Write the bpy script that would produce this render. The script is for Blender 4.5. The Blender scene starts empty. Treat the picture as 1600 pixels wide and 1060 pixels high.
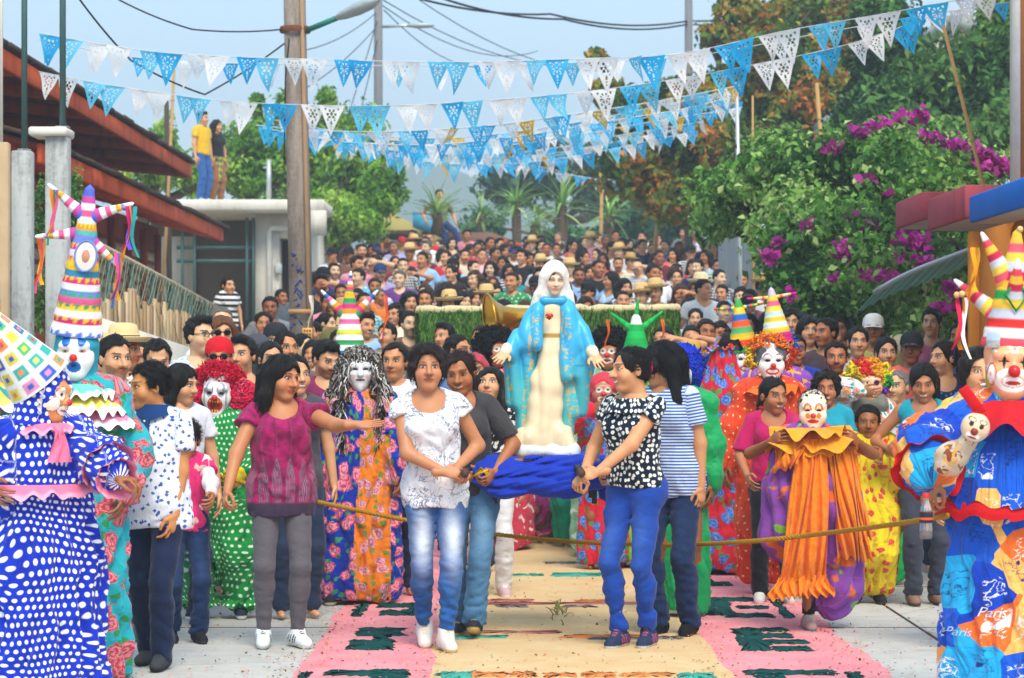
import bpy,bmesh,math,random
import numpy as np
from mathutils import Vector,Matrix,Euler
from mathutils.bvhtree import BVHTree
# ------------------------------------------------------------------ camera, sky, sun, exposure
SC = bpy.context.scene
COL = SC.collection
CAM_H = 1.48
FPX = 3778.0                 # 85 mm lens on a 36 mm sensor, in pixels of a 1600 px wide picture
HORIZON = 570.0
cam_d = bpy.data.cameras.new('camera')
cam_d.lens = 85.0
cam_d.sensor_width = 36.0
cam_d.shift_y = 0.025
cam_d.clip_start = 0.1
cam_d.clip_end = 6000.0
cam_d.dof.use_dof = True
cam_d.dof.focus_distance = 12.9
cam_d.dof.aperture_fstop = 5.6
cam = bpy.data.objects.new('camera',cam_d)
cam.location = (0,0,CAM_H)
cam.rotation_euler = (math.radians(90),0,0)
COL.objects.link(cam)
SC.camera = cam
SUN_EL,SUN_AZ = math.radians(52),math.radians(166)   # azimuth clockwise from +Y (the street), so the sun is right of and behind the camera
world = bpy.data.worlds.new('World')
SC.world = world
world.use_nodes = True
wn = world.node_tree
wn.nodes.clear()
w_out = wn.nodes.new('ShaderNodeOutputWorld')
w_bg = wn.nodes.new('ShaderNodeBackground')
w_sky = wn.nodes.new('ShaderNodeTexSky')
w_sky.sky_type = 'NISHITA'
w_sky.sun_disc = False
w_sky.sun_elevation = SUN_EL
w_sky.sun_rotation = SUN_AZ
w_sky.air_density = 1.0
w_sky.dust_density = 1.0
w_sky.ozone_density = 2.0
# a thin even cloud veil over the whole dome, thicker and thinner in soft patches
w_tc = wn.nodes.new('ShaderNodeTexCoord')
w_map = wn.nodes.new('ShaderNodeMapping')
w_map.inputs['Scale'].default_value = (1.0,1.0,3.0)
w_ns = wn.nodes.new('ShaderNodeTexNoise')
w_ns.inputs['Scale'].default_value = 3.2
w_ns.inputs['Detail'].default_value = 4.0
w_ns.inputs['Roughness'].default_value = 0.5
w_mr = wn.nodes.new('ShaderNodeMapRange')
w_mr.inputs['From Min'].default_value = 0.3
w_mr.inputs['From Max'].default_value = 0.7
w_mr.inputs['To Min'].default_value = 0.42
w_mr.inputs['To Max'].default_value = 0.80
w_mix = wn.nodes.new('ShaderNodeMix')
w_mix.data_type = 'RGBA'
w_mix.inputs[7].default_value = (3.7,5.3,6.5,1)
wn.links.new(w_tc.outputs['Generated'],w_map.inputs['Vector'])
wn.links.new(w_map.outputs['Vector'],w_ns.inputs['Vector'])
wn.links.new(w_ns.outputs['Fac'],w_mr.inputs['Value'])
wn.links.new(w_mr.outputs['Result'],w_mix.inputs[0])
wn.links.new(w_sky.outputs['Color'],w_mix.inputs[6])
wn.links.new(w_mix.outputs[2],w_bg.inputs['Color'])
w_bg.inputs['Strength'].default_value = 0.145
wn.links.new(w_bg.outputs['Background'],w_out.inputs['Surface'])
sun_d = bpy.data.lights.new('sun','SUN')
sun_d.energy = 2.5
sun_d.angle = math.radians(28)
sun_d.color = (1.0,0.90,0.74)
sun = bpy.data.objects.new('sun',sun_d)
_sd = Vector((math.sin(SUN_AZ) * math.cos(SUN_EL),math.cos(SUN_AZ) * math.cos(SUN_EL),math.sin(SUN_EL)))
sun.rotation_euler = _sd.to_track_quat('Z','Y').to_euler()
sun.location = (0,0,30)
COL.objects.link(sun)
SC.view_settings.view_transform = 'Standard'
SC.view_settings.look = 'None'
SC.view_settings.gamma = 1.0
SC.view_settings.use_curve_mapping = False
SC.view_settings.exposure = 0.84
SC.cycles.use_denoising = True
SC.cycles.max_bounces = 5
SC.cycles.diffuse_bounces = 3
SC.cycles.glossy_bounces = 2
SC.cycles.transmission_bounces = 2
SC.cycles.transparent_max_bounces = 6
SC.cycles.caustics_reflective = False
SC.cycles.caustics_refractive = False
SC.cycles.use_adaptive_sampling = True
RND = random.Random(7)
NPR = np.random.RandomState(11)
# ------------------------------------------------------------------ small helpers
def lin(h):
	"""sRGB hex to linear rgb"""
	if not isinstance(h,str):
		return tuple(h[:3])
	h = h.lstrip('#')
	o = []
	for i in (0,2,4):
		c = int(h[i:i + 2],16) / 255.0
		o.append(c / 12.92 if c <= 0.04045 else ((c + 0.055) / 1.055) ** 2.4)
	return tuple(o)
def ground_z(y):
	"""street level: flat where the procession walks, then climbing away from the camera"""
	y = float(y)
	if y < 17.5:
		return 0.0
	t = y - 17.5
	if t < 5:
		return 0.085 * t * t / 10.0
	z = 0.085 * (t - 2.5)
	if t > 40:
		z = 0.085 * 37.5 + 0.03 * (t - 40)
	return z
def W(px,py,d):
	"""the place seen at picture point (px, py) at distance d along the street"""
	return Vector(((px - 800.0) / FPX * d,d,CAM_H + (HORIZON - py) / FPX * d))
def WX(px,d):
	return (px - 800.0) / FPX * d
def WZ(py,d):
	return CAM_H + (HORIZON - py) / FPX * d
def link(o,parent=None):
	COL.objects.link(o)
	if parent is not None:
		o.parent = parent
	return o
def empty(name,loc=(0,0,0),rz=0.0,parent=None):
	o = bpy.data.objects.new(name,None)
	o.location = loc
	o.rotation_euler = (0,0,rz)
	o.empty_display_size = 0.1
	return link(o,parent)
LABELS = {}
def tag(o,label=None,cat=None,group=None,kind=None):
	if label:
		o['label'] = label
	if cat:
		o['category'] = cat
	if group:
		o['group'] = group
	if kind:
		o['kind'] = kind
	return o
def np_mesh(name,v,faces,mats=None,smooth=True,col=None,pat=None,mi=None):
	"""mesh from arrays; faces: (n,3) or (n,4) array or list of such arrays"""
	if not isinstance(faces,(list,tuple)):
		faces = [faces]
	faces = [np.asarray(f,dtype=np.int32) for f in faces if len(f)]
	me = bpy.data.meshes.new(name)
	v = np.asarray(v,dtype=np.float32)
	nl = sum(f.size for f in faces)
	nf = sum(len(f) for f in faces)
	me.vertices.add(len(v))
	me.vertices.foreach_set('co',v.ravel())
	me.loops.add(nl)
	me.polygons.add(nf)
	me.loops.foreach_set('vertex_index',np.concatenate([f.ravel() for f in faces]) if faces else np.zeros(0,np.int32))
	tot = np.concatenate([np.full(len(f),f.shape[1],np.int32) for f in faces])
	st = np.concatenate([[0],np.cumsum(tot)[:-1]]).astype(np.int32)
	me.polygons.foreach_set('loop_start',st)
	me.polygons.foreach_set('loop_total',tot)
	if smooth:
		me.polygons.foreach_set('use_smooth',np.ones(nf,dtype=bool))
	if mi is not None:
		me.polygons.foreach_set('material_index',np.asarray(mi,dtype=np.int32))
	me.update(calc_edges=True)
	if col is not None:
		a = me.color_attributes.new('col','FLOAT_COLOR','POINT')
		c = np.ones((len(v),4),np.float32)
		c[:,:3] = col[:,:3]
		a.data.foreach_set('color',c.ravel())
		if col.shape[1] == 4:
			b = me.attributes.new('tone','FLOAT','POINT')
			b.data.foreach_set('value',np.ascontiguousarray(col[:,3]))
	if pat is not None:
		a = me.attributes.new('pat','FLOAT_VECTOR','POINT')
		a.data.foreach_set('vector',np.asarray(pat,np.float32).ravel())
	for m in (mats or []):
		me.materials.append(m)
	return me
def mobj(name,me,parent=None,color=None):
	o = bpy.data.objects.new(name,me)
	if color is not None:
		c = lin(color)
		o.color = (c[0],c[1],c[2],1)
	return link(o,parent)
class MB:
	"""collects boxes, tubes, lathes and sheets into one mesh"""
	def __init__(s):
		s.v,s.q,s.t,s.c = [],[],[],[]
		s.n = 0
		s.cur = (1,1,1)
	def add(s,v,q=(),t=()):
		v = np.asarray(v,dtype=np.float32).reshape(-1,3)
		if len(q):
			s.q.append(np.asarray(q,dtype=np.int32) + s.n)
		if len(t):
			s.t.append(np.asarray(t,dtype=np.int32) + s.n)
		s.v.append(v)
		s.c.append(np.tile(np.array(s.cur,np.float32),(len(v),1)))
		s.n += len(v)
	def box(s,lo,hi,m=None):
		x0,y0,z0 = lo
		x1,y1,z1 = hi
		v = [(x0,y0,z0),(x1,y0,z0),(x1,y1,z0),(x0,y1,z0),(x0,y0,z1),(x1,y0,z1),(x1,y1,z1),(x0,y1,z1)]
		if m is not None:
			v = [tuple(m @ Vector(p)) for p in v]
		s.add(v,[(0,3,2,1),(4,5,6,7),(0,1,5,4),(1,2,6,5),(2,3,7,6),(3,0,4,7)])
	def bbox(s,lo,hi,b=0.01,m=None):
		"""box with chamfered edges"""
		lo = np.array(lo,float)
		hi = np.array(hi,float)
		c,hf = (lo + hi) / 2,(hi - lo) / 2
		b = min(b,hf.min() * 0.45)
		v,idx = [],{}
		for sx in (-1,1):
			for sy in (-1,1):
				for sz in (-1,1):
					for ax in range(3):
						p = np.array([sx,sy,sz]) * (hf - b)
						p[ax] = [sx,sy,sz][ax] * hf[ax]
						idx[(sx,sy,sz,ax)] = len(v)
						p = p + c
						v.append(tuple(m @ Vector(p)) if m is not None else tuple(p))
		q,t = [],[]
		for ax in range(3):
			o1,o2 = [(1,2),(2,0),(0,1)][ax]
			for sg in (-1,1):
				r = []
				for (a,b2) in ((-1,-1),(1,-1),(1,1),(-1,1)):
					k = [0,0,0]
					k[ax],k[o1],k[o2] = sg,a,b2
					r.append(idx[(k[0],k[1],k[2],ax)])
				q.append(r if sg > 0 else r[::-1])
			for s1 in (-1,1):
				for s2 in (-1,1):
					r = []
					for (e,axx) in ((-1,o1),(1,o1),(1,o2),(-1,o2)):
						k = [0,0,0]
						k[ax],k[o1],k[o2] = e,s1,s2
						r.append(idx[(k[0],k[1],k[2],axx)])
					q.append(r if s1 * s2 < 0 else r[::-1])
		for sx in (-1,1):
			for sy in (-1,1):
				for sz in (-1,1):
					r = [idx[(sx,sy,sz,a)] for a in range(3)]
					t.append(r if sx * sy * sz > 0 else r[::-1])
		s.add(v,q,t)
	def tube(s,pts,r,n=8,cap=True):
		pts = [Vector(p) for p in pts]
		m = len(pts)
		rs = r if isinstance(r,(list,tuple,np.ndarray)) else [r] * m
		v,q,t = [],[],[]
		up = None
		for i,p in enumerate(pts):
			d = (pts[min(i + 1,m - 1)] - pts[max(i - 1,0)])
			d = d.normalized() if d.length > 1e-9 else Vector((0,0,1))
			if up is None:
				up = Vector((1,0,0)) if abs(d.x) < 0.8 else Vector((0,1,0))
			a = d.cross(up)
			a = a.normalized() if a.length > 1e-6 else d.orthogonal().normalized()
			b = d.cross(a)
			up = -b if False else up
			for k in range(n):
				th = 2 * math.pi * k / n
				v.append(p + (a * math.cos(th) + b * math.sin(th)) * rs[i])
		for i in range(m - 1):
			for k in range(n):
				k2 = (k + 1) % n
				q.append((i * n + k,i * n + k2,(i + 1) * n + k2,(i + 1) * n + k))
		if cap:
			v.append(pts[0]); v.append(pts[-1])
			a0,a1 = m * n,m * n + 1
			for k in range(n):
				k2 = (k + 1) % n
				t.append((a0,k2,k))
				t.append((a1,(m - 1) * n + k,(m - 1) * n + k2))
		s.add([tuple(p) for p in v],q,t)
	def lathe(s,prof,n=16,m=None,sx=1.0,sy=1.0):
		"""prof: list of (r, z)"""
		v,q = [],[]
		for (r,z) in prof:
			for k in range(n):
				th = 2 * math.pi * k / n
				p = Vector((r * sx * math.cos(th),r * sy * math.sin(th),z))
				v.append(tuple(m @ p) if m is not None else tuple(p))
		for i in range(len(prof) - 1):
			for k in range(n):
				k2 = (k + 1) % n
				q.append((i * n + k,i * n + k2,(i + 1) * n + k2,(i + 1) * n + k))
		s.add(v,q)
	def quad(s,a,b,c,d):
		s.add([tuple(a),tuple(b),tuple(c),tuple(d)],[(0,1,2,3)])
	def grid(s,fn,nu,nv,closed_u=False):
		"""fn(u, v) -> point, u, v in 0..1"""
		v,q = [],[]
		for j in range(nv + 1):
			for i in range(nu if closed_u else nu + 1):
				v.append(tuple(fn(i / nu,j / nv)))
		w = nu if closed_u else nu + 1
		for j in range(nv):
			for i in range(nu):
				i2 = (i + 1) % w
				q.append((j * w + i,j * w + i2,(j + 1) * w + i2,(j + 1) * w + i))
		s.add(v,q)
	def poly_extrude(s,pts2,z0,z1,m=None):
		"""prism over a convex-ish polygon outline in x, y"""
		n = len(pts2)
		v = [(p[0],p[1],z0) for p in pts2] + [(p[0],p[1],z1) for p in pts2]
		cx = sum(p[0] for p in pts2) / n
		cy = sum(p[1] for p in pts2) / n
		v += [(cx,cy,z0),(cx,cy,z1)]
		if m is not None:
			v = [tuple(m @ Vector(p)) for p in v]
		q = [(i,(i + 1) % n,n + (i + 1) % n,n + i) for i in range(n)]
		t = [(2 * n,(i + 1) % n,i) for i in range(n)] + [(2 * n + 1,n + i,n + (i + 1) % n) for i in range(n)]
		s.add(v,q,t)
	def mesh(s,name,mats,smooth=True,usecol=False,pat=None):
		v = np.concatenate(s.v)
		f = []
		if s.q:
			f.append(np.concatenate(s.q))
		if s.t:
			f.append(np.concatenate(s.t))
		if not isinstance(mats,(list,tuple)):
			mats = [mats]
		return np_mesh(name,v,f,mats,smooth,np.concatenate(s.c) if usecol else None,pat=pat)
	def build(s,name,mats,parent=None,smooth=False,color=None,usecol=False,pat=None):
		return mobj(name,s.mesh(name,mats,smooth,usecol,pat),parent,color)
# ------------------------------------------------------------------ implicit surfaces -> meshes (surface nets)
class Field:
	def __init__(s,lo,hi,h):
		s.h = h
		s.lo = np.array(lo,np.float64)
		n = np.ceil((np.array(hi) - s.lo) / h).astype(int) + 1
		s.n = n
		s.F = np.full(n,0.25,np.float32)
		s.ax = [(s.lo[i] + h * np.arange(n[i])).astype(np.float32) for i in range(3)]
	def _sub(s,lo,hi):
		i0 = np.maximum(((np.array(lo) - s.lo) / s.h).astype(int),0)
		i1 = np.minimum(((np.array(hi) - s.lo) / s.h).astype(int) + 2,s.n)
		if np.any(i1 <= i0):
			return None
		sl = tuple(slice(a,b) for a,b in zip(i0,i1))
		X = s.ax[0][sl[0]][:,None,None]
		Y = s.ax[1][sl[1]][None,:,None]
		Z = s.ax[2][sl[2]][None,None,:]
		return sl,X,Y,Z
	def _put(s,sl,d,k,op):
		F = s.F[sl]
		if op == 'u':
			if k > 0:
				hh = np.maximum(k - np.abs(F - d),0) / k
				s.F[sl] = np.minimum(F,d) - hh * hh * k * 0.25
			else:
				s.F[sl] = np.minimum(F,d)
		else:
			d = -d
			if k > 0:
				hh = np.maximum(k - np.abs(F - d),0) / k
				s.F[sl] = np.maximum(F,d) + hh * hh * k * 0.25
			else:
				s.F[sl] = np.maximum(F,d)
	def cap(s,a,b,ra,rb=None,k=0.02,op='u',sy=1.0):
		"""rounded cone from a to b"""
		rb = ra if rb is None else rb
		a = np.array(a,float)
		b = np.array(b,float)
		pad = max(ra,rb) / min(sy,1.0) * max(sy,1) + k + 3 * s.h
		g = s._sub(np.minimum(a,b) - pad,np.maximum(a,b) + pad)
		if g is None:
			return
		sl,X,Y,Z = g
		ab = b - a
		L2 = max(float((ab * ab).sum()),1e-9)
		px,py,pz = X - np.float32(a[0]),Y - np.float32(a[1]),Z - np.float32(a[2])
		t = np.clip((px * np.float32(ab[0]) + py * np.float32(ab[1]) + pz * np.float32(ab[2])) / np.float32(L2),0,1)
		dx,dy,dz = px - t * np.float32(ab[0]),(py - t * np.float32(ab[1])) / np.float32(sy),pz - t * np.float32(ab[2])
		d = np.sqrt(dx * dx + dy * dy + dz * dz) - (ra + (rb - ra) * t)
		s._put(sl,d.astype(np.float32),k,op)
	def ell(s,c,r,k=0.02,op='u',R=None):
		c = np.array(c,float)
		r = np.array(r,float) if hasattr(r,'__len__') else np.full(3,float(r))
		m = (r.max() if R is not None else 0)
		ext = np.full(3,m) if R is not None else r
		pad = ext + k + 3 * s.h
		g = s._sub(c - pad,c + pad)
		if g is None:
			return
		sl,X,Y,Z = g
		px,py,pz = X - np.float32(c[0]),Y - np.float32(c[1]),Z - np.float32(c[2])
		if R is not None:
			R = np.array(R,np.float32)
			qx = px * R[0,0] + py * R[1,0] + pz * R[2,0]
			qy = px * R[0,1] + py * R[1,1] + pz * R[2,1]
			qz = px * R[0,2] + py * R[1,2] + pz * R[2,2]
		else:
			qx,qy,qz = px,py,pz
		r = r.astype(np.float32)
		k0 = np.sqrt((qx / r[0]) ** 2 + (qy / r[1]) ** 2 + (qz / r[2]) ** 2)
		k1 = np.sqrt((qx / r[0] ** 2) ** 2 + (qy / r[1] ** 2) ** 2 + (qz / r[2] ** 2) ** 2)
		d = np.where(k1 > 1e-6,k0 * (k0 - 1) / np.maximum(k1,1e-6),-r.min())
		s._put(sl,d.astype(np.float32),k,op)
	def pts(s,mask):
		i = np.nonzero(mask)
		return i,np.stack([s.ax[0][i[0]],s.ax[1][i[1]],s.ax[2][i[2]]],1)
	def disp(s,fn,band=0.06):
		i,P = s.pts(np.abs(s.F) < band)
		if len(P):
			s.F[i] += fn(P).astype(np.float32)
	def cut(s,fn,band=0.08):
		"""keep only where fn(P) < 0"""
		i,P = s.pts(s.F < band)
		if len(P):
			s.F[i] = np.maximum(s.F[i],fn(P).astype(np.float32))
	def mesh(s):
		F = s.F
		F[0],F[-1] = 0.1,0.1
		F[:,0],F[:,-1] = 0.1,0.1
		F[:,:,0],F[:,:,-1] = 0.1,0.1
		I = F < 0
		cnt = np.zeros(np.array(F.shape) - 1,np.int8)
		for a in (0,1):
			for b in (0,1):
				for c in (0,1):
					cnt += I[a:F.shape[0] - 1 + a,b:F.shape[1] - 1 + b,c:F.shape[2] - 1 + c]
		mixed = (cnt > 0) & (cnt < 8)
		ci = np.nonzero(mixed)
		N = len(ci[0])
		if N == 0:
			return np.zeros((0,3),np.float32),np.zeros((0,4),np.int32)
		C = {}
		for a in (0,1):
			for b in (0,1):
				for c in (0,1):
					C[(a,b,c)] = F[ci[0] + a,ci[1] + b,ci[2] + c]
		acc = np.zeros((N,3),np.float32)
		num = np.zeros(N,np.float32)
		for ax in range(3):
			for u in (0,1):
				for w in (0,1):
					p0 = [0,0,0]
					o = [x for x in range(3) if x != ax]
					p0[o[0]],p0[o[1]] = u,w
					p1 = list(p0)
					p1[ax] = 1
					va,vb = C[tuple(p0)],C[tuple(p1)]
					m = (va < 0) != (vb < 0)
					t = np.where(m,va / np.where(m,va - vb,1),0)
					acc[:,ax] += np.where(m,t,0)
					acc[:,o[0]] += np.where(m,u,0)
					acc[:,o[1]] += np.where(m,w,0)
					num += m
		v = (np.stack(ci,1) + acc / num[:,None]) * s.h + s.lo
		idx = np.full(mixed.shape,-1,np.int32)
		idx[ci] = np.arange(N,dtype=np.int32)
		quads = []
		for ax in range(3):
			o1,o2 = [(1,2),(2,0),(0,1)][ax]
			sa = [slice(None)] * 3
			sb = [slice(None)] * 3
			sa[ax],sb[ax] = slice(0,-1),slice(1,None)
			A,B = I[tuple(sa)],I[tuple(sb)]
			ed = np.nonzero(A != B)
			if len(ed[0]) == 0:
				continue
			flip = A[ed]
			base = np.stack(ed,1)
			q = []
			for (d1,d2) in ((-1,-1),(0,-1),(0,0),(-1,0)):
				e = base.copy()
				e[:,o1] += d1
				e[:,o2] += d2
				q.append(idx[e[:,0],e[:,1],e[:,2]])
			q = np.stack(q,1)
			q[~flip] = q[~flip][:,::-1]
			quads.append(q)
		return v.astype(np.float32),np.concatenate(quads)
class Wob:
	"""smooth pseudo-random wobble made of a few sines"""
	def __init__(s,seed,freq,n=7,an=(1,1,1)):
		r = np.random.RandomState(seed)
		k = r.normal(size=(n,3))
		k /= np.linalg.norm(k,axis=1)[:,None]
		s.k = (k * np.array(an) * freq * 6.283 * r.uniform(0.6,1.5,(n,1))).astype(np.float32)
		s.p = r.uniform(0,6.28,n).astype(np.float32)
		s.n = n
	def __call__(s,P):
		return np.sin(P @ s.k.T + s.p).sum(1) / math.sqrt(s.n)
# ------------------------------------------------------------------ materials
class Gr:
	def __init__(s,name):
		s.mat = bpy.data.materials.new(name)
		s.mat.use_nodes = True
		s.nt = s.mat.node_tree
		s.b = s.nt.nodes['Principled BSDF']
		s.out = s.nt.nodes['Material Output']
	def set(s,sock,v):
		if hasattr(v,'is_output'):
			s.nt.links.new(v,sock)
		elif isinstance(v,(tuple,list)):
			if sock.type == 'RGBA' and len(v) == 3:
				v = (*v,1)
			sock.default_value = v
		else:
			sock.default_value = v
	def node(s,t,props=None,**ins):
		n = s.nt.nodes.new(t)
		for k,v in (props or {}).items():
			setattr(n,k,v)
		for k,v in ins.items():
			s.set(n.inputs[k.replace('_',' ')],v)
		return n
	def math(s,op,a,b=0.0,c=None,clamp=False):
		n = s.nt.nodes.new('ShaderNodeMath')
		n.operation = op
		n.use_clamp = clamp
		s.set(n.inputs[0],a)
		s.set(n.inputs[1],b)
		if c is not None:
			s.set(n.inputs[2],c)
		return n.outputs[0]
	def vmath(s,op,a,b=(0,0,0)):
		n = s.nt.nodes.new('ShaderNodeVectorMath')
		n.operation = op
		s.set(n.inputs[0],a)
		s.set(n.inputs[1],b)
		return n.outputs[0]
	def mix(s,f,a,b,mode='MIX'):
		n = s.nt.nodes.new('ShaderNodeMix')
		n.data_type = 'RGBA'
		n.blend_type = mode
		s.set(n.inputs[0],f)
		s.set(n.inputs[6],a)
		s.set(n.inputs[7],b)
		return n.outputs[2]
	def ramp(s,f,stops,interp='LINEAR'):
		n = s.nt.nodes.new('ShaderNodeValToRGB')
		n.color_ramp.interpolation = interp
		e = n.color_ramp.elements
		while len(e) < len(stops):
			e.new(0.5)
		for el,(p,c) in zip(e,stops):
			el.position = p
			c = lin(c)
			el.color = (*c,1)
		s.set(n.inputs[0],f)
		return n.outputs[0]
	def noise(s,vec,scale,detail=3.0,rough=0.5,dist=0.0):
		n = s.node('ShaderNodeTexNoise',None,Scale=scale,Detail=detail,Roughness=rough,Distortion=dist)
		if vec is not None:
			s.set(n.inputs['Vector'],vec)
		return n.outputs[0]
	def voro(s,vec,scale,feature='F1',dims='3D',metric='EUCLIDEAN',rand=1.0):
		n = s.node('ShaderNodeTexVoronoi',{'feature': feature,'voronoi_dimensions': dims,'distance': metric} if feature != 'DISTANCE_TO_EDGE' else {'feature': feature,'voronoi_dimensions': dims},Scale=scale,Randomness=rand)
		if vec is not None:
			s.set(n.inputs['Vector'],vec)
		return n
	def attr(s,name,typ='GEOMETRY'):
		return s.node('ShaderNodeAttribute',{'attribute_name': name,'attribute_type': typ})
	def objcol(s):
		return s.node('ShaderNodeObjectInfo').outputs['Color']
	def objrand(s):
		return s.node('ShaderNodeObjectInfo').outputs['Random']
	def objpos(s):
		return s.node('ShaderNodeTexCoord').outputs['Object']
	def step(s,a,b,soft=0.02):
		"""1 where a > b"""
		n = s.nt.nodes.new('ShaderNodeMapRange')
		n.clamp = True
		s.set(n.inputs['Value'],a)
		if hasattr(b,'is_output'):
			s.set(n.inputs['From Min'],s.math('SUBTRACT',b,soft))
			s.set(n.inputs['From Max'],s.math('ADD',b,soft))
		else:
			n.inputs['From Min'].default_value = b - soft
			n.inputs['From Max'].default_value = b + soft
		return n.outputs[0]
	def bump(s,h,strength=0.3,dist=0.01):
		n = s.node('ShaderNodeBump',None,Strength=strength,Distance=dist)
		s.set(n.inputs['Height'],h)
		s.nt.links.new(n.outputs[0],s.b.inputs['Normal'])
	def fin(s,color=None,rough=0.7,spec=0.3,metal=0.0,sheen=0.0):
		if color is not None:
			s.set(s.b.inputs['Base Color'],color)
		s.set(s.b.inputs['Roughness'],rough)
		s.set(s.b.inputs['Specular IOR Level'],spec)
		s.set(s.b.inputs['Metallic'],metal)
		if sheen:
			s.set(s.b.inputs['Sheen Weight'],sheen)
		return s.mat
MATS = {}
def simple(name,color,rough=0.7,spec=0.3,metal=0.0,var=0.15,scale=12.0,bump=0.0,bscale=40.0):
	"""plain surface with uneven tone"""
	if name in MATS:
		return MATS[name]
	g = Gr(name)
	c = lin(color)
	n = g.noise(g.objpos(),scale,5,0.6)
	f = g.math('MULTIPLY_ADD',n,2 * var,1 - var)
	colr = g.mix(1.0,(*c,1),f,'MULTIPLY')
	if bump:
		g.bump(g.noise(g.objpos(),bscale,4,0.6),bump,0.01)
	MATS[name] = g.fin(colr,rough,spec,metal)
	return MATS[name]
def weathered(name,base,stain,lo=0.52,amt=0.75,rough=0.9,streak=0.7,scale=5.0):
	"""plaster or concrete with run-down stains and chipped spots"""
	if name in MATS:
		return MATS[name]
	g = Gr(name)
	p = g.objpos()
	n1 = g.noise(g.vmath('MULTIPLY',p,(1,1,streak * 0.25)),scale,6,0.7)
	n2 = g.noise(p,scale * 6,5,0.7)
	f = g.math('ADD',g.math('MULTIPLY',n1,0.7),g.math('MULTIPLY',n2,0.3))
	c = g.mix(1.0,(*lin(base),1),g.math('MULTIPLY_ADD',n2,0.4,0.8),'MULTIPLY')
	c = g.mix(g.math('MULTIPLY',g.step(f,lo,0.07),amt),c,(*lin(stain),1))
	g.bump(f,0.5,0.01)
	MATS[name] = g.fin(c,rough,0.15)
	return MATS[name]
# ------------------------------------------------------------------ ground, street, sawdust carpet
def struct(o,kind='structure'):
	o['kind'] = kind
	return o
def profile_sheet(name,xs,ys,mat,dz=0.0,zf=None,smooth=True):
	v = []
	for y in ys:
		for x in xs:
			v.append((x,y,(zf(x,y) if zf else ground_z(y)) + dz))
	w = len(xs)
	q = [(j * w + i,j * w + i + 1,(j + 1) * w + i + 1,(j + 1) * w + i) for j in range(len(ys) - 1) for i in range(w - 1)]
	return mobj(name,np_mesh(name,v,np.array(q),[mat],smooth))
def ground_side(x,y):
	"""land beside the street, a little lower than the street near by and rolling far off"""
	z = ground_z(y) - 0.03
	if y > 150:
		z = ground_z(150) - 0.03 - 0.02 * (y - 150) * 0.2
	return z
def mk_concrete():
	g = Gr('street_concrete')
	p = g.objpos()
	n1 = g.noise(p,0.6,5,0.6)
	n2 = g.noise(p,7,6,0.7)
	n3 = g.noise(g.vmath('MULTIPLY',p,(1,12,1)),3,4,0.6)
	f = g.math('ADD',g.math('MULTIPLY',n1,0.45),g.math('ADD',g.math('MULTIPLY',n2,0.35),g.math('MULTIPLY',n3,0.2)))
	c = g.ramp(f,[(0.3,'#9a9893'),(0.5,'#b9b7b1'),(0.7,'#cfccc5')])
	cr = g.voro(g.vmath('ADD',p,(0,0,0)),0.7,'DISTANCE_TO_EDGE').outputs['Distance']
	crack = g.math('SUBTRACT',1.0,g.step(g.math('ADD',cr,g.math('MULTIPLY_ADD',n2,0.03,-0.012)),0.006,0.005))
	c = g.mix(g.math('MULTIPLY',crack,0.45),c,(*lin('#6d6a64'),1))
	spot = g.step(g.noise(p,30,2,0.5),0.72,0.03)
	c = g.mix(g.math('MULTIPLY',spot,0.5),c,(*lin('#77736b'),1))
	g.bump(g.math('ADD',n2,g.math('MULTIPLY',g.noise(p,120,3,0.6),0.5)),0.35,0.01)
	return g.fin(c,0.85,0.2)
def mk_sawdust(name,base,c2,amt=0.25):
	g = Gr(name)
	p = g.objpos()
	n = g.noise(p,3.0,5,0.65)
	n2 = g.noise(p,90,3,0.7)
	c = g.mix(g.step(n,0.55,0.18),(*lin(base),1),(*lin(c2),1))
	c = g.mix(1.0,c,g.math('MULTIPLY_ADD',n2,2 * amt,1 - amt),'MULTIPLY')
	sp = g.step(g.noise(p,45,2,0.5),0.70,0.02)
	c = g.mix(g.math('MULTIPLY',sp,0.3),c,(*lin('#8d5c3a'),1))
	g.bump(n2,0.6,0.012)
	return g.fin(c,0.95,0.1)
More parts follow.
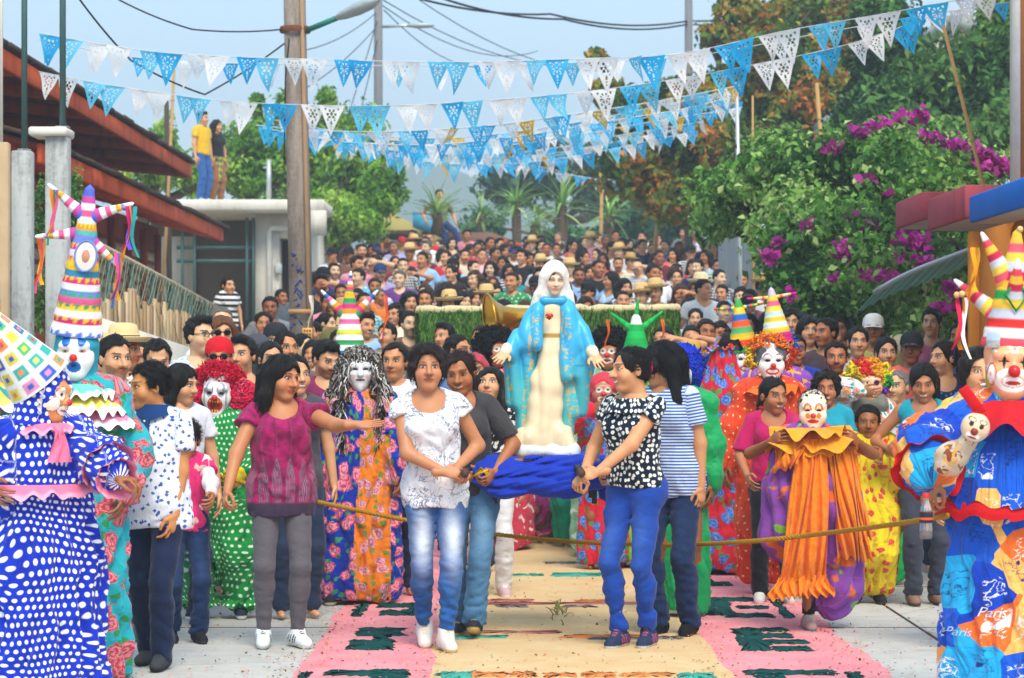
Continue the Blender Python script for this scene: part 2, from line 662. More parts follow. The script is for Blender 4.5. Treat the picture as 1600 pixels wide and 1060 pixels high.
def ground_and_carpet():
	soil = simple('dry_soil','#8d8268',0.95,0.1,var=0.25,scale=2.0)
	xs = [-640,-300,-120,-60,-30,-15,-8,-4.4,5.0,9,16,30,60,120,300,640]
	ys = [-60,-20,0,8,14,17] + list(np.linspace(17.5,60,40)) + [70,90,120,200,400,640]
	struct(profile_sheet('ground',xs,ys,soil,0,ground_side))
	ysr = list(np.linspace(-12,17,25)) + list(np.linspace(17.5,60,40)) + [70,85]
	struct(profile_sheet('street',list(np.linspace(-4.2,4.9,10)),ysr,mk_concrete(),0.0))
	# slab joints cut across and along the street
	jm = simple('joint_tar','#5b5852',0.95,0.1)
	m = MB()
	for y in (8.6,11.1,13.6,16.1):
		m.box((-4.1,y - 0.006,-0.01),(4.8,y + 0.006,0.003))
	m.box((2.28,-10,-0.01),(2.296,17.4,0.0035))
	o = struct(m.build('slab_joints',jm))
	# sawdust carpet
	root = empty('sawdust_carpet',(0,14,0.0))
	tag(root,'long sawdust carpet on the street, sand coloured with pink borders and dark green letters','carpet')
	rn = np.random.RandomState(4)
	def strip(name,x0,x1,z,mat,y0=7.0,y1=21.0,ex=0.02):
		ys_ = np.arange(y0,y1,0.05)
		cols = 7
		v = []
		e0 = np.cumsum(rn.normal(0,0.006,len(ys_)))
		e0 -= np.linspace(0,e0[-1],len(ys_))
		e1 = np.cumsum(rn.normal(0,0.006,len(ys_)))
		e1 -= np.linspace(0,e1[-1],len(ys_))
		for j,y in enumerate(ys_):
			for i in range(cols):
				f = i / (cols - 1)
				x = (x0 + e0[j]) * (1 - f) + (x1 + e1[j]) * f + rn.normal(0,0.005) * (i in (0,cols - 1))
				v.append((x,y - 14,ground_z(y) + (z if 0 < i < cols - 1 else 0.001)))
		q = [(j * cols + i,j * cols + i + 1,(j + 1) * cols + i + 1,(j + 1) * cols + i) for j in range(len(ys_) - 1) for i in range(cols - 1)]
		return mobj(name,np_mesh(name,v,np.array(q),[mat],True),root)
	pink = mk_sawdust('pink_sawdust','#e88a92','#eca2a6',0.2)
	tan = mk_sawdust('sand_sawdust','#d6b280','#dec498',0.2)
	strip('pink_border',-1.04,-0.41,0.007,pink)
	strip('pink_border',1.02,1.74,0.007,pink)
	strip('sand_field',-0.43,1.06,0.011,tan)
	green = mk_sawdust('green_sawdust','#12504a','#0f3f44',0.4)
	def gp(px,py):
		d = CAM_H * FPX / (py - HORIZON)
		return WX(px,d),d - 14
	def patch(name,quads,mat,z=0.013,jit=0.010):
		"""low heaps of sawdust with ragged outlines"""
		m = MB()
		for qd in quads:
			P4 = [Vector(gp(*c)).to_3d() for c in qd]
			n = 14
			ring = []
			for e in range(4):
				a,b = P4[e],P4[(e + 1) % 4]
				for t in range(n):
					ring.append(a.lerp(b,t / n) + Vector((rn.normal(0,jit),rn.normal(0,jit * 1.6),0)))
			c = sum(P4,Vector()) / 4
			N = len(ring)
			v = [(p.x,p.y,0.008) for p in ring] + [(p.x * 0.86 + c.x * 0.14,p.y * 0.86 + c.y * 0.14,z + rn.uniform(0,0.006)) for p in ring] + [(c.x,c.y,z + 0.004)]
			q = [(i,(i + 1) % N,N + (i + 1) % N,N + i) for i in range(N)]
			t = [(2 * N,N + i,N + (i + 1) % N) for i in range(N)]
			m.add(v,q,t)
		return m.build(name,mat,root,True)
	def R(x0,y0,x1,y1,sk=0.0):
		"""a bar in picture rectangle, sheared by sk px from top to bottom"""
		return ((x0 + sk,y0),(x1 + sk,y0),(x1,y1),(x0,y1))
	letters = [
		[R(548,945,562,966,16)],[R(588,946,648,952,4),R(594,957,655,964,0),R(638,946,656,964,2)],
		[R(556,984,626,997,6),R(540,1003,612,1018,6),R(586,994,606,1006,3)],
		[R(463,1053,478,1075,8)],[R(504,1052,632,1058,4),R(576,1050,634,1068,3)],
		[R(640,902,650,912,3),R(620,908,652,916,2)],
		[R(1094,893,1136,899,-6),R(1096,912,1144,918,-6),R(1094,899,1112,912,-6)],
		[R(1100,937,1192,942,-14),R(1156,950,1202,954,-4),R(1136,962,1212,967,-6),R(1104,940,1150,964,-14)],
		[R(1226,938,1240,968,-26)],
		[R(1158,985,1232,990,-6),R(1178,994,1240,999,-4),R(1196,1004,1262,1009,-6),R(1212,1014,1268,1020,-4),R(1162,985,1206,1020,-20)],
		[R(1172,1051,1312,1058,-8),R(1190,1058,1236,1080,-10)],[R(1330,1053,1356,1080,-10)]]
	for qs in letters:
		patch('carpet_letter',qs,green,jit=0.012)
	maroon,teal,org,slate = (mk_sawdust(n,a,b,0.3) for n,a,b in (('maroon_sawdust','#b87868','#a95a58'),('teal_sawdust','#4fa896','#2aa090'),('orange_sawdust','#dc8a50','#dd7a3c'),('slate_sawdust','#8a8078','#6a6470')))
	for col,qs in ((maroon,[R(752,945,1130,948),R(748,990,880,993),R(1000,945,1040,949),R(820,866,900,870),R(760,940,830,944)]),
					(teal,[R(860,898,940,904,4),R(690,1054,735,1064),R(1060,1056,1110,1064),R(800,900,850,903),R(700,998,790,1001)]),
					(org,[R(738,1055,792,1062),R(798,1055,840,1062),R(880,996,1010,1001),R(852,1056,900,1062),R(910,1055,960,1062),R(970,1056,1050,1062),R(900,941,945,945)]),
					(slate,[R(774,949,822,952),R(830,865,880,868),R(920,1000,1020,1003),R(880,950,930,952),R(1030,999,1062,1002),R(850,881,900,884)])):
		for q in qs:
			patch('coloured_stripe',[q],col,0.014,0.014)
	# loose grains and petals kicked off the carpet
	n = 5200
	gx = np.concatenate([rn.uniform(-1.9,2.6,n // 2),rn.normal(-1.04,0.12,n // 6),rn.normal(1.74,0.12,n // 6),rn.normal(-0.42,0.06,n // 12),rn.normal(1.05,0.06,n // 12)])
	gy = rn.uniform(8.5,17,len(gx))
	gC = np.stack([gx,gy - 14,np.full(len(gx),0.016)],1)
	gN = rn.normal(0,0.25,(len(gx),3)) + np.array((0,0,1))
	gN /= np.linalg.norm(gN,axis=1)[:,None]
	gc = np.array([lin(c) for c in ('#e88a92','#e0bc88','#e0bc88','#2a5c54','#c88a5a','#eca2a6','#8a6a48')],np.float32)[rn.randint(7,size=len(gx))]
	gv,gq,gcc = leaf_arrays(gC,gN,0.016,0.8,gc,rn,0.0,0.05)
	mobj('loose_sawdust',np_mesh('loose_sawdust',gv,gq,[LEAF],False,gcc),root)['kind'] = 'stuff'
	# a withered weed trodden into the carpet
	w = empty('withered_weed',(*W(874,956,14.3).xy,0.01))
	tag(w,'small withered weed lying on the sand coloured carpet','weed')
	m = MB()
	for i in range(26):
		a = rn.uniform(0,6.28)
		r = rn.uniform(0.02,0.10)
		p0 = Vector((rn.normal(0,0.03),rn.normal(0,0.25),0.004))
		p1 = p0 + Vector((math.cos(a) * r,math.sin(a) * r,rn.uniform(0.01,0.05)))
		m.tube([p0,(p0 + p1) / 2 + Vector((0,0,0.012)),p1],[0.003,0.003,0.001],4)
	m.build('stem',simple('dry_weed','#8d8a4a',0.9),w)['kind'] = 'stuff'
# ------------------------------------------------------------------ foliage
def mk_leaf(name,rough=0.55,trans=0.38):
	g = Gr(name)
	a = g.attr('col')
	n = g.noise(g.objpos(),3,3,0.6)
	c = g.mix(1.0,a.outputs['Color'],g.math('MULTIPLY_ADD',n,0.6,0.7),'MULTIPLY')
	g.fin(c,rough,0.25)
	t = g.node('ShaderNodeBsdfTranslucent')
	g.set(t.inputs['Color'],c)
	ms = g.node('ShaderNodeMixShader')
	ms.inputs[0].default_value = trans
	g.nt.links.new(g.b.outputs[0],ms.inputs[1])
	g.nt.links.new(t.outputs[0],ms.inputs[2])
	g.nt.links.new(ms.outputs[0],g.out.inputs['Surface'])
	return g.mat
LEAF = mk_leaf('leaf')
BARK = simple('bark','#5a4a3a',0.9,0.1,var=0.35,scale=18,bump=0.6,bscale=30)
BAMBOO = simple('bamboo','#b08a52',0.6,0.3,var=0.25,scale=9)
def leaf_arrays(C,Nrm,L,wd,cols,rn,droop=0.0,fold=0.15):
	n = len(C)
	a = rn.normal(size=(n,3))
	a[:,2] -= droop
	a -= Nrm * (a * Nrm).sum(1)[:,None] * 0.7
	a /= np.linalg.norm(a,axis=1)[:,None]
	b = np.cross(a,Nrm)
	b /= np.linalg.norm(b,axis=1)[:,None] + 1e-6
	nn = np.cross(b,a)
	L = (L * rn.uniform(0.45,1.45,n))[:,None]
	w = L * wd
	v = np.stack([C - a * L * 0.5,C + b * w * 0.5 + nn * L * fold - a * L * 0.05,C + a * L * 0.5 - np.array((0,0,1)) * L * 0.12,C - b * w * 0.5 + nn * L * fold - a * L * 0.05],1).reshape(-1,3)
	q = np.arange(n * 4).reshape(-1,4)
	c = np.repeat(cols,4,0)
	return v,q,c
def crown_points(blobs,n,rn,shell=0.55,lump=1.2,thr=-0.2,seed=0):
	"""leaf places in and around ellipsoids (c, r), clumped, with gaps"""
	vol = np.array([b[1][0] * b[1][2] for b in blobs]) ** 1.0
	vol /= vol.sum()
	P,Nn = [],[]
	wb = Wob(seed + 31,lump,9)
	for (c,r),f in zip(blobs,vol):
		m = int(n * f * 2.2) + 8
		d = rn.normal(size=(m,3))
		d /= np.linalg.norm(d,axis=1)[:,None]
		rad = rn.uniform(0,1,m) ** shell * np.where(rn.uniform(0,1,m) < 0.14,rn.uniform(1.0,1.35,m),1.0)
		p = np.array(c) + d * rad[:,None] * np.array(r) * (1 + 0.24 * wb(np.array(c) + d * np.array(r))[:,None])
		keep = wb(p * 1.7 + 5.0) > thr
		P.append(p[keep][:int(n * f) + 1])
		Nn.append(d[keep][:int(n * f) + 1])
	return np.concatenate(P),np.concatenate(Nn)
def blob(px,py,rx,ry,d,dep=None):
	"""ellipsoid given by its picture centre and half sizes, at distance d"""
	s = d / FPX
	return (np.array(W(px,py,d)),np.array((rx * s,(dep if dep else rx * s * 0.8),ry * s)))
def tree(name,label,cat,base,blobs,n,L,palette,weights,wd=0.5,trunk_r=0.16,seed=1,shell=0.5,lump=1.0,thr=-0.25,group=None,droop=0.3,flowers=None,limbs=True,clump=1.0):
	rn = np.random.RandomState(seed)
	root = empty(name,base)
	tag(root,label,cat,group)
	B = np.array(base)
	P,Nn = crown_points(blobs,n,rn,shell,lump,thr,seed)
	nn = Nn * 0.6 + rn.normal(size=P.shape) * 0.6 + np.array((0,0,0.5))
	nn /= np.linalg.norm(nn,axis=1)[:,None]
	pal = np.array([lin(c) for c in palette],np.float32)
	wb = Wob(seed + 77,0.7,9)(P)
	base_i = np.clip((rn.normal(0,0.22,len(P)) + 0.5 + 0.28 * wb) * len(pal),0,len(pal) - 1).astype(int) if weights is None else rn.choice(len(pal),len(P),p=np.array(weights) / sum(weights))
	if weights is not None and flowers:
		z = wb > flowers
		base_i[z] = rn.choice(len(pal),z.sum(),p=np.array(weights[::-1]) / sum(weights))
	cols = pal[base_i] * rn.uniform(0.7,1.25,(len(P),1)).astype(np.float32)
	v,q,c = leaf_arrays(P - B,nn,L,wd,cols,rn,droop)
	mobj('crown',np_mesh('crown',v,q,[LEAF],False,c.astype(np.float32)),root)
	if limbs:
		m = MB()
		cs = [np.array(b[0]) - B for b in blobs]
		top = np.mean(cs,0)
		fork = np.array((top[0] * 0.5,top[1] * 0.5,max(0.6,min(c[2] for c in cs) * 0.75)))
		m.tube([Vector((0,0,-0.2)),Vector(fork * 0.5 + rn.normal(0,0.05,3)),Vector(fork)],[trunk_r * 1.25,trunk_r,trunk_r * 0.85],10)
		for b in blobs:
			c = np.array(b[0]) - B
			mid = fork * 0.45 + c * 0.55 + rn.normal(0,0.12,3)
			m.tube([Vector(fork),Vector(mid),Vector(c)],[trunk_r * 0.6,trunk_r * 0.36,trunk_r * 0.16],7)
			for j in range(5):
				e = c + rn.normal(size=3) * np.array(b[1]) * 0.55
				m.tube([Vector(mid * 0.3 + c * 0.7),Vector((c + e) / 2 + rn.normal(0,0.05,3)),Vector(e)],[trunk_r * 0.18,trunk_r * 0.12,trunk_r * 0.05],5)
		m.build('trunk',BARK,root,True)
	return root
def blossoms(root,pts_r,n,L,cols,seed=2):
	"""clusters of papery bracts: (px, py, rx, ry, d, count)"""
	rn = np.random.RandomState(seed)
	B = np.array(root.location)
	for (px,py,rx,ry,d) in pts_r:
		s = d / FPX
		k = max(10,int(n * rx * ry / 400))
		c = np.array(W(px,py,d)) + rn.normal(size=(k,3)) * np.array((rx * 0.5,rx * 0.3,ry * 0.5)) * s
		nn = rn.normal(size=(k,3)) + np.array((0,-0.9,0.3))
		nn /= np.linalg.norm(nn,axis=1)[:,None]
		pal = np.array([lin(x) for x in cols],np.float32)[rn.randint(len(cols),size=k)] * rn.uniform(0.75,1.2,(k,1)).astype(np.float32)
		v,q,cc = leaf_arrays(c - B,nn,L,0.85,pal,rn)
		mobj('blossom_cluster',np_mesh('blossom_cluster',v,q,[LEAF],False,cc.astype(np.float32)),root)['kind'] = 'stuff'
def vegetation():
	G = ground_z
	greens = ['#28461c','#39601f','#4f7c26','#6a9a30','#86b33c']
	yel = ['#568a2a','#70a632','#90be40','#b0d058']
	dark = ['#244626','#345e2c','#487836','#629244','#88ac58']
	# left: bright feathery tree behind the utility pole
	tree('leafy_tree','bright green feathery tree behind the wooden utility pole','tree',(WX(540,47),47,G(47)),
		 [blob(400,250,62,62,47,1.0),blob(470,245,70,75,48,1.1),blob(550,250,60,80,47,1.0),blob(590,300,42,46,46,0.7),blob(500,330,80,42,46,1.0),blob(455,170,26,26,47,0.4),blob(540,345,60,36,45,0.8),blob(618,270,16,22,46,0.3),blob(510,155,16,18,47,0.3),blob(400,165,14,24,47,0.3)],
		 38000,0.14,yel,None,0.42,0.17,seed=3,lump=1.1,thr=-0.7)
	tree('leafy_tree','light green treetop showing between the two red roofs','tree',(-7.6,46,G(46)),
		 [blob(250,262,60,34,46,0.9),blob(180,270,60,26,46,0.9),blob(320,285,40,30,47,0.8),blob(258,205,14,40,46,0.3),blob(375,285,36,40,47,0.7)],
		 9000,0.13,yel[1:] + ['#b4c860'],None,0.45,0.15,seed=5)
	# left: hedge beside the concrete posts
	tree('garden_shrub','dense small-leaved shrub behind the pinata hat clown','shrub',(WX(92,19.6),19.6,G(19.6)),
		 [blob(80,330,34,62,19.8,0.4),blob(100,420,30,70,19.8,0.4),blob(70,480,30,40,19.8,0.35),blob(112,300,14,34,19.8,0.2)],7000,0.045,dark[1:] + ['#7f9a40'],None,0.55,0.05,seed=6,lump=2.5)
	# centre: dark trees far behind the yuccas
	tree('dark_tree','dark blue-green tree mass far behind the spiky yuccas','tree',(WX(830,74),74,G(74)),
		 [blob(800,285,50,36,74,1.6),blob(870,262,60,44,75,1.8),blob(930,280,50,48,74,1.8),blob(990,310,60,50,72,1.8),blob(1040,300,50,60,71,1.8)],
		 12000,0.30,['#1c3a30','#25493a','#335c48','#487258'],None,0.5,0.22,seed=8,shell=0.45)
	tree('dark_tree','grey-green bushes below the bunting beside the bamboo poles','shrub',(WX(1010,62),62,G(62)),
		 [blob(1000,345,60,40,62,1.2),blob(1060,340,44,50,60,1.2),blob(900,372,70,18,60,0.9),blob(760,352,34,26,60,0.9)],
		 9000,0.2,['#26503a','#35694a','#4a8258','#6a9a68'],None,0.5,0.15,seed=9)
	# right: the tall tree turning orange
	orange = ['#315422','#426a26','#4f782a','#6e8e30','#98983a','#c89a34','#c47838']
	tree('flame_tree','tall tree with orange and yellow turning leaves above the crowd','tree',(WX(1190,43),43,G(43)),
		 [blob(1000,260,70,50,43,1.2),blob(1080,230,80,80,43,1.4),blob(1160,250,90,80,44,1.5),blob(1250,200,90,110,44,1.5),blob(1200,110,80,70,44,1.3),blob(1130,150,66,50,44,1.0),blob(1300,90,60,80,45,1.2),blob(1240,30,70,40,45,1.0),blob(1160,15,40,22,44,0.6),blob(1060,150,40,30,44,0.6),blob(950,150,40,26,44,0.5),blob(930,90,16,14,44,0.3),blob(1120,60,30,22,44,0.4),blob(990,180,46,34,43,0.7),blob(1060,310,60,36,43,1.0),blob(1330,30,40,30,45,0.7)],
		 60000,0.15,orange,None,0.5,0.25,seed=11,lump=0.9,thr=-0.75,shell=0.5)
	tree('dark_tree','dense dark green tree behind the leaning bamboo pole','tree',(WX(1450,37),37,G(37)),
		 [blob(1390,90,60,90,38,1.2),blob(1420,180,90,70,37,1.4),blob(1500,150,80,90,37,1.2),blob(1560,90,40,80,37,0.9),blob(1550,210,60,60,36,1.0),blob(1380,30,44,40,38,0.8),blob(1460,230,110,50,36,1.2),blob(1340,190,40,60,38,1.0),blob(1560,20,30,40,37,0.6),blob(1480,265,90,30,35,1.0)],
		 36000,0.16,dark,None,0.45,0.26,seed=12,lump=1.0,thr=-0.7)
	# right: bougainvillea hedge
	r = tree('bougainvillea','large bougainvillea hedge with magenta blossoms beside the crowd','shrub',(WX(1360,25),25,G(25)),
			 [blob(1150,300,64,54,27,0.9),blob(1210,270,70,60,26.5,1.0),blob(1290,270,80,60,26,1.1),blob(1380,270,90,66,25.5,1.2),blob(1470,300,90,56,25,1.1),blob(1260,370,90,80,25,1.2),blob(1350,400,110,90,24.5,1.3),blob(1450,390,90,80,24.5,1.2),blob(1260,450,70,60,24.5,1.0),blob(1400,470,120,50,24.5,1.2),blob(1500,450,60,70,24.5,1.0),blob(1400,205,60,26,26,0.8),blob(1130,340,44,40,28,0.7),blob(1520,260,50,30,25.5,0.8)],
			 60000,0.085,['#2e5424','#3f6e2c','#548a36','#70a444','#92bc5c','#b4cc7c'],None,0.6,0.14,seed=14,lump=1.4,thr=-0.6,shell=0.45)
	fl = [(1450,215,24,9,24.9),(1500,226,26,9,24.7),(1345,205,20,8,25.2),(1300,232,14,8,25),(1425,380,30,18,23.4),(1410,395,12,10,23.4),(1490,383,14,10,23.5),(1510,386,6,6,23.5),(1262,350,12,9,23.7),(1358,278,8,7,24.2),(1390,303,9,6,24.1),(1325,338,7,7,23.8),(1304,432,6,6,23.3),(1345,425,8,6,23.3),(1375,195,22,10,25.2),(1420,185,26,12,25.2),(1440,180,14,8,25.2),(1548,258,26,14,24.6),(1570,262,12,12,24.6),(1535,240,14,10,24.6),(1204,402,12,12,23.8),(1218,378,8,6,23.9),(1382,430,26,9,23.2),(1440,410,24,9,23.2),(1350,355,12,6,23.7),(1235,460,8,8,23.3),(1490,450,16,10,23.2),(1474,480,16,10,23.2),(1315,390,12,14,23.4),(1362,352,14,6,23.6)]
	blossoms(r,fl,120,0.085,['#b01a92','#c62aa4','#9c1484','#d24cb0'])
	# yuccas behind the crest
	lm = MB()
	nseg = 5
	def lf(u,v):
		return Vector(((u - 0.5) * 0.09 * (1 - v) ** 0.7 * (0.5 + min(v * 6,0.5)),v * 1.0,0.02 * abs(u - 0.5) * 2 - 0.32 * v * v))
	lm.grid(lf,2,nseg)
	lms = []
	for k,cc in enumerate(('#7aa650','#94bc64','#b0cc7c','#669048')):
		mt = simple('yucca_leaf_%d' % k,cc,0.5,0.3,var=0.2,scale=3)
		lms.append(lm.mesh('leaf',mt,True))
	for j,(px,py,d,R,lab) in enumerate(((752,335,58,0.62,'small spiky yucca at the left end of the yucca row'),(806,318,58,0.85,'spiky yucca with fresh leaves left of the statue veil'),(878,322,57,0.95,'largest spiky yucca of the row behind the crest'),(952,338,56,0.75,'spiky yucca beside the thin bamboo pole'),(836,352,55,0.55,'low spiky yucca in front of the taller yuccas'),(682,334,51.2,0.62,'spiky fan shaped plant on the turquoise roof terrace'))):
		c = W(px,py,d)
		gz = ground_z(d) if j < 5 else c.z - 0.35
		root = empty('yucca',(c.x,c.y,gz))
		tag(root,lab,'yucca','yuccas behind the crowd')
		m = MB()
		h = c.z - gz
		m.tube([Vector((0,0,-0.1)),Vector((0.03,0,h * 0.5)),Vector((0,0,h))],[0.14,0.11,0.12],8)
		m.build('trunk',BARK,root,True)
		rn = np.random.RandomState(40 + j)
		for k in range(46):
			o = mobj('leaf',lms[rn.randint(4)],root)
			el = rn.uniform(-0.5 if j < 5 else 0.3,1.5)
			o.matrix_local = Matrix.Translation((0,0,h + rn.uniform(-0.2,0.1))) @ Matrix.Rotation(rn.uniform(0,6.283),4,'Z') @ Matrix.Rotation(el,4,'X') @ Matrix.Scale(R * rn.uniform(0.75,1.15),4)
def hills():
	g = Gr('hill_woods')
	n = g.noise(g.objpos(),0.02,6,0.65)
	c = g.ramp(n,[(0.3,'#35503a'),(0.7,'#5c7a58')])
	m = g.fin(c,0.95,0.1)
	xs = np.linspace(-320,320,120)
	w = Wob(5,0.008,6)
	v,rows = [],[0,0.35,0.7,1.0]
	for r in rows:
		for x in xs:
			hgt = 40 + 6 * w(np.array([[x,0,0]],np.float32))[0] + 12 * math.exp(-((x + 18) / 34.0) ** 2) + 1.5 * math.sin(x * 0.17)
			v.append((x,500 + 110 * r,-8 + hgt * math.sin(r * 1.57)))
	n_ = len(xs)
	q = [(j * n_ + i,j * n_ + i + 1,(j + 1) * n_ + i + 1,(j + 1) * n_ + i) for j in range(3) for i in range(n_ - 1)]
	struct(mobj('hills',np_mesh('hills',v,np.array(q),[m],True)))
# ------------------------------------------------------------------ buildings, posts, poles
def buildings():
	G = ground_z
	red = weathered('red_paint','#b2553c','#7a3a2c',0.54,0.6,scale=3)
	dred = simple('dark_red_boards','#8a4030',0.8,0.2,var=0.25,scale=4)
	fas = weathered('orange_fascia','#e0623a','#8a3a26',0.56,0.6,scale=3)
	tile = simple('weathered_roof','#4f4038',0.9,0.1,var=0.4,scale=14,bump=0.8,bscale=25)
	white = weathered('white_plaster','#dcd6ca','#9a8f80',0.60,0.6,scale=1.6)
	grey = weathered('grey_concrete','#b0b2b0','#55524e',0.52,0.75,scale=3.5)
	darkm = simple('dark_interior','#2c2a2b',0.9,0.1,var=0.2)
	steel = simple('green_steel','#4a6a68',0.5,0.4,0.3,var=0.2)
	louv = simple('louvre_boards','#b8a48c',0.8,0.2,var=0.2,scale=6)
	# ---- red roofed house
	h = empty('red_house',(-7,30,1.0))
	tag(h,'house with red wooden walls and two overhanging roofs edged in orange boards','house')
	def part(name,m,mat,sm_=False,par=None):
		v = np.concatenate(m.v) - np.array(h.location,np.float32)
		m.v = [v]
		return m.build(name,mat,par or h,sm_)
	m = MB(); m.box((-9.0,22,0.2),(-5.55,38.0,3.62)); wall = part('wall',m,red)
	m = MB(); m.box((-9.0,21,3.74),(-6.7,36.5,4.66)); part('wall',m,dred)
	# posts and shuttered windows along the street wall
	for i,y in enumerate(np.linspace(24.5,37.6,10)):
		m = MB(); m.box((-5.56,y - 0.07,1.0),(-5.46,y + 0.07,3.5)); part('post',m,red)
	for i,y in enumerate(np.linspace(25.2,36.8,9)):
		m = MB(); m.box((-5.555,y - 0.42,1.9),(-5.52,y + 0.42,3.25)); w = part('window_shutter',m,dred)
		for j in range(7):
			m = MB(); m.box((-5.535,y - 0.36,1.98 + 0.18 * j),(-5.495,y + 0.36,2.10 + 0.18 * j)); part('louvre',m,louv,par=w)
	def roof(x0,x1,y0,y1,z,rise,th,fh):
		m = MB()
		for (a,b,c0) in ((x0,x1,0),):
			v = [(a,y0,z),(b,y0,z + rise),(b,y1,z + rise),(a,y1,z)]
			v2 = [(p[0],p[1],p[2] + th) for p in v]
			m.add(v + v2,[(0,1,2,3),(7,6,5,4),(0,4,5,1),(1,5,6,2),(2,6,7,3),(3,7,4,0)])
		r = part('roof',m,dred)
		# roofing sheets in ragged courses
		rn = np.random.RandomState(int(y0))
		nY = 26
		for k in range(nY):
			ya,yb = y0 - 0.1 + (y1 - y0 + 0.2) * k / nY,y0 - 0.1 + (y1 - y0 + 0.2) * (k + 1) / nY + 0.03
			m = MB()
			e = x0 + 0.10 + rn.uniform(-0.03,0.05)
			zz = rn.uniform(0.0,0.025)
			sl = rise / (x1 - x0)
			v = [(e,ya,z + th + 0.01 + zz + (e - x0) * sl),(x1,ya,z + th + rise + 0.01 + zz),(x1,yb,z + th + rise + 0.01 + zz),(e,yb,z + th + 0.01 + zz + (e - x0) * sl)]
			v2 = [(p[0],p[1],p[2] + 0.05) for p in v]
			m.add(v + v2,[(0,1,2,3),(7,6,5,4),(0,4,5,1),(1,5,6,2),(2,6,7,3),(3,7,4,0)])
			part('roof_sheet',m,tile,par=r)
		m = MB(); m.bbox((x0 + 0.0,y0,z - fh + th),(x0 + 0.05,y1,z + th - 0.004),0.01); part('fascia_board',m,fas)
		m = MB(); m.add([(x0,y1,z - fh + th),(x1,y1,z + rise - fh + th),(x1,y1,z + rise + th),(x0,y1,z + th),(x0,y1 + 0.04,z - fh + th),(x1,y1 + 0.04,z + rise - fh + th),(x1,y1 + 0.04,z + rise + th),(x0,y1 + 0.04,z + th)],[(0,1,2,3),(7,6,5,4),(0,4,5,1),(2,6,7,3),(3,7,4,0)]); part('gable_board',m,fas)
		for k in range(9):
			y = y0 + 0.6 + (y1 - y0 - 1.0) * k / 8
			m = MB()
			v = [(x0 - 0.03,y - 0.045,z - 0.12),(x1,y - 0.045,z + rise - 0.14),(x1,y + 0.045,z + rise - 0.14),(x0 - 0.03,y + 0.045,z - 0.12)]
			v2 = [(p[0],p[1],p[2] + 0.14) for p in v]
			m.add(v + v2,[(0,1,2,3),(7,6,5,4),(0,4,5,1),(1,5,6,2),(2,6,7,3),(3,7,4,0)])
			part('rafter',m,fas)
	roof(-5.0,-7.2,19.5,37.4,4.50,0.22,0.07,0.20)
	roof(-4.62,-5.7,23.5,38.3,3.58,0.28,0.06,0.20)
	# ---- flat roofed concrete house
	h2 = empty('concrete_house',(WX(430,43),43,G(43)))
	tag(h2,'pale flat roofed concrete house with open porch behind the utility pole','house')
	hh = h
	def part2(name,m,mat,par=None,sm_=False):
		m.v = [np.concatenate(m.v) - np.array(h2.location,np.float32)]
		return m.build(name,mat,par or h2,sm_)
	D = 43.0
	zr = WZ(316,D)
	x0,x1,xa = WX(399,D),WX(496,D),WX(250,D)
	gz = G(D) - 0.4
	xd0,xd1 = WX(436,D),WX(456,D)
	zd = WZ(372,D)
	m = MB(); m.box((x0,D,gz),(xd0,D + 4,zr - 0.2)); m.box((xd1,D,gz),(x1,D + 4,zr - 0.2)); m.box((xd0,D + 0.001,zd),(xd1,D + 4,zr - 0.2)); m.box((xd0,D + 0.5,gz),(xd1,D + 4,zd)); part2('wall',m,white)
	m = MB(); m.box((xd0 + 0.02,D + 0.42,gz),(xd1 - 0.02,D + 0.47,zd - 0.02)); dr = part2('door',m,darkm)
	m = MB(); m.bbox((xa - 0.5,D - 0.7,zr - 0.2),(x1 + 0.18,D + 4,zr),0.03); part2('roof_slab',m,white)
	m = MB(); m.box((x1 - 0.06,D - 0.72,zr - 0.62),(x1 + 0.2,D - 0.4,zr - 0.19)); part2('eave_end',m,white)
	m = MB(); m.box((xa - 0.5,D + 2.2,gz),(x0,D + 2.4,zr - 0.2)); part2('back_wall',m,simple('porch_wall','#6d5a4c',0.9))
	m = MB(); m.box((xa - 0.4,D + 2.1,zr - 1.9),(xa + 0.35,D + 2.2,zr - 0.5)); part2('panel',m,white)
	for (u0,u1,v) in ((276,396,387),(276,396,408)):
		m = MB(); m.tube([W(u0,v,D - 0.1),W(u1,v,D - 0.1)],0.035,6); part2('porch_bar',m,steel)
	for u in (285,304,386,396):
		m = MB(); m.tube([W(u,340,D - 0.12),W(u,500,D - 0.12)],0.03,6); part2('porch_post',m,steel)
	m = MB(); m.tube([W(455,357,D - 0.1),W(424,357,D - 0.1),W(421,362,D - 0.1),W(421,520,D - 0.1)],0.05,8); part2('drain_pipe',m,simple('pvc','#dcd8cf',0.4,0.4),sm_=True)
	for (u0,v0,u1,v1) in ((429,412,441,428),(430,448,437,462)):
		m = MB(); a,b = W(u0,v1,D - 0.12),W(u1,v0,D); m.bbox(tuple(a),tuple(b),0.02); part2('meter_box',m,simple('meter','#b9c0be',0.4,0.4))
	m = MB(); m.tube([W(434,330,D + 0.2),W(434,500,D - 0.02)],0.02,6); part2('conduit',m,grey)
	m = MB(); m.tube([W(420,318,D + 1),W(420,250,D + 1)],0.05,6); m.tube([W(420,262,D + 1),W(411,262,D + 1)],0.02,5); part2('antenna_mast',m,simple('galvanised','#b8bec0',0.4,0.5,0.5))
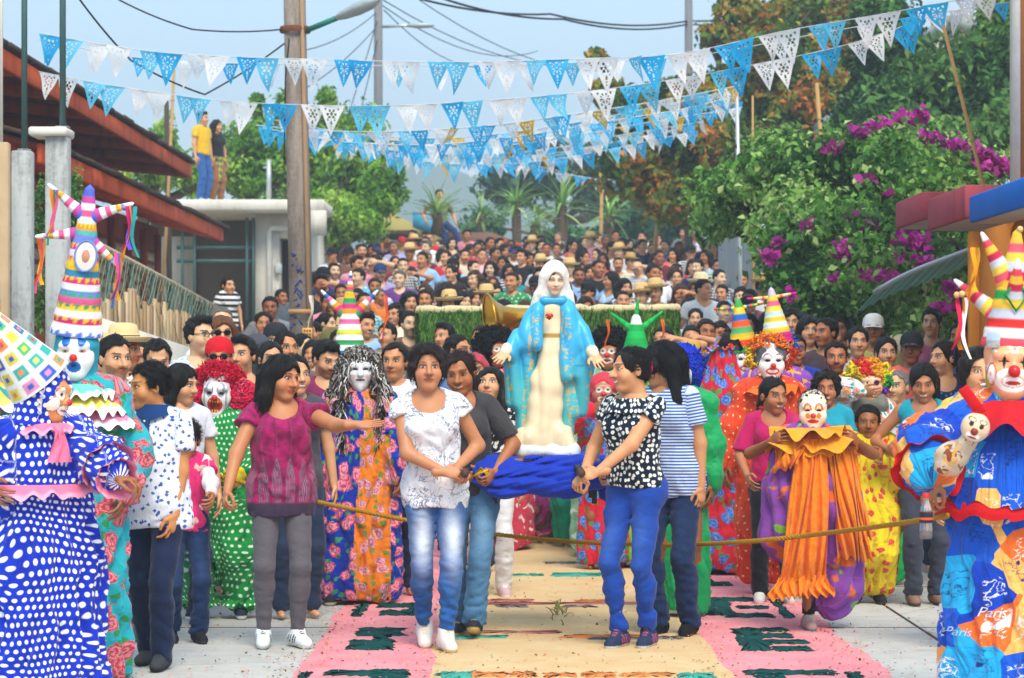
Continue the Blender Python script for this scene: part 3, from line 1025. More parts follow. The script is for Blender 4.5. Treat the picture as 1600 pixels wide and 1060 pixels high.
	# ---- posts at the near left
	for (nm,lab,u0,u1,vt,d,matn) in (('concrete_post','grey weathered concrete gate post topped by a green pole',17,48,235,17.0,grey),('wooden_plank','pale upright plank at the left picture edge beside the gate post',-8,13,222,16.6,simple('pale_plank','#b59a78',0.8,0.2,var=0.3,scale=4)),('concrete_post','concrete post with a flat cap under the red roof',70,105,212,19.0,grey)):
		a,b = W(u0,vt,d),W(u1,vt,d)
		m = MB(); m.bbox((a.x,d,G(d) - 0.1),(b.x,d + (b.x - a.x),a.z),0.012)
		o = empty(nm,((a.x + b.x) / 2,d,G(d)))
		m.v = [np.concatenate(m.v) - np.array(o.location,np.float32)]
		m.build('shaft',matn,o)
		tag(o,lab,'post')
		if vt == 212:
			m = MB(); c0,c1 = W(44,212,d - 0.05),W(106,199,d); m.bbox((c0.x,d - 0.06,c0.z),(c1.x,d + 0.3,c1.z),0.015)
			m.v = [np.concatenate(m.v) - np.array(o.location,np.float32)]
			m.build('cap',white,o)
	for (lab,u,vb,d,r) in (('green painted steel pole standing on the near gate post',38,236,17.08,0.021),('green painted steel pole on the capped concrete post',98,200,19.1,0.025),('thin white pole at the left picture edge',2,230,16.7,0.012)):
		p = W(u,vb,d)
		o = empty('steel_pole',p)
		m = MB(); m.tube([Vector((0,0,0)),Vector((0,0,2.2))],r,10); m.build('tube',steel if u > 10 else white,o,True)
		m = MB(); m.bbox((-r * 2,-r * 2,0),(r * 2,r * 2,0.012),0.003); m.build('foot_plate',grey,o)
		tag(o,lab,'pole')
	# ---- fence with bamboo canes and net
	f = empty('cane_fence',(WX(240,25),25,1.0))
	tag(f,'fence of upright canes behind green netting with a round top rail','fence')
	A,B = Vector((WX(126,22),22.0,WZ(368,22))),Vector((WX(350,29),29.0,WZ(488,29)))
	def loc(m):
		m.v = [np.concatenate(m.v) - np.array(f.location,np.float32)]
		return m
	m = MB(); m.tube([A,A.lerp(B,0.5) + Vector((0,0,0.01)),B],0.032,8); loc(m).build('top_rail',simple('rail_pipe','#b9a688',0.6,0.3),f,True)
	rn = np.random.RandomState(3)
	base = lambda t: Vector((A.lerp(B,t).x,A.lerp(B,t).y,G(A.lerp(B,t).y) + 0.45))
	for i in range(8):
		t = 0.02 + 0.137 * i
		m = MB(); p = A.lerp(B,t); m.tube([base(t) + Vector((0,0,-0.5)),p],0.026,7); loc(m).build('fence_post',steel,f,True)
	cane = [simple('cane_%d' % k,c,0.8,0.2,var=0.3,scale=7) for k,c in enumerate(('#c0a078','#a98a62','#d0b48c','#94795a'))]
	for i in range(44):
		t = (i + 0.5) / 44
		p = A.lerp(B,t)
		b = base(t)
		dv = (B - A).normalized()
		hgt = (p.z - b.z) * rn.uniform(0.72,0.84)
		w = 0.075
		m = MB()
		q0 = b + Vector((0.03,0,0)) - dv * w
		q1 = b + Vector((0.03,0,0)) + dv * w
		n3 = Vector((dv.y,-dv.x,0)) * 0.02
		jz = rn.uniform(-0.03,0.03)
		v = [q0,q1,q1 + n3,q0 + n3]
		m.add([tuple(x) for x in v] + [tuple(x + Vector((0,0,hgt + jz))) for x in v],[(3,2,1,0),(4,5,6,7),(0,1,5,4),(1,2,6,5),(2,3,7,6),(3,0,4,7)])
		loc(m).build('cane',cane[rn.randint(4)],f)
	m = MB()
	off = Vector((0.10,-0.06,0))
	for i in range(-26,110):
		for sg in (-1,1):
			pts_ = []
			for j in range(7):
				t = (i + sg * j * 3.2 + (20 if sg < 0 else 0)) / 90.0
				if 0 <= t <= 1:
					b,p = base(t),A.lerp(B,t)
					pts_.append(b.lerp(p,j / 6.0) + off * 0.4 + Vector((rn.normal(0,0.01),rn.normal(0,0.01),0)))
			if len(pts_) > 1 and i % 2:
				m.tube(pts_,0.0042,3,False)
	o = loc(m).build('netting',simple('green_net','#8fa48c',0.8,0.2),f)
	o['kind'] = 'stuff'
	# ---- white wall below the fence
	wl = empty('plaster_wall',(WX(200,20.5),20.5,G(20.5)))
	tag(wl,'low white plastered wall sloping down below the cane fence','wall')
	m = MB()
	a0,a1 = W(120,484,20),W(312,548,22.5)
	v = [(a0.x,a0.y,0),(a1.x,a1.y,0),(a1.x - 0.2,a1.y + 0.1,0),(a0.x - 0.2,a0.y + 0.1,0),tuple(a0),tuple(a1),(a1.x - 0.2,a1.y + 0.1,a1.z),(a0.x - 0.2,a0.y + 0.1,a0.z)]
	m.add(v,[(0,3,2,1),(4,5,6,7),(0,1,5,4),(1,2,6,5),(2,3,7,6),(3,0,4,7)])
	m.v = [np.concatenate(m.v) - np.array(wl.location,np.float32)]
	m.build('wall_body',white,wl)
	# ---- right: orange building with coloured slabs
	ob = empty('orange_building',(3.9,17,0))
	tag(ob,'orange walled building at the right edge with blue and maroon canopy slabs','building')
	orange = weathered('orange_wall','#d07e2c','#8a5a30',0.60,0.5,scale=2)
	peach = simple('peach_wall','#d68a52',0.85,0.2,var=0.12,scale=4)
	blue = weathered('blue_edge','#1f66bc','#3a4a66',0.60,0.5,scale=3)
	marn = weathered('maroon_edge','#a84a54','#6a3438',0.56,0.6,scale=3)
	und = simple('slab_underside','#b9a894',0.9,0.15,var=0.15)
	def part3(name,m,mat,par=None):
		m.v = [np.concatenate(m.v) - np.array(ob.location,np.float32)]
		return m.build(name,mat,par or ob)
	m = MB(); m.poly_extrude([(3.53,16.9),(8,16.9),(8,21),(4.7,21)],2.3,6.5); part3('upper_wall',m,peach)
	m = MB(); m.box((3.49,16.86,2.75),(3.545,16.95,6.5)); part3('corner_trim',m,white)
	m = MB(); m.box((3.36,15.6,0),(8,17.4,2.44)); part3('lower_wall',m,orange)
	m = MB(); m.poly_extrude([(3.6,17.4),(8,17.4),(8,21.5),(4.6,21.5)],0,2.6); part3('side_wall',m,orange)
	m = MB(); m.bbox((3.30,17.38,0),(3.44,17.52,2.44),0.01); part3('corner_post',m,orange)
	for (nm,xa_,ya,yb,z0,z1,mt) in (('canopy_slab',3.10,14.2,16.4,2.44,2.62,blue),('canopy_slab',3.22,17.2,18.75,2.52,2.76,marn),('canopy_slab',3.22,19.0,20.3,2.62,2.84,marn)):
		m = MB(); m.bbox((xa_,ya,z0),(7.5,yb,z1),0.012); s_ = part3(nm,m,mt)
		m = MB(); m.box((xa_ + 0.03,ya + 0.03,z0 - 0.006),(7.4,yb - 0.03,z0 + 0.01)); part3('underside',m,und,s_)
	# green corrugated awning
	aw = empty('metal_awning',(W(1450,440,20.8)))
	tag(aw,'green corrugated metal awning in front of the bougainvillea','awning')
	m = MB()
	def cor(u,v):
		a,b = W(1366,462,21.4),W(1540,398,20.2)
		p = a.lerp(b,u)
		bend = -0.11 * math.sin(u * 1.57 + 0.0) * 0
		p = p + Vector((0,1.2 * v,0.02 - 0.16 * v + 0.012 * math.sin(u * 60) + 0.06 * math.sin(min(u * 3.5,1.57))))
		return p - aw.location
	m.grid(cor,60,6)
	m.build('roof_sheet',simple('green_sheet','#6cb096',0.5,0.4,0.0,var=0.2),aw,True)
	m = MB(); a,b = W(1366,462,21.4),W(1540,398,20.2)
	m.tube([a.lerp(b,t) - aw.location + Vector((0,-0.02,0.03 + 0.06 * math.sin(min(t * 3.5,1.57)))) for t in np.linspace(0,1,12)],0.024,6); m.build('edge_pipe',simple('galvanised'  ,'#b8bec0'),aw,True)
	m = MB(); m.tube([b - aw.location + Vector((0,0.3,-1.9)),b - aw.location + Vector((0,0.3,0.1))],0.03,6); m.build('support_post',steel,aw,True)
	# grey sheet fence up the slope
	sf = empty('sheet_fence',(WX(1165,34),34,G(34)))
	tag(sf,'grey corrugated sheet fence beside the upper end of the crowd','fence')
	for i in range(7):
		m = MB()
		p0,p1 = W(1122 + i * 15,345 + i * 8.5,37 - i * 0.8),W(1122 + (i + 1) * 15 - 1,345 + (i + 1) * 8.5,37 - (i + 1) * 0.8)
		m.grid(lambda u,v: Vector(p0.lerp(p1,u) + Vector((0.015 * math.sin(u * 40),0,-1.5 * v))) - sf.location,16,1)
		m.build('sheet',simple('grey_sheet','#a7acae',0.5,0.4,0.2,var=0.2),sf,True)
	# far buildings
	fb = empty('far_house',(WX(690,54),54,G(54)))
	tag(fb,'far house with turquoise roof terrace and brown sheet roof behind the crowd','house')
	def part4(name,m,mat,par=None):
		m.v = [np.concatenate(m.v) - np.array(fb.location,np.float32)]
		return m.build(name,mat,par or fb)
	turq = simple('turquoise_wall','#3f9cc0',0.85,0.2,var=0.2)
	m = MB(); a,b = W(628,420,54),W(720,366,54); m.box((a.x,54,1.5),(b.x,58,b.z)); part4('wall',m,simple('teal_wall','#2a6f86',0.9,0.15,var=0.25))
	m = MB(); a,b = W(645,330,52.6),W(702,358,54.4)
	m.add([tuple(a),tuple(b),tuple(b + Vector((0,0.1,0))),tuple(a + Vector((0,0.1,0))),tuple(a + Vector((0,0,-0.35))),tuple(b + Vector((0,0,-0.3))),tuple(b + Vector((0,0.1,-0.3))),tuple(a + Vector((0,0.1,-0.35)))],[(0,3,2,1),(4,5,6,7),(0,1,5,4),(1,2,6,5),(2,3,7,6),(3,0,4,7)]); part4('terrace_wall',m,turq)
	for (pts_,mt,nm) in ((((598,324),(648,352),(720,388),(590,388)),'#a89a5c','olive_roof'),(((690,362),(770,364),(846,392),(700,392)),'#7a5c50','sheet_roof'),(((770,371),(846,388),(846,394),(770,378)),'#b0533e','roof_edge')):
		m = MB()
		dd = 53.4 if nm == 'olive_roof' else (52.2 if nm == 'sheet_roof' else 52.0)
		q = [W(u,v,dd) for u,v in pts_]
		m.add([tuple(p) for p in q] + [tuple(p + Vector((0,1.8,0.06))) for p in q],[(0,1,2,3),(7,6,5,4),(0,4,5,1),(1,5,6,2),(2,6,7,3),(3,7,4,0)]); part4(nm,m,simple(nm,mt,0.8,0.2,var=0.25,scale=3))
	bh = empty('beige_house',(WX(610,50),50,G(50)))
	tag(bh,'beige wall of a house half hidden by the green tree and far pole','house')
	m = MB(); a,b = W(575,440,50),W(645,368,50); m.box((a.x,50,1.5),(b.x,53,b.z)); m.v = [np.concatenate(m.v) - np.array(bh.location,np.float32)]; m.build('wall',simple('beige_wall','#c8b692',0.9,0.15,var=0.15),bh)
	m = MB(); a,b = W(568,370,49.6),W(652,362,50); m.box((a.x,49.5,a.z),(b.x,53.4,b.z)); m.v = [np.concatenate(m.v) - np.array(bh.location,np.float32)]; m.build('roof',tile,bh)
	wh = empty('white_house',(WX(1520,50),50,G(50)))
	tag(wh,'white house wall showing high among the dark trees','house')
	m = MB(); a,b = W(1478,190,50),W(1562,48,50); m.box((a.x,50,1.5),(b.x,54,b.z)); m.v = [np.concatenate(m.v) - np.array(wh.location,np.float32)]; m.build('wall',white,wh)
	m = MB(); a,b = W(1472,48,49.6),W(1568,30,50); m.box((a.x,49.5,a.z),(b.x,54.2,b.z)); m.v = [np.concatenate(m.v) - np.array(wh.location,np.float32)]; m.build('roof_slab',grey,wh)
	m = MB(); a,b = W(1508,170,49.98),W(1536,100,49.99); m.box((a.x,49.95,a.z),(b.x,49.99,b.z)); m.v = [np.concatenate(m.v) - np.array(wh.location,np.float32)]; m.build('window',darkm,wh)
	ph = empty('pink_house',(WX(1320,40),40,G(40)))
	tag(ph,'pink house wall with grey roof peeking over the bougainvillea','house')
	m = MB(); a,b = W(1285,300,40),W(1352,196,40); m.box((a.x,40,1.5),(b.x,42,b.z)); m.v = [np.concatenate(m.v) - np.array(ph.location,np.float32)]; m.build('wall',simple('pink_wall','#c0485c',0.85,0.2,var=0.15),ph)
	m = MB(); a,b = W(1302,197,39.6),W(1350,176,40); m.box((a.x,39.6,a.z),(b.x,42.2,b.z)); m.v = [np.concatenate(m.v) - np.array(ph.location,np.float32)]; m.build('roof',simple('grey_sheet'  ,'#a7acae'),ph)
def poles_and_wires():
	G = ground_z
	conc = weathered('pole_concrete','#968a80','#5c5048',0.50,0.7,scale=5)
	warm = simple('pole_lit_edge','#9c7c5c',0.8,0.2,var=0.3,scale=5)  # warm tone of sunlight on the pole's right edge, put into a colour
	gal = simple('galvanised','#b8bec0',0.4,0.5,0.5)
	lampm = simple('lamp_housing','#a4aeb0',0.4,0.4,0.1)
	greenp = simple('green_arm','#1f7a66',0.5,0.4)
	wire = simple('black_wire','#22252a',0.6,0.3)
	d = 24.0
	p = empty('utility_pole',(WX(476,d),d,G(d)))
	tag(p,'tall square weathered utility pole with a street lamp, blue scribbles and paper notices','pole')
	top = Vector((WX(459,d),d,WZ(-60,d))) - p.location
	m = MB()
	w0,w1 = 0.112,0.100
	m.add([(-w0,-w0,0),(w0,-w0,0),(w0,w0,0),(-w0,w0,0)] + [tuple(top + Vector(c)) for c in ((-w1,-w1,0),(w1,-w1,0),(w1,w1,0),(-w1,w1,0))],[(3,2,1,0),(4,5,6,7),(0,1,5,4),(1,2,6,5),(2,3,7,6),(3,0,4,7)])
	m.build('shaft',conc,p)
	m = MB(); a = Vector((0.085,-w0 - 0.012,0.3)); b = top + Vector((0.078,-w1 - 0.012,0)); m.tube([a,b],[0.024,0.020],6); m.build('lit_edge_strip',warm,p)  # added strip: paints the sunlit right edge onto the pole
	def onpole(v):
		t = (WZ(v,d) - p.location.z) / top.z
		return top * t
	m = MB(); c = onpole(47); m.lathe([(0.15,-0.03),(0.16,0),(0.15,0.03)],14,Matrix.Translation(c)); m.build('band',simple('rust','#7a4a34',0.8,0.2,0.2),p,True)
	m = MB(); c = onpole(50) + Vector((0.1,-0.05,0)); e = W(527,28,d - 0.3) - p.location; m.tube([c,e],0.028,8); arm = m.build('lamp_arm',greenp,p,True)
	m = MB()
	e2 = W(590,0,d - 0.6) - p.location
	dv = (e2 - e)
	M = Matrix.Translation(e) @ dv.to_track_quat('Z','X').to_matrix().to_4x4()
	L = dv.length
	m.lathe([(0.001,-0.02),(0.035,0),(0.06,L * 0.15),(0.085,L * 0.5),(0.080,L * 0.8),(0.04,L),(0.001,L + 0.02)],14,M,0.75,1.0)
	m.build('lamp_head',lampm,p,True)
	m = MB()
	rn = np.random.RandomState(2)
	for k in range(9):
		c = onpole(400 + 13 * k) + Vector((-0.02,-w0 - 0.004,0))
		for j in range(3):
			a = c + Vector((rn.uniform(-0.05,0.05),0,rn.uniform(-0.03,0.03)))
			m.tube([a,a + Vector((rn.uniform(-0.03,0.03),0,rn.uniform(-0.04,0.04))),a + Vector((rn.uniform(-0.04,0.04),0,rn.uniform(-0.04,0.04)))],0.006,4)
	m.build('painted_scribble',simple('blue_paint','#3a4f9a',0.7),p)['kind'] = 'stuff'
	for (v0,v1,x0_,x1_,cl) in ((484,491,-0.115,0.115,'#b98a5a'),(513,533,0.02,0.12,'#d9a860')):
		m = MB(); a,b = onpole(v1),onpole(v0); m.box((a.x + x0_,-w0 - 0.055,a.z),(a.x + x1_,-w0 - 0.050,b.z)); n_ = m.build('paper_notice',simple('notice' + cl,cl,0.8),p)
		if v0 == 513:
			m = MB()
			for r_ in range(3):
				for c_ in range(3):
					m.box((a.x + 0.035 + c_ * 0.026,-w0 - 0.0585,a.z + 0.02 + r_ * 0.035),(a.x + 0.053 + c_ * 0.026,-w0 - 0.0555,a.z + 0.042 + r_ * 0.035))
			m.build('notice_print',simple('print_brown','#a0562c',0.8),n_)
	# far poles
	for (lab,u,d2,r,vt) in (('grey far utility pole with a lamp reaching right',591,48,0.085,-40),('dark utility pole rising behind the orange leaved tree',1076,46,0.075,-40)):
		o = empty('utility_pole',(WX(u,d2),d2,G(d2)))
		tag(o,lab,'pole')
		hgt = WZ(vt,d2) - G(d2)
		m = MB(); m.tube([Vector((0,0,-0.2)),Vector((0,0,hgt))],[r * 1.2,r],10); m.build('shaft',simple('pole_grey','#77777a',0.8,0.2,var=0.25),o,True)
		if u == 591:
			m = MB(); a,b = W(598,42,d2) - o.location,W(637,40,d2 - 0.3) - o.location; m.tube([a,b],0.03,6); m.build('lamp_arm',gal,o,True)
			m = MB(); L = 0.55; M = Matrix.Translation(b) @ Matrix.Rotation(math.pi / 2,4,'Y'); m.lathe([(0.001,-0.02),(0.05,0),(0.09,L * 0.4),(0.07,L * 0.8),(0.001,L)],12,M,0.7,1.0); m.build('lamp_head',lampm,o,True)
			for (v0,v1,cl) in ((380,405,'#d0762c'),(405,425,'#2f8f98')):
				m = MB(); m.tube([Vector((0,0,WZ(v1,d2) - o.location.z)),Vector((0,0,WZ(v0,d2) - o.location.z))],r * 1.25,10); m.build('painted_band',simple('band' + cl,cl,0.7),o,True)
	# bamboo and pipe poles that hold the bunting
	for (lab,a,b,d3,r,mt) in (('leaning bamboo pole before the dark tree at the right',(1474,40),(1533,280),19.5,0.018,BAMBOO),('thin grey pole holding several bunting strings',(1151,128),(1155,420),30,0.030,gal),('bamboo pole in front of the orange leaved tree',(1276,130),(1288,300),31,0.032,BAMBOO),
								   ('short bamboo pole left of the leaning one above the crowd',(1036,278),(1022,390),46,0.05,BAMBOO),('straight bamboo pole beside the yuccas',(940,300),(938,385),50,0.045,BAMBOO),('slim bamboo stick behind the rooftop pair',(272,108),(262,300),40,0.03,BAMBOO),('dark wooden stake behind the rooftop man',(260,158),(262,300),41,0.05,simple('dark_stake','#4a3c38',0.9)),('thin bamboo cane beside the grey bunting pole',(1176,150),(1176,330),31,0.018,BAMBOO)):
		p0,p1 = W(a[0],a[1],d3),W(b[0],b[1],d3)
		dn = (p1 - p0).normalized()
		if abs(dn.z) > 0.1:
			t = (G(d3) - p1.z) / dn.z
			p1 = p1 + dn * max(t,0)
		o = empty('bunting_pole',p1)
		tag(o,lab,'pole')
		m = MB(); m.tube([Vector((0,0,0)),(p0 - p1) * 0.5 + Vector((0.01,0,0)),p0 - p1],[r,r * 0.95,r * 0.8],8); sh = m.build('cane',mt,o,True)
		if mt is BAMBOO:
			m = MB()
			for k in range(1,9):
				c = (p0 - p1) * (k / 9.0)
				m.lathe([(r * 0.9,-0.012),(r * 1.16,0),(r * 0.9,0.012)],8,Matrix.Translation(c))
			m.build('joint_ring',BAMBOO,o,True)['kind'] = 'stuff'
	# wires
	def wirep(lab,pts_,r=0.006):
		P3 = [W(*q) for q in pts_]
		out = []
		for i in range(len(P3) - 1):
			for t in np.linspace(0,1,12,endpoint=(i == len(P3) - 2)):
				c = P3[i].lerp(P3[i + 1],t)
				c.z -= 4 * 0.02 * (P3[i + 1] - P3[i]).length * t * (1 - t)
				out.append(c)
		o = empty('overhead_wire',out[0])
		tag(o,lab,'wire')
		m = MB(); m.tube([c - out[0] for c in out],r,5); m.build('cable',wire,o,True)
	wirep('slack black cable crossing the sky above the red roof',[(122,-4,21),(205,95,22),(320,148,23),(455,60,24)],0.009)
	wirep('thin cable swinging from upper left to the pole lamp',[(178,-4,22),(300,46,23),(450,45,24)],0.008)
	wirep('pair of dark cables high across the sky, upper one',[(640,-6,36),(860,22,40),(1075,33,46),(1240,22,46)],0.018)
	wirep('pair of dark cables high across the sky, lower one',[(680,-6,36),(880,30,40),(1075,38,46),(1330,42,46)],0.018)
	for k,(u0,v0,u1,v1) in enumerate(((596,8,840,80),(598,0,930,100),(600,16,780,100),(640,-10,960,110))):
		wirep(('thin service wire running down right from the far pole, %s' % ('first','second','third','fourth')[k]),[(u0,v0,48),(u1,v1,72)],0.012)
	for k,(u0,v0,u1,v1) in enumerate(((590,30,500,300),(590,60,520,330),(588,20,470,80),(586,45,455,150))):
		wirep(('thin service wire drooping left from the far pole, %s' % ('first','second','third','fourth')[k]),[(u0,v0,48),(u1,v1,42)],0.010)
	wirep('black cable running down along the utility pole',[(452,60,23.8),(446,120,23.8),(444,250,23.8)],0.008)
# ------------------------------------------------------------------ skin, hair and cloth materials
def mk_skin():
	g = Gr('skin')
	a = g.attr('col')
	n = g.noise(g.objpos(),14,4,0.6)
	f = g.math('MULTIPLY_ADD',n,0.3,0.85)
	tone = g.mix(1.0,g.objcol(),a.outputs['Color'],'MULTIPLY')
	tone = g.mix(1.0,tone,f,'MULTIPLY')
	c = tone
	g.b.inputs['Subsurface Weight'].default_value = 0.08
	g.b.inputs['Subsurface Radius'].default_value = (0.02,0.008,0.004)
	g.bump(g.noise(g.objpos(),160,3,0.6),0.12,0.004)
	return g.fin(c,0.5,0.4)
def mk_hair():
	g = Gr('hair')
	p = g.attr('pat').outputs['Vector']
	st = g.noise(g.vmath('MULTIPLY',p,(160,160,12)),1.0,4,0.6)
	f = g.math('MULTIPLY_ADD',st,1.2,0.2)
	c = g.mix(1.0,g.objcol(),f,'MULTIPLY')
	g.bump(st,0.9,0.012)
	return g.fin(c,0.5,0.22)
def mk_wig():
	g = Gr('curly_wig')
	p = g.objpos()
	v = g.voro(p,70).outputs['Distance']
	n = g.noise(p,30,4,0.7)
	f = g.math('ADD',g.math('MULTIPLY',v,-0.7),g.math('MULTIPLY_ADD',n,1.0,0.75))
	a = g.attr('col')
	c = g.mix(1.0,a.outputs['Color'],f,'MULTIPLY')
	g.bump(v,1.0,0.02)
	return g.fin(c,0.7,0.2)
def mk_mask():
	g = Gr('painted_mask')
	a = g.attr('col')
	n = g.noise(g.objpos(),25,4,0.6)
	c = g.mix(1.0,a.outputs['Color'],g.math('MULTIPLY_ADD',n,0.3,0.85),'MULTIPLY')
	return g.fin(c,0.35,0.45)
def mk_colcloth(name='dyed_cloth',rough=0.8):
	g = Gr(name)
	a = g.attr('col')
	n = g.noise(g.objpos(),18,4,0.6)
	c = g.mix(1.0,a.outputs['Color'],g.math('MULTIPLY_ADD',n,0.35,0.82),'MULTIPLY')
	g.bump(g.noise(g.objpos(),35,4,0.6),0.35,0.01)
	return g.fin(c,rough,0.2)
def cloth_end(g,c,rough=0.8,bump=0.35,sheen=0.15,crease=None):
	bump = bump * 1.5
	cr = crease
	p = g.objpos()
	n = g.noise(p,9,4,0.6)
	c = g.mix(1.0,c,g.math('MULTIPLY_ADD',n,0.3,0.85),'MULTIPLY')
	h = g.math('ADD',g.noise(p,22,4,0.6,0.6),g.math('MULTIPLY',g.noise(p,300,2,0.5),0.12))
	if cr is not None:
		r1 = g.math('ABSOLUTE',g.math('SUBTRACT',g.noise(g.vmath('MULTIPLY',cr,(11,1.6,0)),1.0,3,0.55,0.4),0.5))
		h = g.math('ADD',h,g.math('MULTIPLY',r1,-9.0))
	g.bump(h,bump,0.012)
	return g.fin(c,rough,0.2,0,sheen)
def fab(name,kind='plain',base='#888888',**k):
	"""a fabric; 'pat' holds metres along the cloth"""
	if name in MATS:
		return MATS[name]
	g = Gr(name)
	b = (*lin(base),1) if base != 'obj' else g.objcol()
	p = g.attr('pat').outputs['Vector']
	sep = g.node('ShaderNodeSeparateXYZ')
	g.set(sep.inputs[0],p)
	U,V = sep.outputs[0],sep.outputs[1]
	c = b
	if kind == 'dots':
		s_,r_ = k.get('s',0.05),k.get('r',0.3)
		row = g.math('FLOOR',g.math('DIVIDE',V,s_))
		odd = g.math('MULTIPLY',g.math('FLOORED_MODULO',row,2.0),0.5)
		uu = g.math('SUBTRACT',g.math('FRACT',g.math('ADD',g.math('DIVIDE',U,s_),odd)),0.5)
		vv = g.math('SUBTRACT',g.math('FRACT',g.math('DIVIDE',V,s_)),0.5)
		d = g.math('SQRT',g.math('ADD',g.math('MULTIPLY',uu,uu),g.math('MULTIPLY',vv,vv)))
		c = g.mix(g.step(d,r_,0.05),(*lin(k.get('c2','#ffffff')),1),b)
	elif kind == 'stripes':
		s_ = k.get('s',0.012)
		w = g.math('FRACT',g.math('DIVIDE',V if k.get('dir','h') == 'h' else U,s_))
		c = g.mix(g.step(w,k.get('duty',0.5),0.06),b,(*lin(k.get('c2','#ffffff')),1))
	elif kind == 'daisy':           # pale oval blossoms on a dark ground
		v = g.voro(p,1.0 / k.get('s',0.04),'F1','2D',rand=0.7)
		d = v.outputs['Distance']
		petal = g.math('SUBTRACT',1.0,g.step(g.math('ADD',d,g.math('MULTIPLY_ADD',g.noise(p,70,2,0.5),0.5,-0.25)),0.30,0.06))
		c = g.mix(petal,b,(*lin('#eef2ea'),1))
		c = g.mix(g.math('SUBTRACT',1.0,g.step(d,0.07,0.04)),c,(*lin('#b8bc8a'),1))
	elif kind == 'roses':
		wv = g.vmath('ADD',p,g.vmath('SCALE',g.node('ShaderNodeTexNoise',None,Scale=25.0).outputs[1],(0,0,0)))
		s_ = k.get('s',0.09)
		nz = g.noise(p,60,2,0.6)
		# leaves
		vl = g.voro(p,1.7 / s_,'F1','2D')
		dl = g.math('ADD',vl.outputs['Distance'],g.math('MULTIPLY_ADD',nz,0.5,-0.25))
		lf = g.math('SUBTRACT',1.0,g.step(dl,0.27,0.05))
		sel = g.step(g.node('ShaderNodeSeparateColor',None,Color=vl.outputs['Color']).outputs[0],0.42,0.02)
		c = g.mix(g.math('MULTIPLY',lf,sel),b,(*lin(k.get('leaf','#3f8f5a')),1))
		# blossoms with petal rings
		v = g.voro(p,1.0 / s_,'F1','2D',rand=0.85)
		d = g.math('ADD',v.outputs['Distance'],g.math('MULTIPLY_ADD',nz,0.42,-0.21))
		ring = g.math('MULTIPLY_ADD',g.math('SINE',g.math('MULTIPLY',d,34.0)),0.5,0.5)
		fl = g.mix(ring,(*lin(k.get('c2','#e0567a')),1),(*lin(k.get('c3','#f3b0c0')),1))
		c = g.mix(g.math('SUBTRACT',1.0,g.step(d,k.get('r',0.36),0.04)),c,fl)
	elif kind == 'blots':            # irregular prints of two colours
		n1 = g.noise(p,1.0 / k.get('s',0.06),2,0.5,0.5)
		n2 = g.noise(g.vmath('ADD',p,(3.1,7.7,0)),1.0 / k.get('s',0.06),2,0.5,0.5)
		c = g.mix(g.step(n1,k.get('t',0.58),0.015),b,(*lin(k.get('c2','#ffffff')),1))
		if 'c3' in k:
			c = g.mix(g.step(n2,k.get('t3',0.6),0.015),c,(*lin(k['c3']),1))
	elif kind == 'scribble':         # thin grey drawing on pale ground
		n1 = g.noise(p,1.0 / k.get('s',0.05),5,0.65,0.8)
		ln = g.math('ABSOLUTE',g.math('SUBTRACT',n1,0.5))
		lf = g.math('SUBTRACT',1.0,g.step(ln,k.get('w',0.012),0.01))
		big = g.step(g.noise(p,5.0,2,0.5),k.get('area',0.48),0.06)
		c = g.mix(g.math('MULTIPLY',g.math('MULTIPLY',lf,big),k.get('amt',0.85)),b,(*lin(k.get('c2','#50586a')),1))
	elif kind == 'marks':            # scattered small dashes
		pv = g.vmath('MULTIPLY',p,(1.0,1.0,1.0))
		v = g.voro(pv,1.0 / k.get('s',0.04),'F1','2D',metric='MANHATTAN')
		n1 = g.noise(p,90,2,0.5)
		d = g.math('ADD',v.outputs['Distance'],g.math('MULTIPLY_ADD',n1,0.6,-0.3))
		c = g.mix(g.math('SUBTRACT',1.0,g.step(d,k.get('r',0.24),0.03)),b,(*lin(k.get('c2','#3b5c9a')),1))
	elif kind == 'denim':
		fade = g.attr('fade').outputs['Fac']
		n1 = g.noise(p,7,4,0.6)
		f = g.math('MULTIPLY',fade,g.math('MULTIPLY_ADD',n1,0.8,0.55),clamp=True)
		c = g.mix(f,b,(*lin(k.get('c2','#b9cbe0')),1))
		tw = g.noise(g.vmath('MULTIPLY',p,(260,60,1)),1.0,2,0.6)
		c = g.mix(1.0,c,g.math('MULTIPLY_ADD',tw,0.5,0.75),'MULTIPLY')
	elif kind == 'plaid':
		a1 = g.step(g.math('FRACT',g.math('DIVIDE',U,k.get('s',0.05))),0.55,0.05)
		a2 = g.step(g.math('FRACT',g.math('DIVIDE',V,k.get('s',0.05))),0.55,0.05)
		c2 = (*lin(k.get('c2','#ffffff')),1)
		c = g.mix(g.math('MULTIPLY',g.math('ADD',a1,a2),0.5),b,c2)
	elif kind == 'paisley':          # dark maroon motifs rising from a border
		n1 = g.noise(p,14,3,0.6,0.4)
		pl = g.math('ABSOLUTE',g.math('SINE',g.math('MULTIPLY',g.math('ADD',U,V),60.0)))
		c = g.mix(g.math('MULTIPLY',g.step(n1,0.5,0.12),0.7),b,(*lin('#4a1030'),1))
		hgt = k.get('z0',0.0)
		uu = g.math('SUBTRACT',g.math('FRACT',g.math('DIVIDE',U,0.075)),0.5)
		hv = g.math('DIVIDE',g.math('SUBTRACT',V,hgt),0.24)
		drop = g.math('MULTIPLY',g.math('SINE',g.math('MULTIPLY',g.math('POWER',g.math('SUBTRACT',1.0,hv,clamp=True),0.8),2.2)),0.40)
		inside = g.math('MULTIPLY',g.step(drop,g.math('ABSOLUTE',uu),0.03),g.step(hv,0.0,0.03))
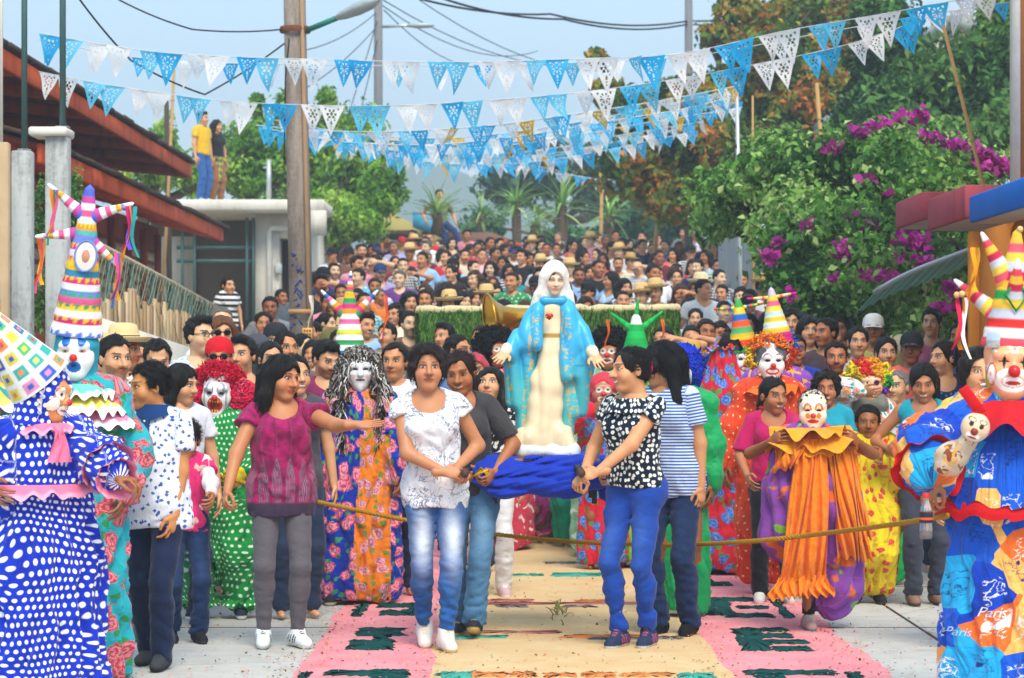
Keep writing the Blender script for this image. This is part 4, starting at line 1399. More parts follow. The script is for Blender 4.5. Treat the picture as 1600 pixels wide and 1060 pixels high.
		ring = g.math('MULTIPLY_ADD',g.math('SINE',g.math('MULTIPLY',g.math('SUBTRACT',drop,g.math('ABSOLUTE',uu)),60.0)),0.5,0.5)
		ic = g.mix(ring,(*lin('#8d8fa0'),1),(*lin('#5c1230'),1))
		c = g.mix(g.math('MULTIPLY',g.math('MULTIPLY',inside,g.step(g.noise(p,30,3,0.6),0.42,0.1)),0.6),c,ic)
		c = g.mix(g.math('SUBTRACT',1.0,g.step(V,hgt,0.008)),c,(*lin('#3a2c42'),1))
	elif kind == 'patchwork':        # souvenir print in big rectangular fields
		br = g.node('ShaderNodeTexBrick',{'offset': 0.4,'squash': 1.0},Scale=1.0)
		sc_ = k.get('s',0.16)
		q = g.vmath('MULTIPLY',p,(1.0 / sc_,1.0 / (sc_ * 1.15),0))
		wob = g.vmath('MULTIPLY',q,(1,1,0))
		v = g.voro(wob,1.0,'F1','2D','CHEBYCHEV',0.62)
		rn = g.node('ShaderNodeSeparateColor',None,Color=v.outputs['Color']).outputs[0]
		c = g.ramp(rn,[(0,'#0f56c8'),(0.22,'#1fa5dd'),(0.42,'#f0b660'),(0.56,'#0a3fb4'),(0.70,'#e8eef2'),(0.82,'#f0702a'),(0.92,'#16b4e2')],'CONSTANT')
		rn2 = g.node('ShaderNodeSeparateColor',None,Color=v.outputs['Color']).outputs[1]
		n1 = g.noise(g.vmath('MULTIPLY',p,(1,1.6,1)),17,3,0.55,0.3)
		ln = g.math('SUBTRACT',1.0,g.step(g.math('ABSOLUTE',g.math('SUBTRACT',n1,0.5)),0.018,0.01))
		core = g.math('SUBTRACT',1.0,g.step(v.outputs['Distance'],0.3,0.02))
		ink = g.mix(g.step(rn2,0.5,0.01),(*lin('#f4f4f0'),1),(*lin('#123070'),1))
		c = g.mix(g.math('MULTIPLY',g.math('MULTIPLY',ln,core),0.85),c,ink)
		n2 = g.noise(g.vmath('ADD',p,(9,4,0)),11,1,0.5)
		blob = g.math('MULTIPLY',g.step(n2,0.62,0.012),core)
		c = g.mix(blob,c,ink)
	elif kind == 'swirl':            # batik
		n1 = g.noise(p,1.0 / k.get('s',0.08),4,0.6,1.2)
		c = g.mix(g.step(n1,0.52,0.14),b,(*lin(k.get('c2','#ffb030')),1))
	MATS[name] = cloth_end(g,c,k.get('rough',0.82),k.get('bump',0.4),k.get('sheen',0.12),p if kind in ('dots','roses','patchwork','blots','swirl') else None)
	return MATS[name]
SKIN,HAIR,WIG,MASK,DYED = mk_skin(),mk_hair(),mk_wig(),mk_mask(),mk_colcloth()
PLAIN = fab('plain_cloth','plain','obj')
SHOEM = simple('shoe_leather','#1b1c22',0.5,0.4)
SHOEW = simple('white_shoe','#d8d5cf',0.6,0.3)
SOLE = simple('rubber_sole','#b9ab8e',0.8,0.2)
def sm(e0,e1,x):
	t = np.clip((x - e0) / (e1 - e0),0,1)
	return t * t * (3 - 2 * t)
# ------------------------------------------------------------------ heads
HEADC = {}
def head_field(h,o,infl=0.0,mask=False,pad=0.0):
	F = Field((-0.115,-0.15,-0.23),(0.115,0.13,0.15),h)
	jw,ch = o.get('jaw',1.0),o.get('cheek',1.0)
	i = infl
	F.ell((0,0.012,0.034),(0.074 + i,0.092 + i,0.080 + i),0)
	F.ell((0,-0.018,-0.028),(0.060 * jw + i,0.069 + i,0.082 + i),0.03)
	F.ell((0,-0.058,-0.092),(0.026 * jw + i,0.024 + i,0.020 + i),0.04)
	for s in (-1,1):
		F.ell((s * 0.037 * ch,-0.060,-0.030),(0.026 + i,0.024 + i,0.026 + i),0.03)
		F.ell((s * 0.030,-0.084,0.030),(0.024 + i,0.010 + i,0.008 + i),0.02)
		if not mask:
			F.ell((s * 0.031,-0.096,0.010),(0.019,0.012,0.011),0.014,'s')
			F.ell((s * 0.031,-0.0735,0.009),(0.0165,0.0135,0.0105),0.003)
			F.ell((s * 0.0760,0.008,-0.004),(0.009,0.020,0.031),0.008)
	ns = o.get('nose',1.0)
	F.cap((0,-0.086 - i * 0.6,0.012),(0,-0.104 * (0.6 + 0.4 * ns) - 0.004 - i * 0.6,-0.024),0.008 + i * .4,0.0125 * ns + i * .4,0.016)
	for s in (-1,1):
		F.ell((s * 0.012 * ns,-0.094 - i * 0.6,-0.027),0.009 * ns,0.008)
	mw = 0.024 + 0.010 * o.get('smile',0)
	F.ell((0,-0.0835 - i * 0.8,-0.0515),(mw,0.011,0.0062),0.008)
	F.ell((0,-0.0815 - i * 0.8,-0.0625),(mw * 0.85,0.0115,0.0068),0.008)
	if not mask:
		F.cap((0,0.022,-0.06),(0,0.036,-0.21),0.047 * o.get('neck',1.0),0.052 * o.get('neck',1.0),0.03)
	return F
def head_col(P,o):
	"""rgb factor over skin tone + alpha (1: multiply with skin tone, 0: own colour)"""
	x,y,z = P[:,0],P[:,1],P[:,2]
	ax = np.abs(x)
	c = np.ones((len(P),4),np.float32)
	SK = np.array((0.397,0.150,0.060,1.0))
	front = y < -0.045
	# warmth of cheeks, nose tip
	w = np.exp(-(((ax - 0.04) / 0.022) ** 2 + ((z + 0.03) / 0.022) ** 2)) * front
	c[:,1] *= 1 - 0.12 * w
	c[:,2] *= 1 - 0.16 * w
	# lips
	sml = o.get('smile',0)
	mw = 0.026 + 0.010 * sml
	zc = -0.057 + sml * 0.14 * (ax / 0.034) ** 2 * 0.05
	lip = front & (((x / mw) ** 2 + ((z - zc) / 0.0115) ** 2) < 1)
	lipc = np.array(o.get('lip',(0.95,0.55,0.55)),np.float32)
	c[lip,:3] *= lipc
	if sml > 0.5:
		t = front & (((x / (mw * 0.66)) ** 2 + ((z - zc) / 0.0045) ** 2) < 1)
		c[t] = np.array((0.56,0.50,0.45,1)) / SK
	else:
		t = front & (ax < mw * 0.95) & (np.abs(z - zc) < 0.0018)
		c[t,:3] *= 0.45
	# eyes
	ex,ez = ax - 0.031,z - 0.0095
	sq = 1.0 - 0.35 * (sml > 0.5)
	eye = front & (((ex / 0.0152) ** 2 + (ez / (0.0058 * sq)) ** 2) < 1)
	lash = front & (((ex / 0.0185) ** 2 + ((ez - 0.0012) / (0.0088 * sq)) ** 2) < 1) & ~eye & (ez > -0.001)
	c[lash] = np.array((0.02,0.012,0.008,1)) / SK
	c[eye] = np.array((0.36,0.31,0.27,1)) / SK
	gx = o.get('gaze',0.0) * 0.006
	ir = eye & (((np.sign(x) * ax - np.sign(x) * 0.031 - gx) / 0.0066) ** 2 + (ez / 0.0075) ** 2 < 1)
	c[ir] = np.array((0.02,0.01,0.006,1)) / SK
	# under eye and lid shade of the skin itself is left to the light
	bz = 0.0315 + 0.004 * np.cos((ax - 0.034) / 0.022 * 1.5) - 0.12 * np.maximum(ax - 0.045,0)
	bt = o.get('brow',0.0030)
	br = front & (ax > 0.013) & (ax < 0.054) & (np.abs(z - bz) < bt)
	c[br] = np.array((0.045,0.024,0.015,1)) / SK
	nst = front & (((ax - 0.008) / 0.0045) ** 2 + ((z + 0.0345) / 0.0035) ** 2 < 1) & (y < -0.085)
	c[nst,:3] *= 0.35
	if o.get('beard'):
		b = (y < -0.02) & (z < -0.045 + 0.6 * np.maximum(0,ax - 0.04)) & (z > -0.13) & ~lip
		c[b,:3] *= np.array((0.55,0.52,0.52)) * (1.0 if o['beard'] < 2 else 0.5)
		mu = front & (np.abs(z + 0.0445) < 0.005) & (ax < 0.028)
		c[mu,:3] *= 0.4
	if o.get('wrinkle'):
		c[:,:3] *= 0.97
	return c
def head_mesh(o,h):
	key = (h,tuple(sorted((k,v) for k,v in o.items() if not isinstance(v,(list,tuple)))))
	if key not in HEADC:
		F = head_field(h,o)
		v,q = F.mesh()
		HEADC[key] = (v,q,head_col(v,o))
	return HEADC[key]
def Rot(yaw=0,pitch=0,roll=0):
	"""yaw turns towards +x when positive (image right while facing the camera), pitch looks down, roll tilts towards +x"""
	return np.array((Matrix.Rotation(math.radians(yaw),3,'Z') @ Matrix.Rotation(math.radians(pitch),3,'X') @ Matrix.Rotation(math.radians(roll),3,'Y')),np.float32)
# ------------------------------------------------------------------ skeleton
def ik(S,Wt,l1,l2,hint):
	S,Wt,hint = np.array(S,float),np.array(Wt,float),np.array(hint,float)
	d = Wt - S
	L = np.linalg.norm(d)
	if L > (l1 + l2) * 0.995:
		d = d / L * (l1 + l2) * 0.995
		Wt = S + d
		L = np.linalg.norm(d)
	a = (l1 * l1 - l2 * l2 + L * L) / (2 * L)
	hh = math.sqrt(max(l1 * l1 - a * a,0))
	u = d / L
	p = hint - u * (hint @ u)
	p = p / max(np.linalg.norm(p),1e-6)
	return S + u * a + p * hh,Wt
class Skel:
	def __init__(s,H=1.6,sex='f',b=1.0,lean=0,roll=0,twist=0,feet=None,hands=None,elbow=None,head=(0,0,0),crouch=0.0,kid=False):
		k = H / 1.6
		s.k,s.H,s.sex,s.b = k,H,sex,b
		hs = 0.225 if not kid else 0.215
		hs = hs * (0.75 + 0.25 * k) if k < 1 else 0.228
		s.hk = hs / 0.225          # head scale
		s.kid = kid
		zp = 0.86 * k - crouch
		s.pel = np.array((0,0.0,zp))
		R = np.array(Matrix.Rotation(math.radians(twist),3,'Z') @ Matrix.Rotation(math.radians(-lean),3,'X').inverted() @ Matrix.Rotation(math.radians(roll),3,'Y'))
		s.R = R
		def up(x,y,z):
			return s.pel + R @ (np.array((x,y,z - 0.86)) * k)
		s.up = up
		sw = 0.155 if sex == 'f' else 0.178
		s.sw = sw * k
		s.waist,s.chest,s.neck = up(0,0,1.02),up(0,-0.0,1.20),up(0,0.012,1.355)
		s.headc = up(0,-0.012,1.355) + np.array((0,0,0.130 * s.hk)) + (R @ np.array((0,0,H - 0.115 * s.hk - 1.355 * k - 0.130 * s.hk)))
		s.headR = Rot(*head) @ np.eye(3,dtype=np.float32)
		s.sh = {i: up(i * sw,0.012,1.305) for i in (-1,1)}
		s.hip = {i: s.pel + np.array((i * 0.082 * k,0,-0.02)) for i in (-1,1)}
		feet = feet or {}
		s.ank,s.kn,s.toe = {},{},{}
		for i in (-1,1):
			f = feet.get(i,(i * 0.095,0.0,0.0,i * 8))
			s.ank[i] = np.array((f[0] * k,f[1] * k,0.075 * k + f[2] * k))
			s.toe[i] = (math.radians(f[3]),math.radians(f[4]) if len(f) > 4 else 0.0)
			s.kn[i],s.ank[i] = ik(s.hip[i],s.ank[i],0.405 * k,0.385 * k,(i * 0.12,-1,0))
		hands = hands or {}
		elbow = elbow or {}
		s.el,s.wr = {},{}
		s.hd = {}
		for i in (-1,1):
			w = hands.get(i,(i * 0.235,-0.03,0.80))
			wt = np.array(w[:3],float) * (k if len(w) == 3 else 1)
			eh = elbow.get(i,(i * 0.6,0.8,-0.3))
			s.el[i],s.wr[i] = ik(s.sh[i],wt,0.275 * k,0.235 * k,eh)
			s.hd[i] = (s.wr[i] - s.el[i]) / np.linalg.norm(s.wr[i] - s.el[i])
	def torso(s,F,t=0.0,kk=0.06,hips=True,bust=True):
		k,b,R = s.k,s.b,s.R
		f = s.sex == 'f'
		F.ell(s.up(0,0.0,1.20),np.array((0.140 if f else 0.160,0.094 * (0.6 + 0.4 * b),0.165)) * k + t,kk,R=R)
		F.ell(s.up(0,-0.012 * (b - 0.9) * 6 * .5,1.04),np.array(((0.108 if f else 0.128) * b,0.088 * b,0.17)) * k + t,kk,R=R)
		if hips:
			F.ell(s.pel + np.array((0,0.012,0.02)) * k,np.array(((0.142 if f else 0.138) * (0.5 + 0.5 * b),0.102 * (0.5 + 0.5 * b),0.13)) * k + t,kk)
		for i in (-1,1):
			F.cap(s.up(i * 0.035,0.012,1.335),s.up(i * s.sw / k * 0.93,0.012,1.292),0.043 * k + t,0.046 * k + t,kk * 0.8)
		if f and bust and not s.kid:
			for i in (-1,1):
				F.ell(s.up(i * 0.066,-0.088,1.185),np.array((0.058,0.05,0.058)) * k * (0.7 + 0.3 * b) + t,0.05,R=R)
	def body(s,h=0.012,o=None,hh=0.005,hc=0.005,hand=None,tone=1):
		"""skin surface: trunk, limbs, hands and head"""
		k,b = s.k,s.b
		ab = 0.75 + 0.25 * b
		ps = np.array([s.pel,s.neck,s.headc] + [d[i] for d in (s.sh,s.el,s.wr,s.kn,s.ank) for i in (-1,1)])
		lo,hi = ps.min(0) - 0.22,ps.max(0) + 0.16
		lo[2] = max(lo[2],-0.02)
		F = Field(lo,hi,h)
		s.torso(F,-0.010)
		F.cap(s.up(0,0.015,1.28),s.headc + np.array((0,0.03,-0.07)) * s.hk,0.058 * k,0.046 * s.hk,0.05)
		for i in (-1,1):
			F.cap(s.sh[i] + np.array((-i * 0.01,0,-0.012)) * k,s.el[i],0.045 * k * ab,0.038 * k * ab,0.04)
			F.cap(s.el[i],s.wr[i],0.038 * k * ab,0.025 * k,0.02)
			F.cap(s.hip[i],s.kn[i],0.068 * k * ab,0.043 * k * ab,0.05)
			F.cap(s.kn[i],s.ank[i],0.039 * k * ab,0.028 * k,0.02)
			m = s.kn[i] * 0.7 + s.ank[i] * 0.3 + np.array((0,0.018 * k,0))
			F.ell(m,np.array((0.034,0.038,0.08)) * k * ab,0.03)
			a,pt = s.toe[i]
			d = np.array((math.sin(a) * math.cos(pt),-math.cos(a) * math.cos(pt),-math.sin(pt)))
			F.cap(s.ank[i] + np.array((0,0.01,-0.035)) * k,s.ank[i] + d * 0.10 * k + np.array((0,0,-0.045)) * k,0.028 * k,0.020 * k,0.02)
		v,q = F.mesh()
		V,Q = [v],[q]
		c = np.ones((len(v),4),np.float32)
		Cc = [c]
		n = len(v)
		# hands
		for i in (-1,1):
			hv,hq = s.hand(i,hc,(hand or {}).get(i,{}))
			V.append(hv); Q.append(hq + n); n += len(hv)
			cc = np.ones((len(hv),4),np.float32)
			Cc.append(cc)
		if hh:
			hv,hq,hcol = head_mesh(o or {},hh)
			V.append((hv * s.hk) @ s.headR.T.astype(np.float32) + s.headc.astype(np.float32))
			Q.append(hq + n)
			Cc.append(hcol)
		return np.concatenate(V),np.concatenate(Q),np.concatenate(Cc)
	def hand(s,i,h,o):
		"""palm, four fingers and thumb at the wrist"""
		k = (0.6 + 0.4 * s.k) * (0.9 if s.sex == 'f' else 1.0)
		d = np.array(o.get('dir',s.hd[i]),float)
		d /= np.linalg.norm(d)
		pn = np.array(o.get('palm',(-i * 1.0,0.2,0.0)),float)      # palm faces this way
		pn = pn - d * (pn @ d)
		pn /= max(np.linalg.norm(pn),1e-6)
		a = np.cross(d,pn)                                            # across the palm
		th = o.get('thumb',None)
		if th is not None:
			if a @ np.array(th) < 0:
				a = -a
		else:
			if a[1] > 0:
				a = -a                                                 # thumb side forward by default
		curl = o.get('curl',0.35)
		w = s.wr[i]
		F = Field(w - 0.125 * k - 0.08,w + 0.125 * k + 0.08,h)
		F.cap(w - d * 0.045,w + d * 0.005,0.025 * s.k,0.022 * s.k,0.01)
		F.ell(w + d * 0.048 * k,np.array((0.040,0.015,0.047)) * k,0.02,R=np.stack([a,pn,d],1))
		for f in range(4):
			off = (0.0315 - 0.021 * f)
			base = w + d * (0.086 - 0.004 * abs(f - 1.3)) * k + a * off * k
			L = [0.039,0.044,0.041,0.031][f] * k
			ang = 0.0
			p = base - d * 0.01
			for sg in range(3):
				ang += curl * [0.9,1.2,0.9][sg]
				dd = d * math.cos(ang) + pn * math.sin(ang) + a * (0.06 * (1.3 - f) * -0.2 + 0.16 * (1.5 - f) * (1 - 0.6 * min(curl,1)) * 0.5)
				p2 = p + dd * L * [1.0,0.68,0.55][sg]
				F.cap(p,p2,(0.0080 - 0.0007 * sg) * k,(0.0076 - 0.0007 * sg) * k,0.0015)
				p = p2
		tb = w + d * 0.022 * k + a * 0.030 * k
		t1 = tb + (d * 0.6 + a * 0.75 + pn * (0.25 + 0.4 * curl)) * 0.034 * k
		t2 = t1 + (d * 0.85 + a * (0.45 - 0.7 * curl) + pn * (0.1 + 0.6 * curl)) * 0.032 * k
		t3 = t2 + (d * 0.85 + a * (0.2 - 0.8 * curl) + pn * (0.1 + 0.5 * curl)) * 0.022 * k
		F.cap(tb,t1,0.014 * k,0.011 * k,0.012)
		F.cap(t1,t2,0.011 * k,0.0095 * k,0.004)
		F.cap(t2,t3,0.0095 * k,0.008 * k,0.004)
		return F.mesh()
# ------------------------------------------------------------------ garments
def cyl_pat(v,c,r=0.16):
	u = np.arctan2(v[:,0] - c[0],-(v[:,1] - c[1])) * r
	return np.stack([u,v[:,2],np.zeros(len(v))],1)
def seg_t(v,a,b):
	ab = b - a
	t = np.clip(((v - a) @ ab) / (ab @ ab),0,1)
	d = np.linalg.norm(v - (a + t[:,None] * ab),axis=1)
	return t,d
def pat_arms(v,s,pat,rr=0.06,end=1.0):
	"""along-the-sleeve coordinates for points nearer to an arm than to the trunk"""
	for i in (-1,1):
		ax = s.el[i] - s.sh[i]
		L1 = np.linalg.norm(ax)
		t,d = seg_t(v,s.sh[i],s.el[i])
		t2,d2 = seg_t(v,s.el[i],s.wr[i])
		near = np.minimum(d,d2)
		core = np.abs(v[:,0] - s.up(0,0,1.2)[0]) < s.sw * 0.9
		m = (near < 0.16) & ~core
		along = np.where(d < d2,t * L1,L1 + t2 * np.linalg.norm(s.wr[i] - s.el[i]))
		base = np.where((d < d2)[:,None],s.sh[i] + t[:,None] * ax,s.el[i] + t2[:,None] * (s.wr[i] - s.el[i]))
		r = v - base
		dirs = np.where((d < d2)[:,None],ax / L1,(s.wr[i] - s.el[i]) / np.linalg.norm(s.wr[i] - s.el[i]))
		e1 = np.cross(dirs,np.array((0.0,1.0,0.02)))
		e1 /= np.linalg.norm(e1,axis=1)[:,None] + 1e-6
		e2 = np.cross(dirs,e1)
		ang = np.arctan2((r * e2).sum(1),(r * e1).sum(1))
		pat[m,0] = (ang * rr)[m]
		pat[m,1] = (s.sh[i][2] - along)[m]
	return pat
def shirt(s,t=0.012,sleeve=0.55,neck='crew',hem=0.80,loose=0.0,h=0.011,seed=1,fold=0.004,flare=0.0,slv_r=0.012,cap_only=False):
	"""sleeve: 0 none .. 1 elbow .. 2 wrist"""
	k,b = s.k,s.b
	ab = 0.75 + 0.25 * b
	ps = [s.pel,s.neck,s.sh[-1],s.sh[1]]
	for i in (-1,1):
		if sleeve > 0:
			ps.append(s.el[i])
		if sleeve > 1:
			ps.append(s.wr[i])
	ps = np.array(ps)
	lo,hi = ps.min(0) - 0.24,ps.max(0) + 0.14
	lo[2] = min(lo[2],hem * k - 0.05)
	F = Field(lo,hi,h)
	s.torso(F,t,0.06)
	if loose:
		F.cap(s.up(0,0,1.10),s.up(0,0.0,hem + 0.06),0.104 * k * b + loose * 0.6 + t,0.113 * k * b + loose + t + flare,0.07,sy=0.74)
	if hem < 0.84:
		F.cap(s.pel + np.array((-0.05,0.01,0)) * k,s.pel + np.array((-0.05,0.01,(hem - 0.9))) * k,0.094 * k * b + t,0.094 * k * b + t + flare,0.05)
		F.cap(s.pel + np.array((0.05,0.01,0)) * k,s.pel + np.array((0.05,0.01,(hem - 0.9))) * k,0.094 * k * b + t,0.094 * k * b + t + flare,0.05)
	F2 = Field(lo,hi,h) if 0 < sleeve <= 1 else F
	for i in (-1,1):
		if sleeve > 0:
			f = min(sleeve,1.0)
			d = (s.el[i] - s.sh[i]) / np.linalg.norm(s.el[i] - s.sh[i])
			e = s.sh[i] + (s.el[i] - s.sh[i]) * f
			r0,r1 = 0.047 * k * ab + t,(0.048 + (0.040 - 0.048) * f) * k * ab + t + slv_r
			a0 = s.sh[i] + np.array((-i * 0.012,0,-0.012)) * k
			if sleeve <= 1:
				F2.cap(a0,e + d * 0.04,r0,r1,0.03)
				F2.cut(lambda P,e=e,d=d,i=i: np.where(P[:,0] * i > 0.02,(P - e) @ d,-1),0.1)
			else:
				F.cap(a0,s.el[i],r0,r1,0.03)
				F.cap(s.el[i],s.el[i] + (s.wr[i] - s.el[i]) * (sleeve - 1),r1,0.028 * k + t + slv_r,0.03)
	w1,w2 = Wob(seed,5.5,an=(1,1,0.7)),Wob(seed + 50,11,an=(1,1,1))
	F.disp(lambda P: (fold * 0.9 * w1(P) + fold * 2.6 * (0.5 - np.abs(np.sin(1.3 * w1(P * 1.2) + 1.1 * w2(P * 0.5) + 5 * P[:,2])))) * (0.25 + 0.75 * sm(s.up(0,0,1.30)[2],s.up(0,0,1.05)[2],P[:,2])) + fold * 0.3 * w2(P))
	# hem
	hz = hem * k + (s.pel[2] - 0.86 * k)
	F.cut(lambda P: np.where(np.abs(P[:,0]) < 0.30 * k,hz + 0.006 * np.sin(P[:,0] * 22 + seed) - P[:,2],-1))
	if F2 is not F:
		F2.disp(lambda P: fold * (0.7 * w1(P) + 0.5 * w2(P)),0.04)
	if sleeve == 0:
		for i in (-1,1):
			c = s.sh[i] + np.array((i * 0.045,0,-0.0)) * k
			F.cap(c + np.array((0,0,0.1)),c + np.array((i * 0.02,0,-0.10)),0.062 * k,0.05 * k,0.01,'s')
	# neckline
	n0 = s.up(0,0.0,1.37)
	if neck == 'crew':
		F.ell(n0 + np.array((0,-0.012,0.02)),np.array((0.074,0.085,0.075)) * k,0.006,'s')
	elif neck == 'scoop':
		F.ell(s.up(0,-0.055,1.345),np.array((0.092,0.105,0.100)) * k,0.006,'s')
	elif neck == 'vneck':
		F.ell(s.up(0,-0.03,1.37),np.array((0.075,0.09,0.08)) * k,0.006,'s')
		F.cap(s.up(0,-0.11,1.32),s.up(0,-0.12,1.23),0.05 * k,0.012 * k,0.006,'s')
	elif neck == 'boat':
		F.ell(s.up(0,-0.02,1.375),np.array((0.125,0.11,0.075)) * k,0.006,'s')
	elif neck == 'off':
		F.ell(s.up(0,-0.0,1.42),np.array((0.24,0.2,0.17)) * k,0.006,'s')
	elif neck == 'tank':
		F.ell(s.up(0,-0.05,1.36),np.array((0.088,0.12,0.115)) * k,0.006,'s')
	v,q = F.mesh()
	pat = cyl_pat(v,s.waist,0.15 * k)
	if F2 is not F:
		v2,q2 = F2.mesh()
		q = np.concatenate([q,q2 + len(v)])
		v = np.concatenate([v,v2])
		pat = np.concatenate([pat,pat_arms(v2,s,cyl_pat(v2,s.waist,0.15 * k),0.05)])
	else:
		pat = pat_arms(v,s,pat,0.05)
	return v,q,pat
def trousers(s,t=0.006,h=0.011,seed=2,fold=0.0055,flare=0.0,end=0.0,waist=0.96,baggy=0.0,fade=False,top=None):
	k,b = s.k,s.b
	ab = 0.75 + 0.25 * b
	ps = np.array([s.pel] + [d[i] for d in (s.hip,s.kn,s.ank) for i in (-1,1)])
	lo,hi = ps.min(0) - 0.2,ps.max(0) + 0.2
	lo[2] = max(0.005,lo[2])
	F = Field(lo,hi,h)
	F.ell(s.pel + np.array((0,0.012,0.02)) * k,np.array((0.142 * (0.5 + 0.5 * b),0.102 * (0.5 + 0.5 * b),0.13)) * k + t,0.04)
	F.ell(s.up(0,0,0.98),np.array((0.116 * b,0.09 * b,0.10)) * k + t,0.05)
	for i in (-1,1):
		F.cap(s.hip[i],s.kn[i],0.079 * k * ab + t + baggy,0.051 * k * ab + t + baggy,0.035)
		a = s.ank[i] + (s.kn[i] - s.ank[i]) * end
		F.cap(s.kn[i],a,0.051 * k * ab + t + baggy,0.037 * k + t + flare + baggy,0.02)
		m = s.kn[i] * 0.72 + s.ank[i] * 0.28 + np.array((0,0.018 * k,0))
		F.ell(m,np.array((0.047,0.052,0.09)) * k * ab + t,0.03)
		F.ell(s.hip[i] + np.array((0,0.055,-0.0)) * k,np.array((0.08,0.07,0.09)) * k * ab + t,0.04)
	w1,w2 = Wob(seed,5,an=(0.8,0.8,1.4)),Wob(seed + 9,12,an=(0.7,0.7,1.8))
	def dsp(P):
		lowk = sm(0.55,0.1,P[:,2] / k)
		return fold * (0.8 * w1(P) + w2(P) * (0.3 + 0.5 * lowk)) + fold * (0.9 + 1.5 * lowk) * (0.5 - np.abs(np.sin(1.4 * w2(P * 0.7) + 14 * P[:,2])))
	F.disp(dsp,0.04)
	for i in (-1,1):
		a = s.ank[i] + (s.kn[i] - s.ank[i]) * end
		d = (s.kn[i] - s.ank[i]) / np.linalg.norm(s.kn[i] - s.ank[i])
		F.cut(lambda P,a=a,d=d: np.where(np.linalg.norm(P - a,axis=1) < 0.16,(a - d * 0.02 - P) @ d,-1))
	zt = (top if top else waist) * k + (s.pel[2] - 0.86 * k)
	F.cut(lambda P: P[:,2] - zt)
	v,q = F.mesh()
	side = np.where(v[:,0] < (s.kn[-1][0] + s.kn[1][0]) / 2,-1,1)
	pat = np.zeros((len(v),3),np.float32)
	for i in (-1,1):
		m = side == i
		cx = np.interp(v[:,2],[s.ank[i][2],s.kn[i][2],s.hip[i][2]],[s.ank[i][0],s.kn[i][0],s.hip[i][0]])
		cy = np.interp(v[:,2],[s.ank[i][2],s.kn[i][2],s.hip[i][2]],[s.ank[i][1],s.kn[i][1],s.hip[i][1]])
		pat[m,0] = (np.arctan2(v[:,0] - cx,-(v[:,1] - cy)) * 0.07 + i)[m]
		pat[m,1] = v[m,2]
	fd = None
	if fade:
		fd = np.zeros(len(v),np.float32)
		for i in (-1,1):
			c = s.kn[i] * 0.62 + s.hip[i] * 0.38
			g1 = np.exp(-(((v[:,0] - c[0]) / 0.045) ** 2 + ((v[:,2] - c[2]) / 0.15) ** 2)) * (v[:,1] < c[1])
			fd = np.maximum(fd,g1 * fade)
	return v,q,pat,fd
def shoe_mesh(s,i,h=0.007,style='sneaker'):
	k = s.k
	a,pt = s.toe[i]
	A = s.ank[i]
	# built flat, toe towards -y, then turned
	F = Field((-0.07 * k,-0.21 * k,-0.09 * k),(0.07 * k,0.10 * k,0.09 * k),h)
	F.cap((0,0.035 * k,-0.032 * k),(0,-0.125 * k,-0.045 * k),0.041 * k,0.034 * k,0.02)
	F.cap((0,0.02 * k,-0.02 * k),(0,-0.01 * k,0.018 * k),0.042 * k,0.040 * k,0.03)
	F.cap((0,-0.01 * k,-0.01 * k),(0,-0.10 * k,-0.045 * k),0.036 * k,0.030 * k,0.02)
	F.cut(lambda P: -(P[:,2] + 0.073 * k))
	zt = (0.030 if style == 'sneaker' else 0.0) * k
	if style == 'high':
		zt = 0.055 * k
		F.cap((0,0.01 * k,0),(0,0.01 * k,0.06 * k),0.044 * k,0.042 * k,0.01)
	F.cut(lambda P: P[:,2] - zt)
	if style == 'flat':
		F.ell((0,-0.02 * k,0.01 * k),np.array((0.036,0.075,0.035)) * k,0.004,'s')
	v,q = F.mesh()
	sole = v[:,2] < -0.052 * k
	R = np.array(Matrix.Rotation(a,3,'Z') @ Matrix.Rotation(pt,3,'X'),np.float32)
	return v @ R.T + A.astype(np.float32),q,sole,v / k
def shoes(root,s,style='sneaker',upper='#d8d5cf',sole='#e8e6e0',accent=None):
	for i in (-1,1):
		v,q,sl,lv = shoe_mesh(s,i,0.0075,style)
		c = np.tile(np.array(lin(upper),np.float32),(len(v),1))
		c[sl] = lin(sole)
		if accent:
			side = (~sl) & (lv[:,1] > -0.06) & (lv[:,1] < 0.03) & (np.abs(lv[:,0]) > 0.02) & (np.sin((lv[:,1] + lv[:,2] * 0.5) * 260) > 0.1) & (lv[:,2] < 0.0)
			c[side] = lin(accent)
		lace = (~sl) & (np.abs(lv[:,0]) < 0.014) & (lv[:,1] < -0.02) & (lv[:,1] > -0.085) & (np.sin(lv[:,1] * 500) > 0)
		if style != 'flat':
			c[lace] = lin(sole if not accent else accent)
		me = np_mesh('shoe',v,q,[DYED],True,c)
		mobj('shoe',me,root)
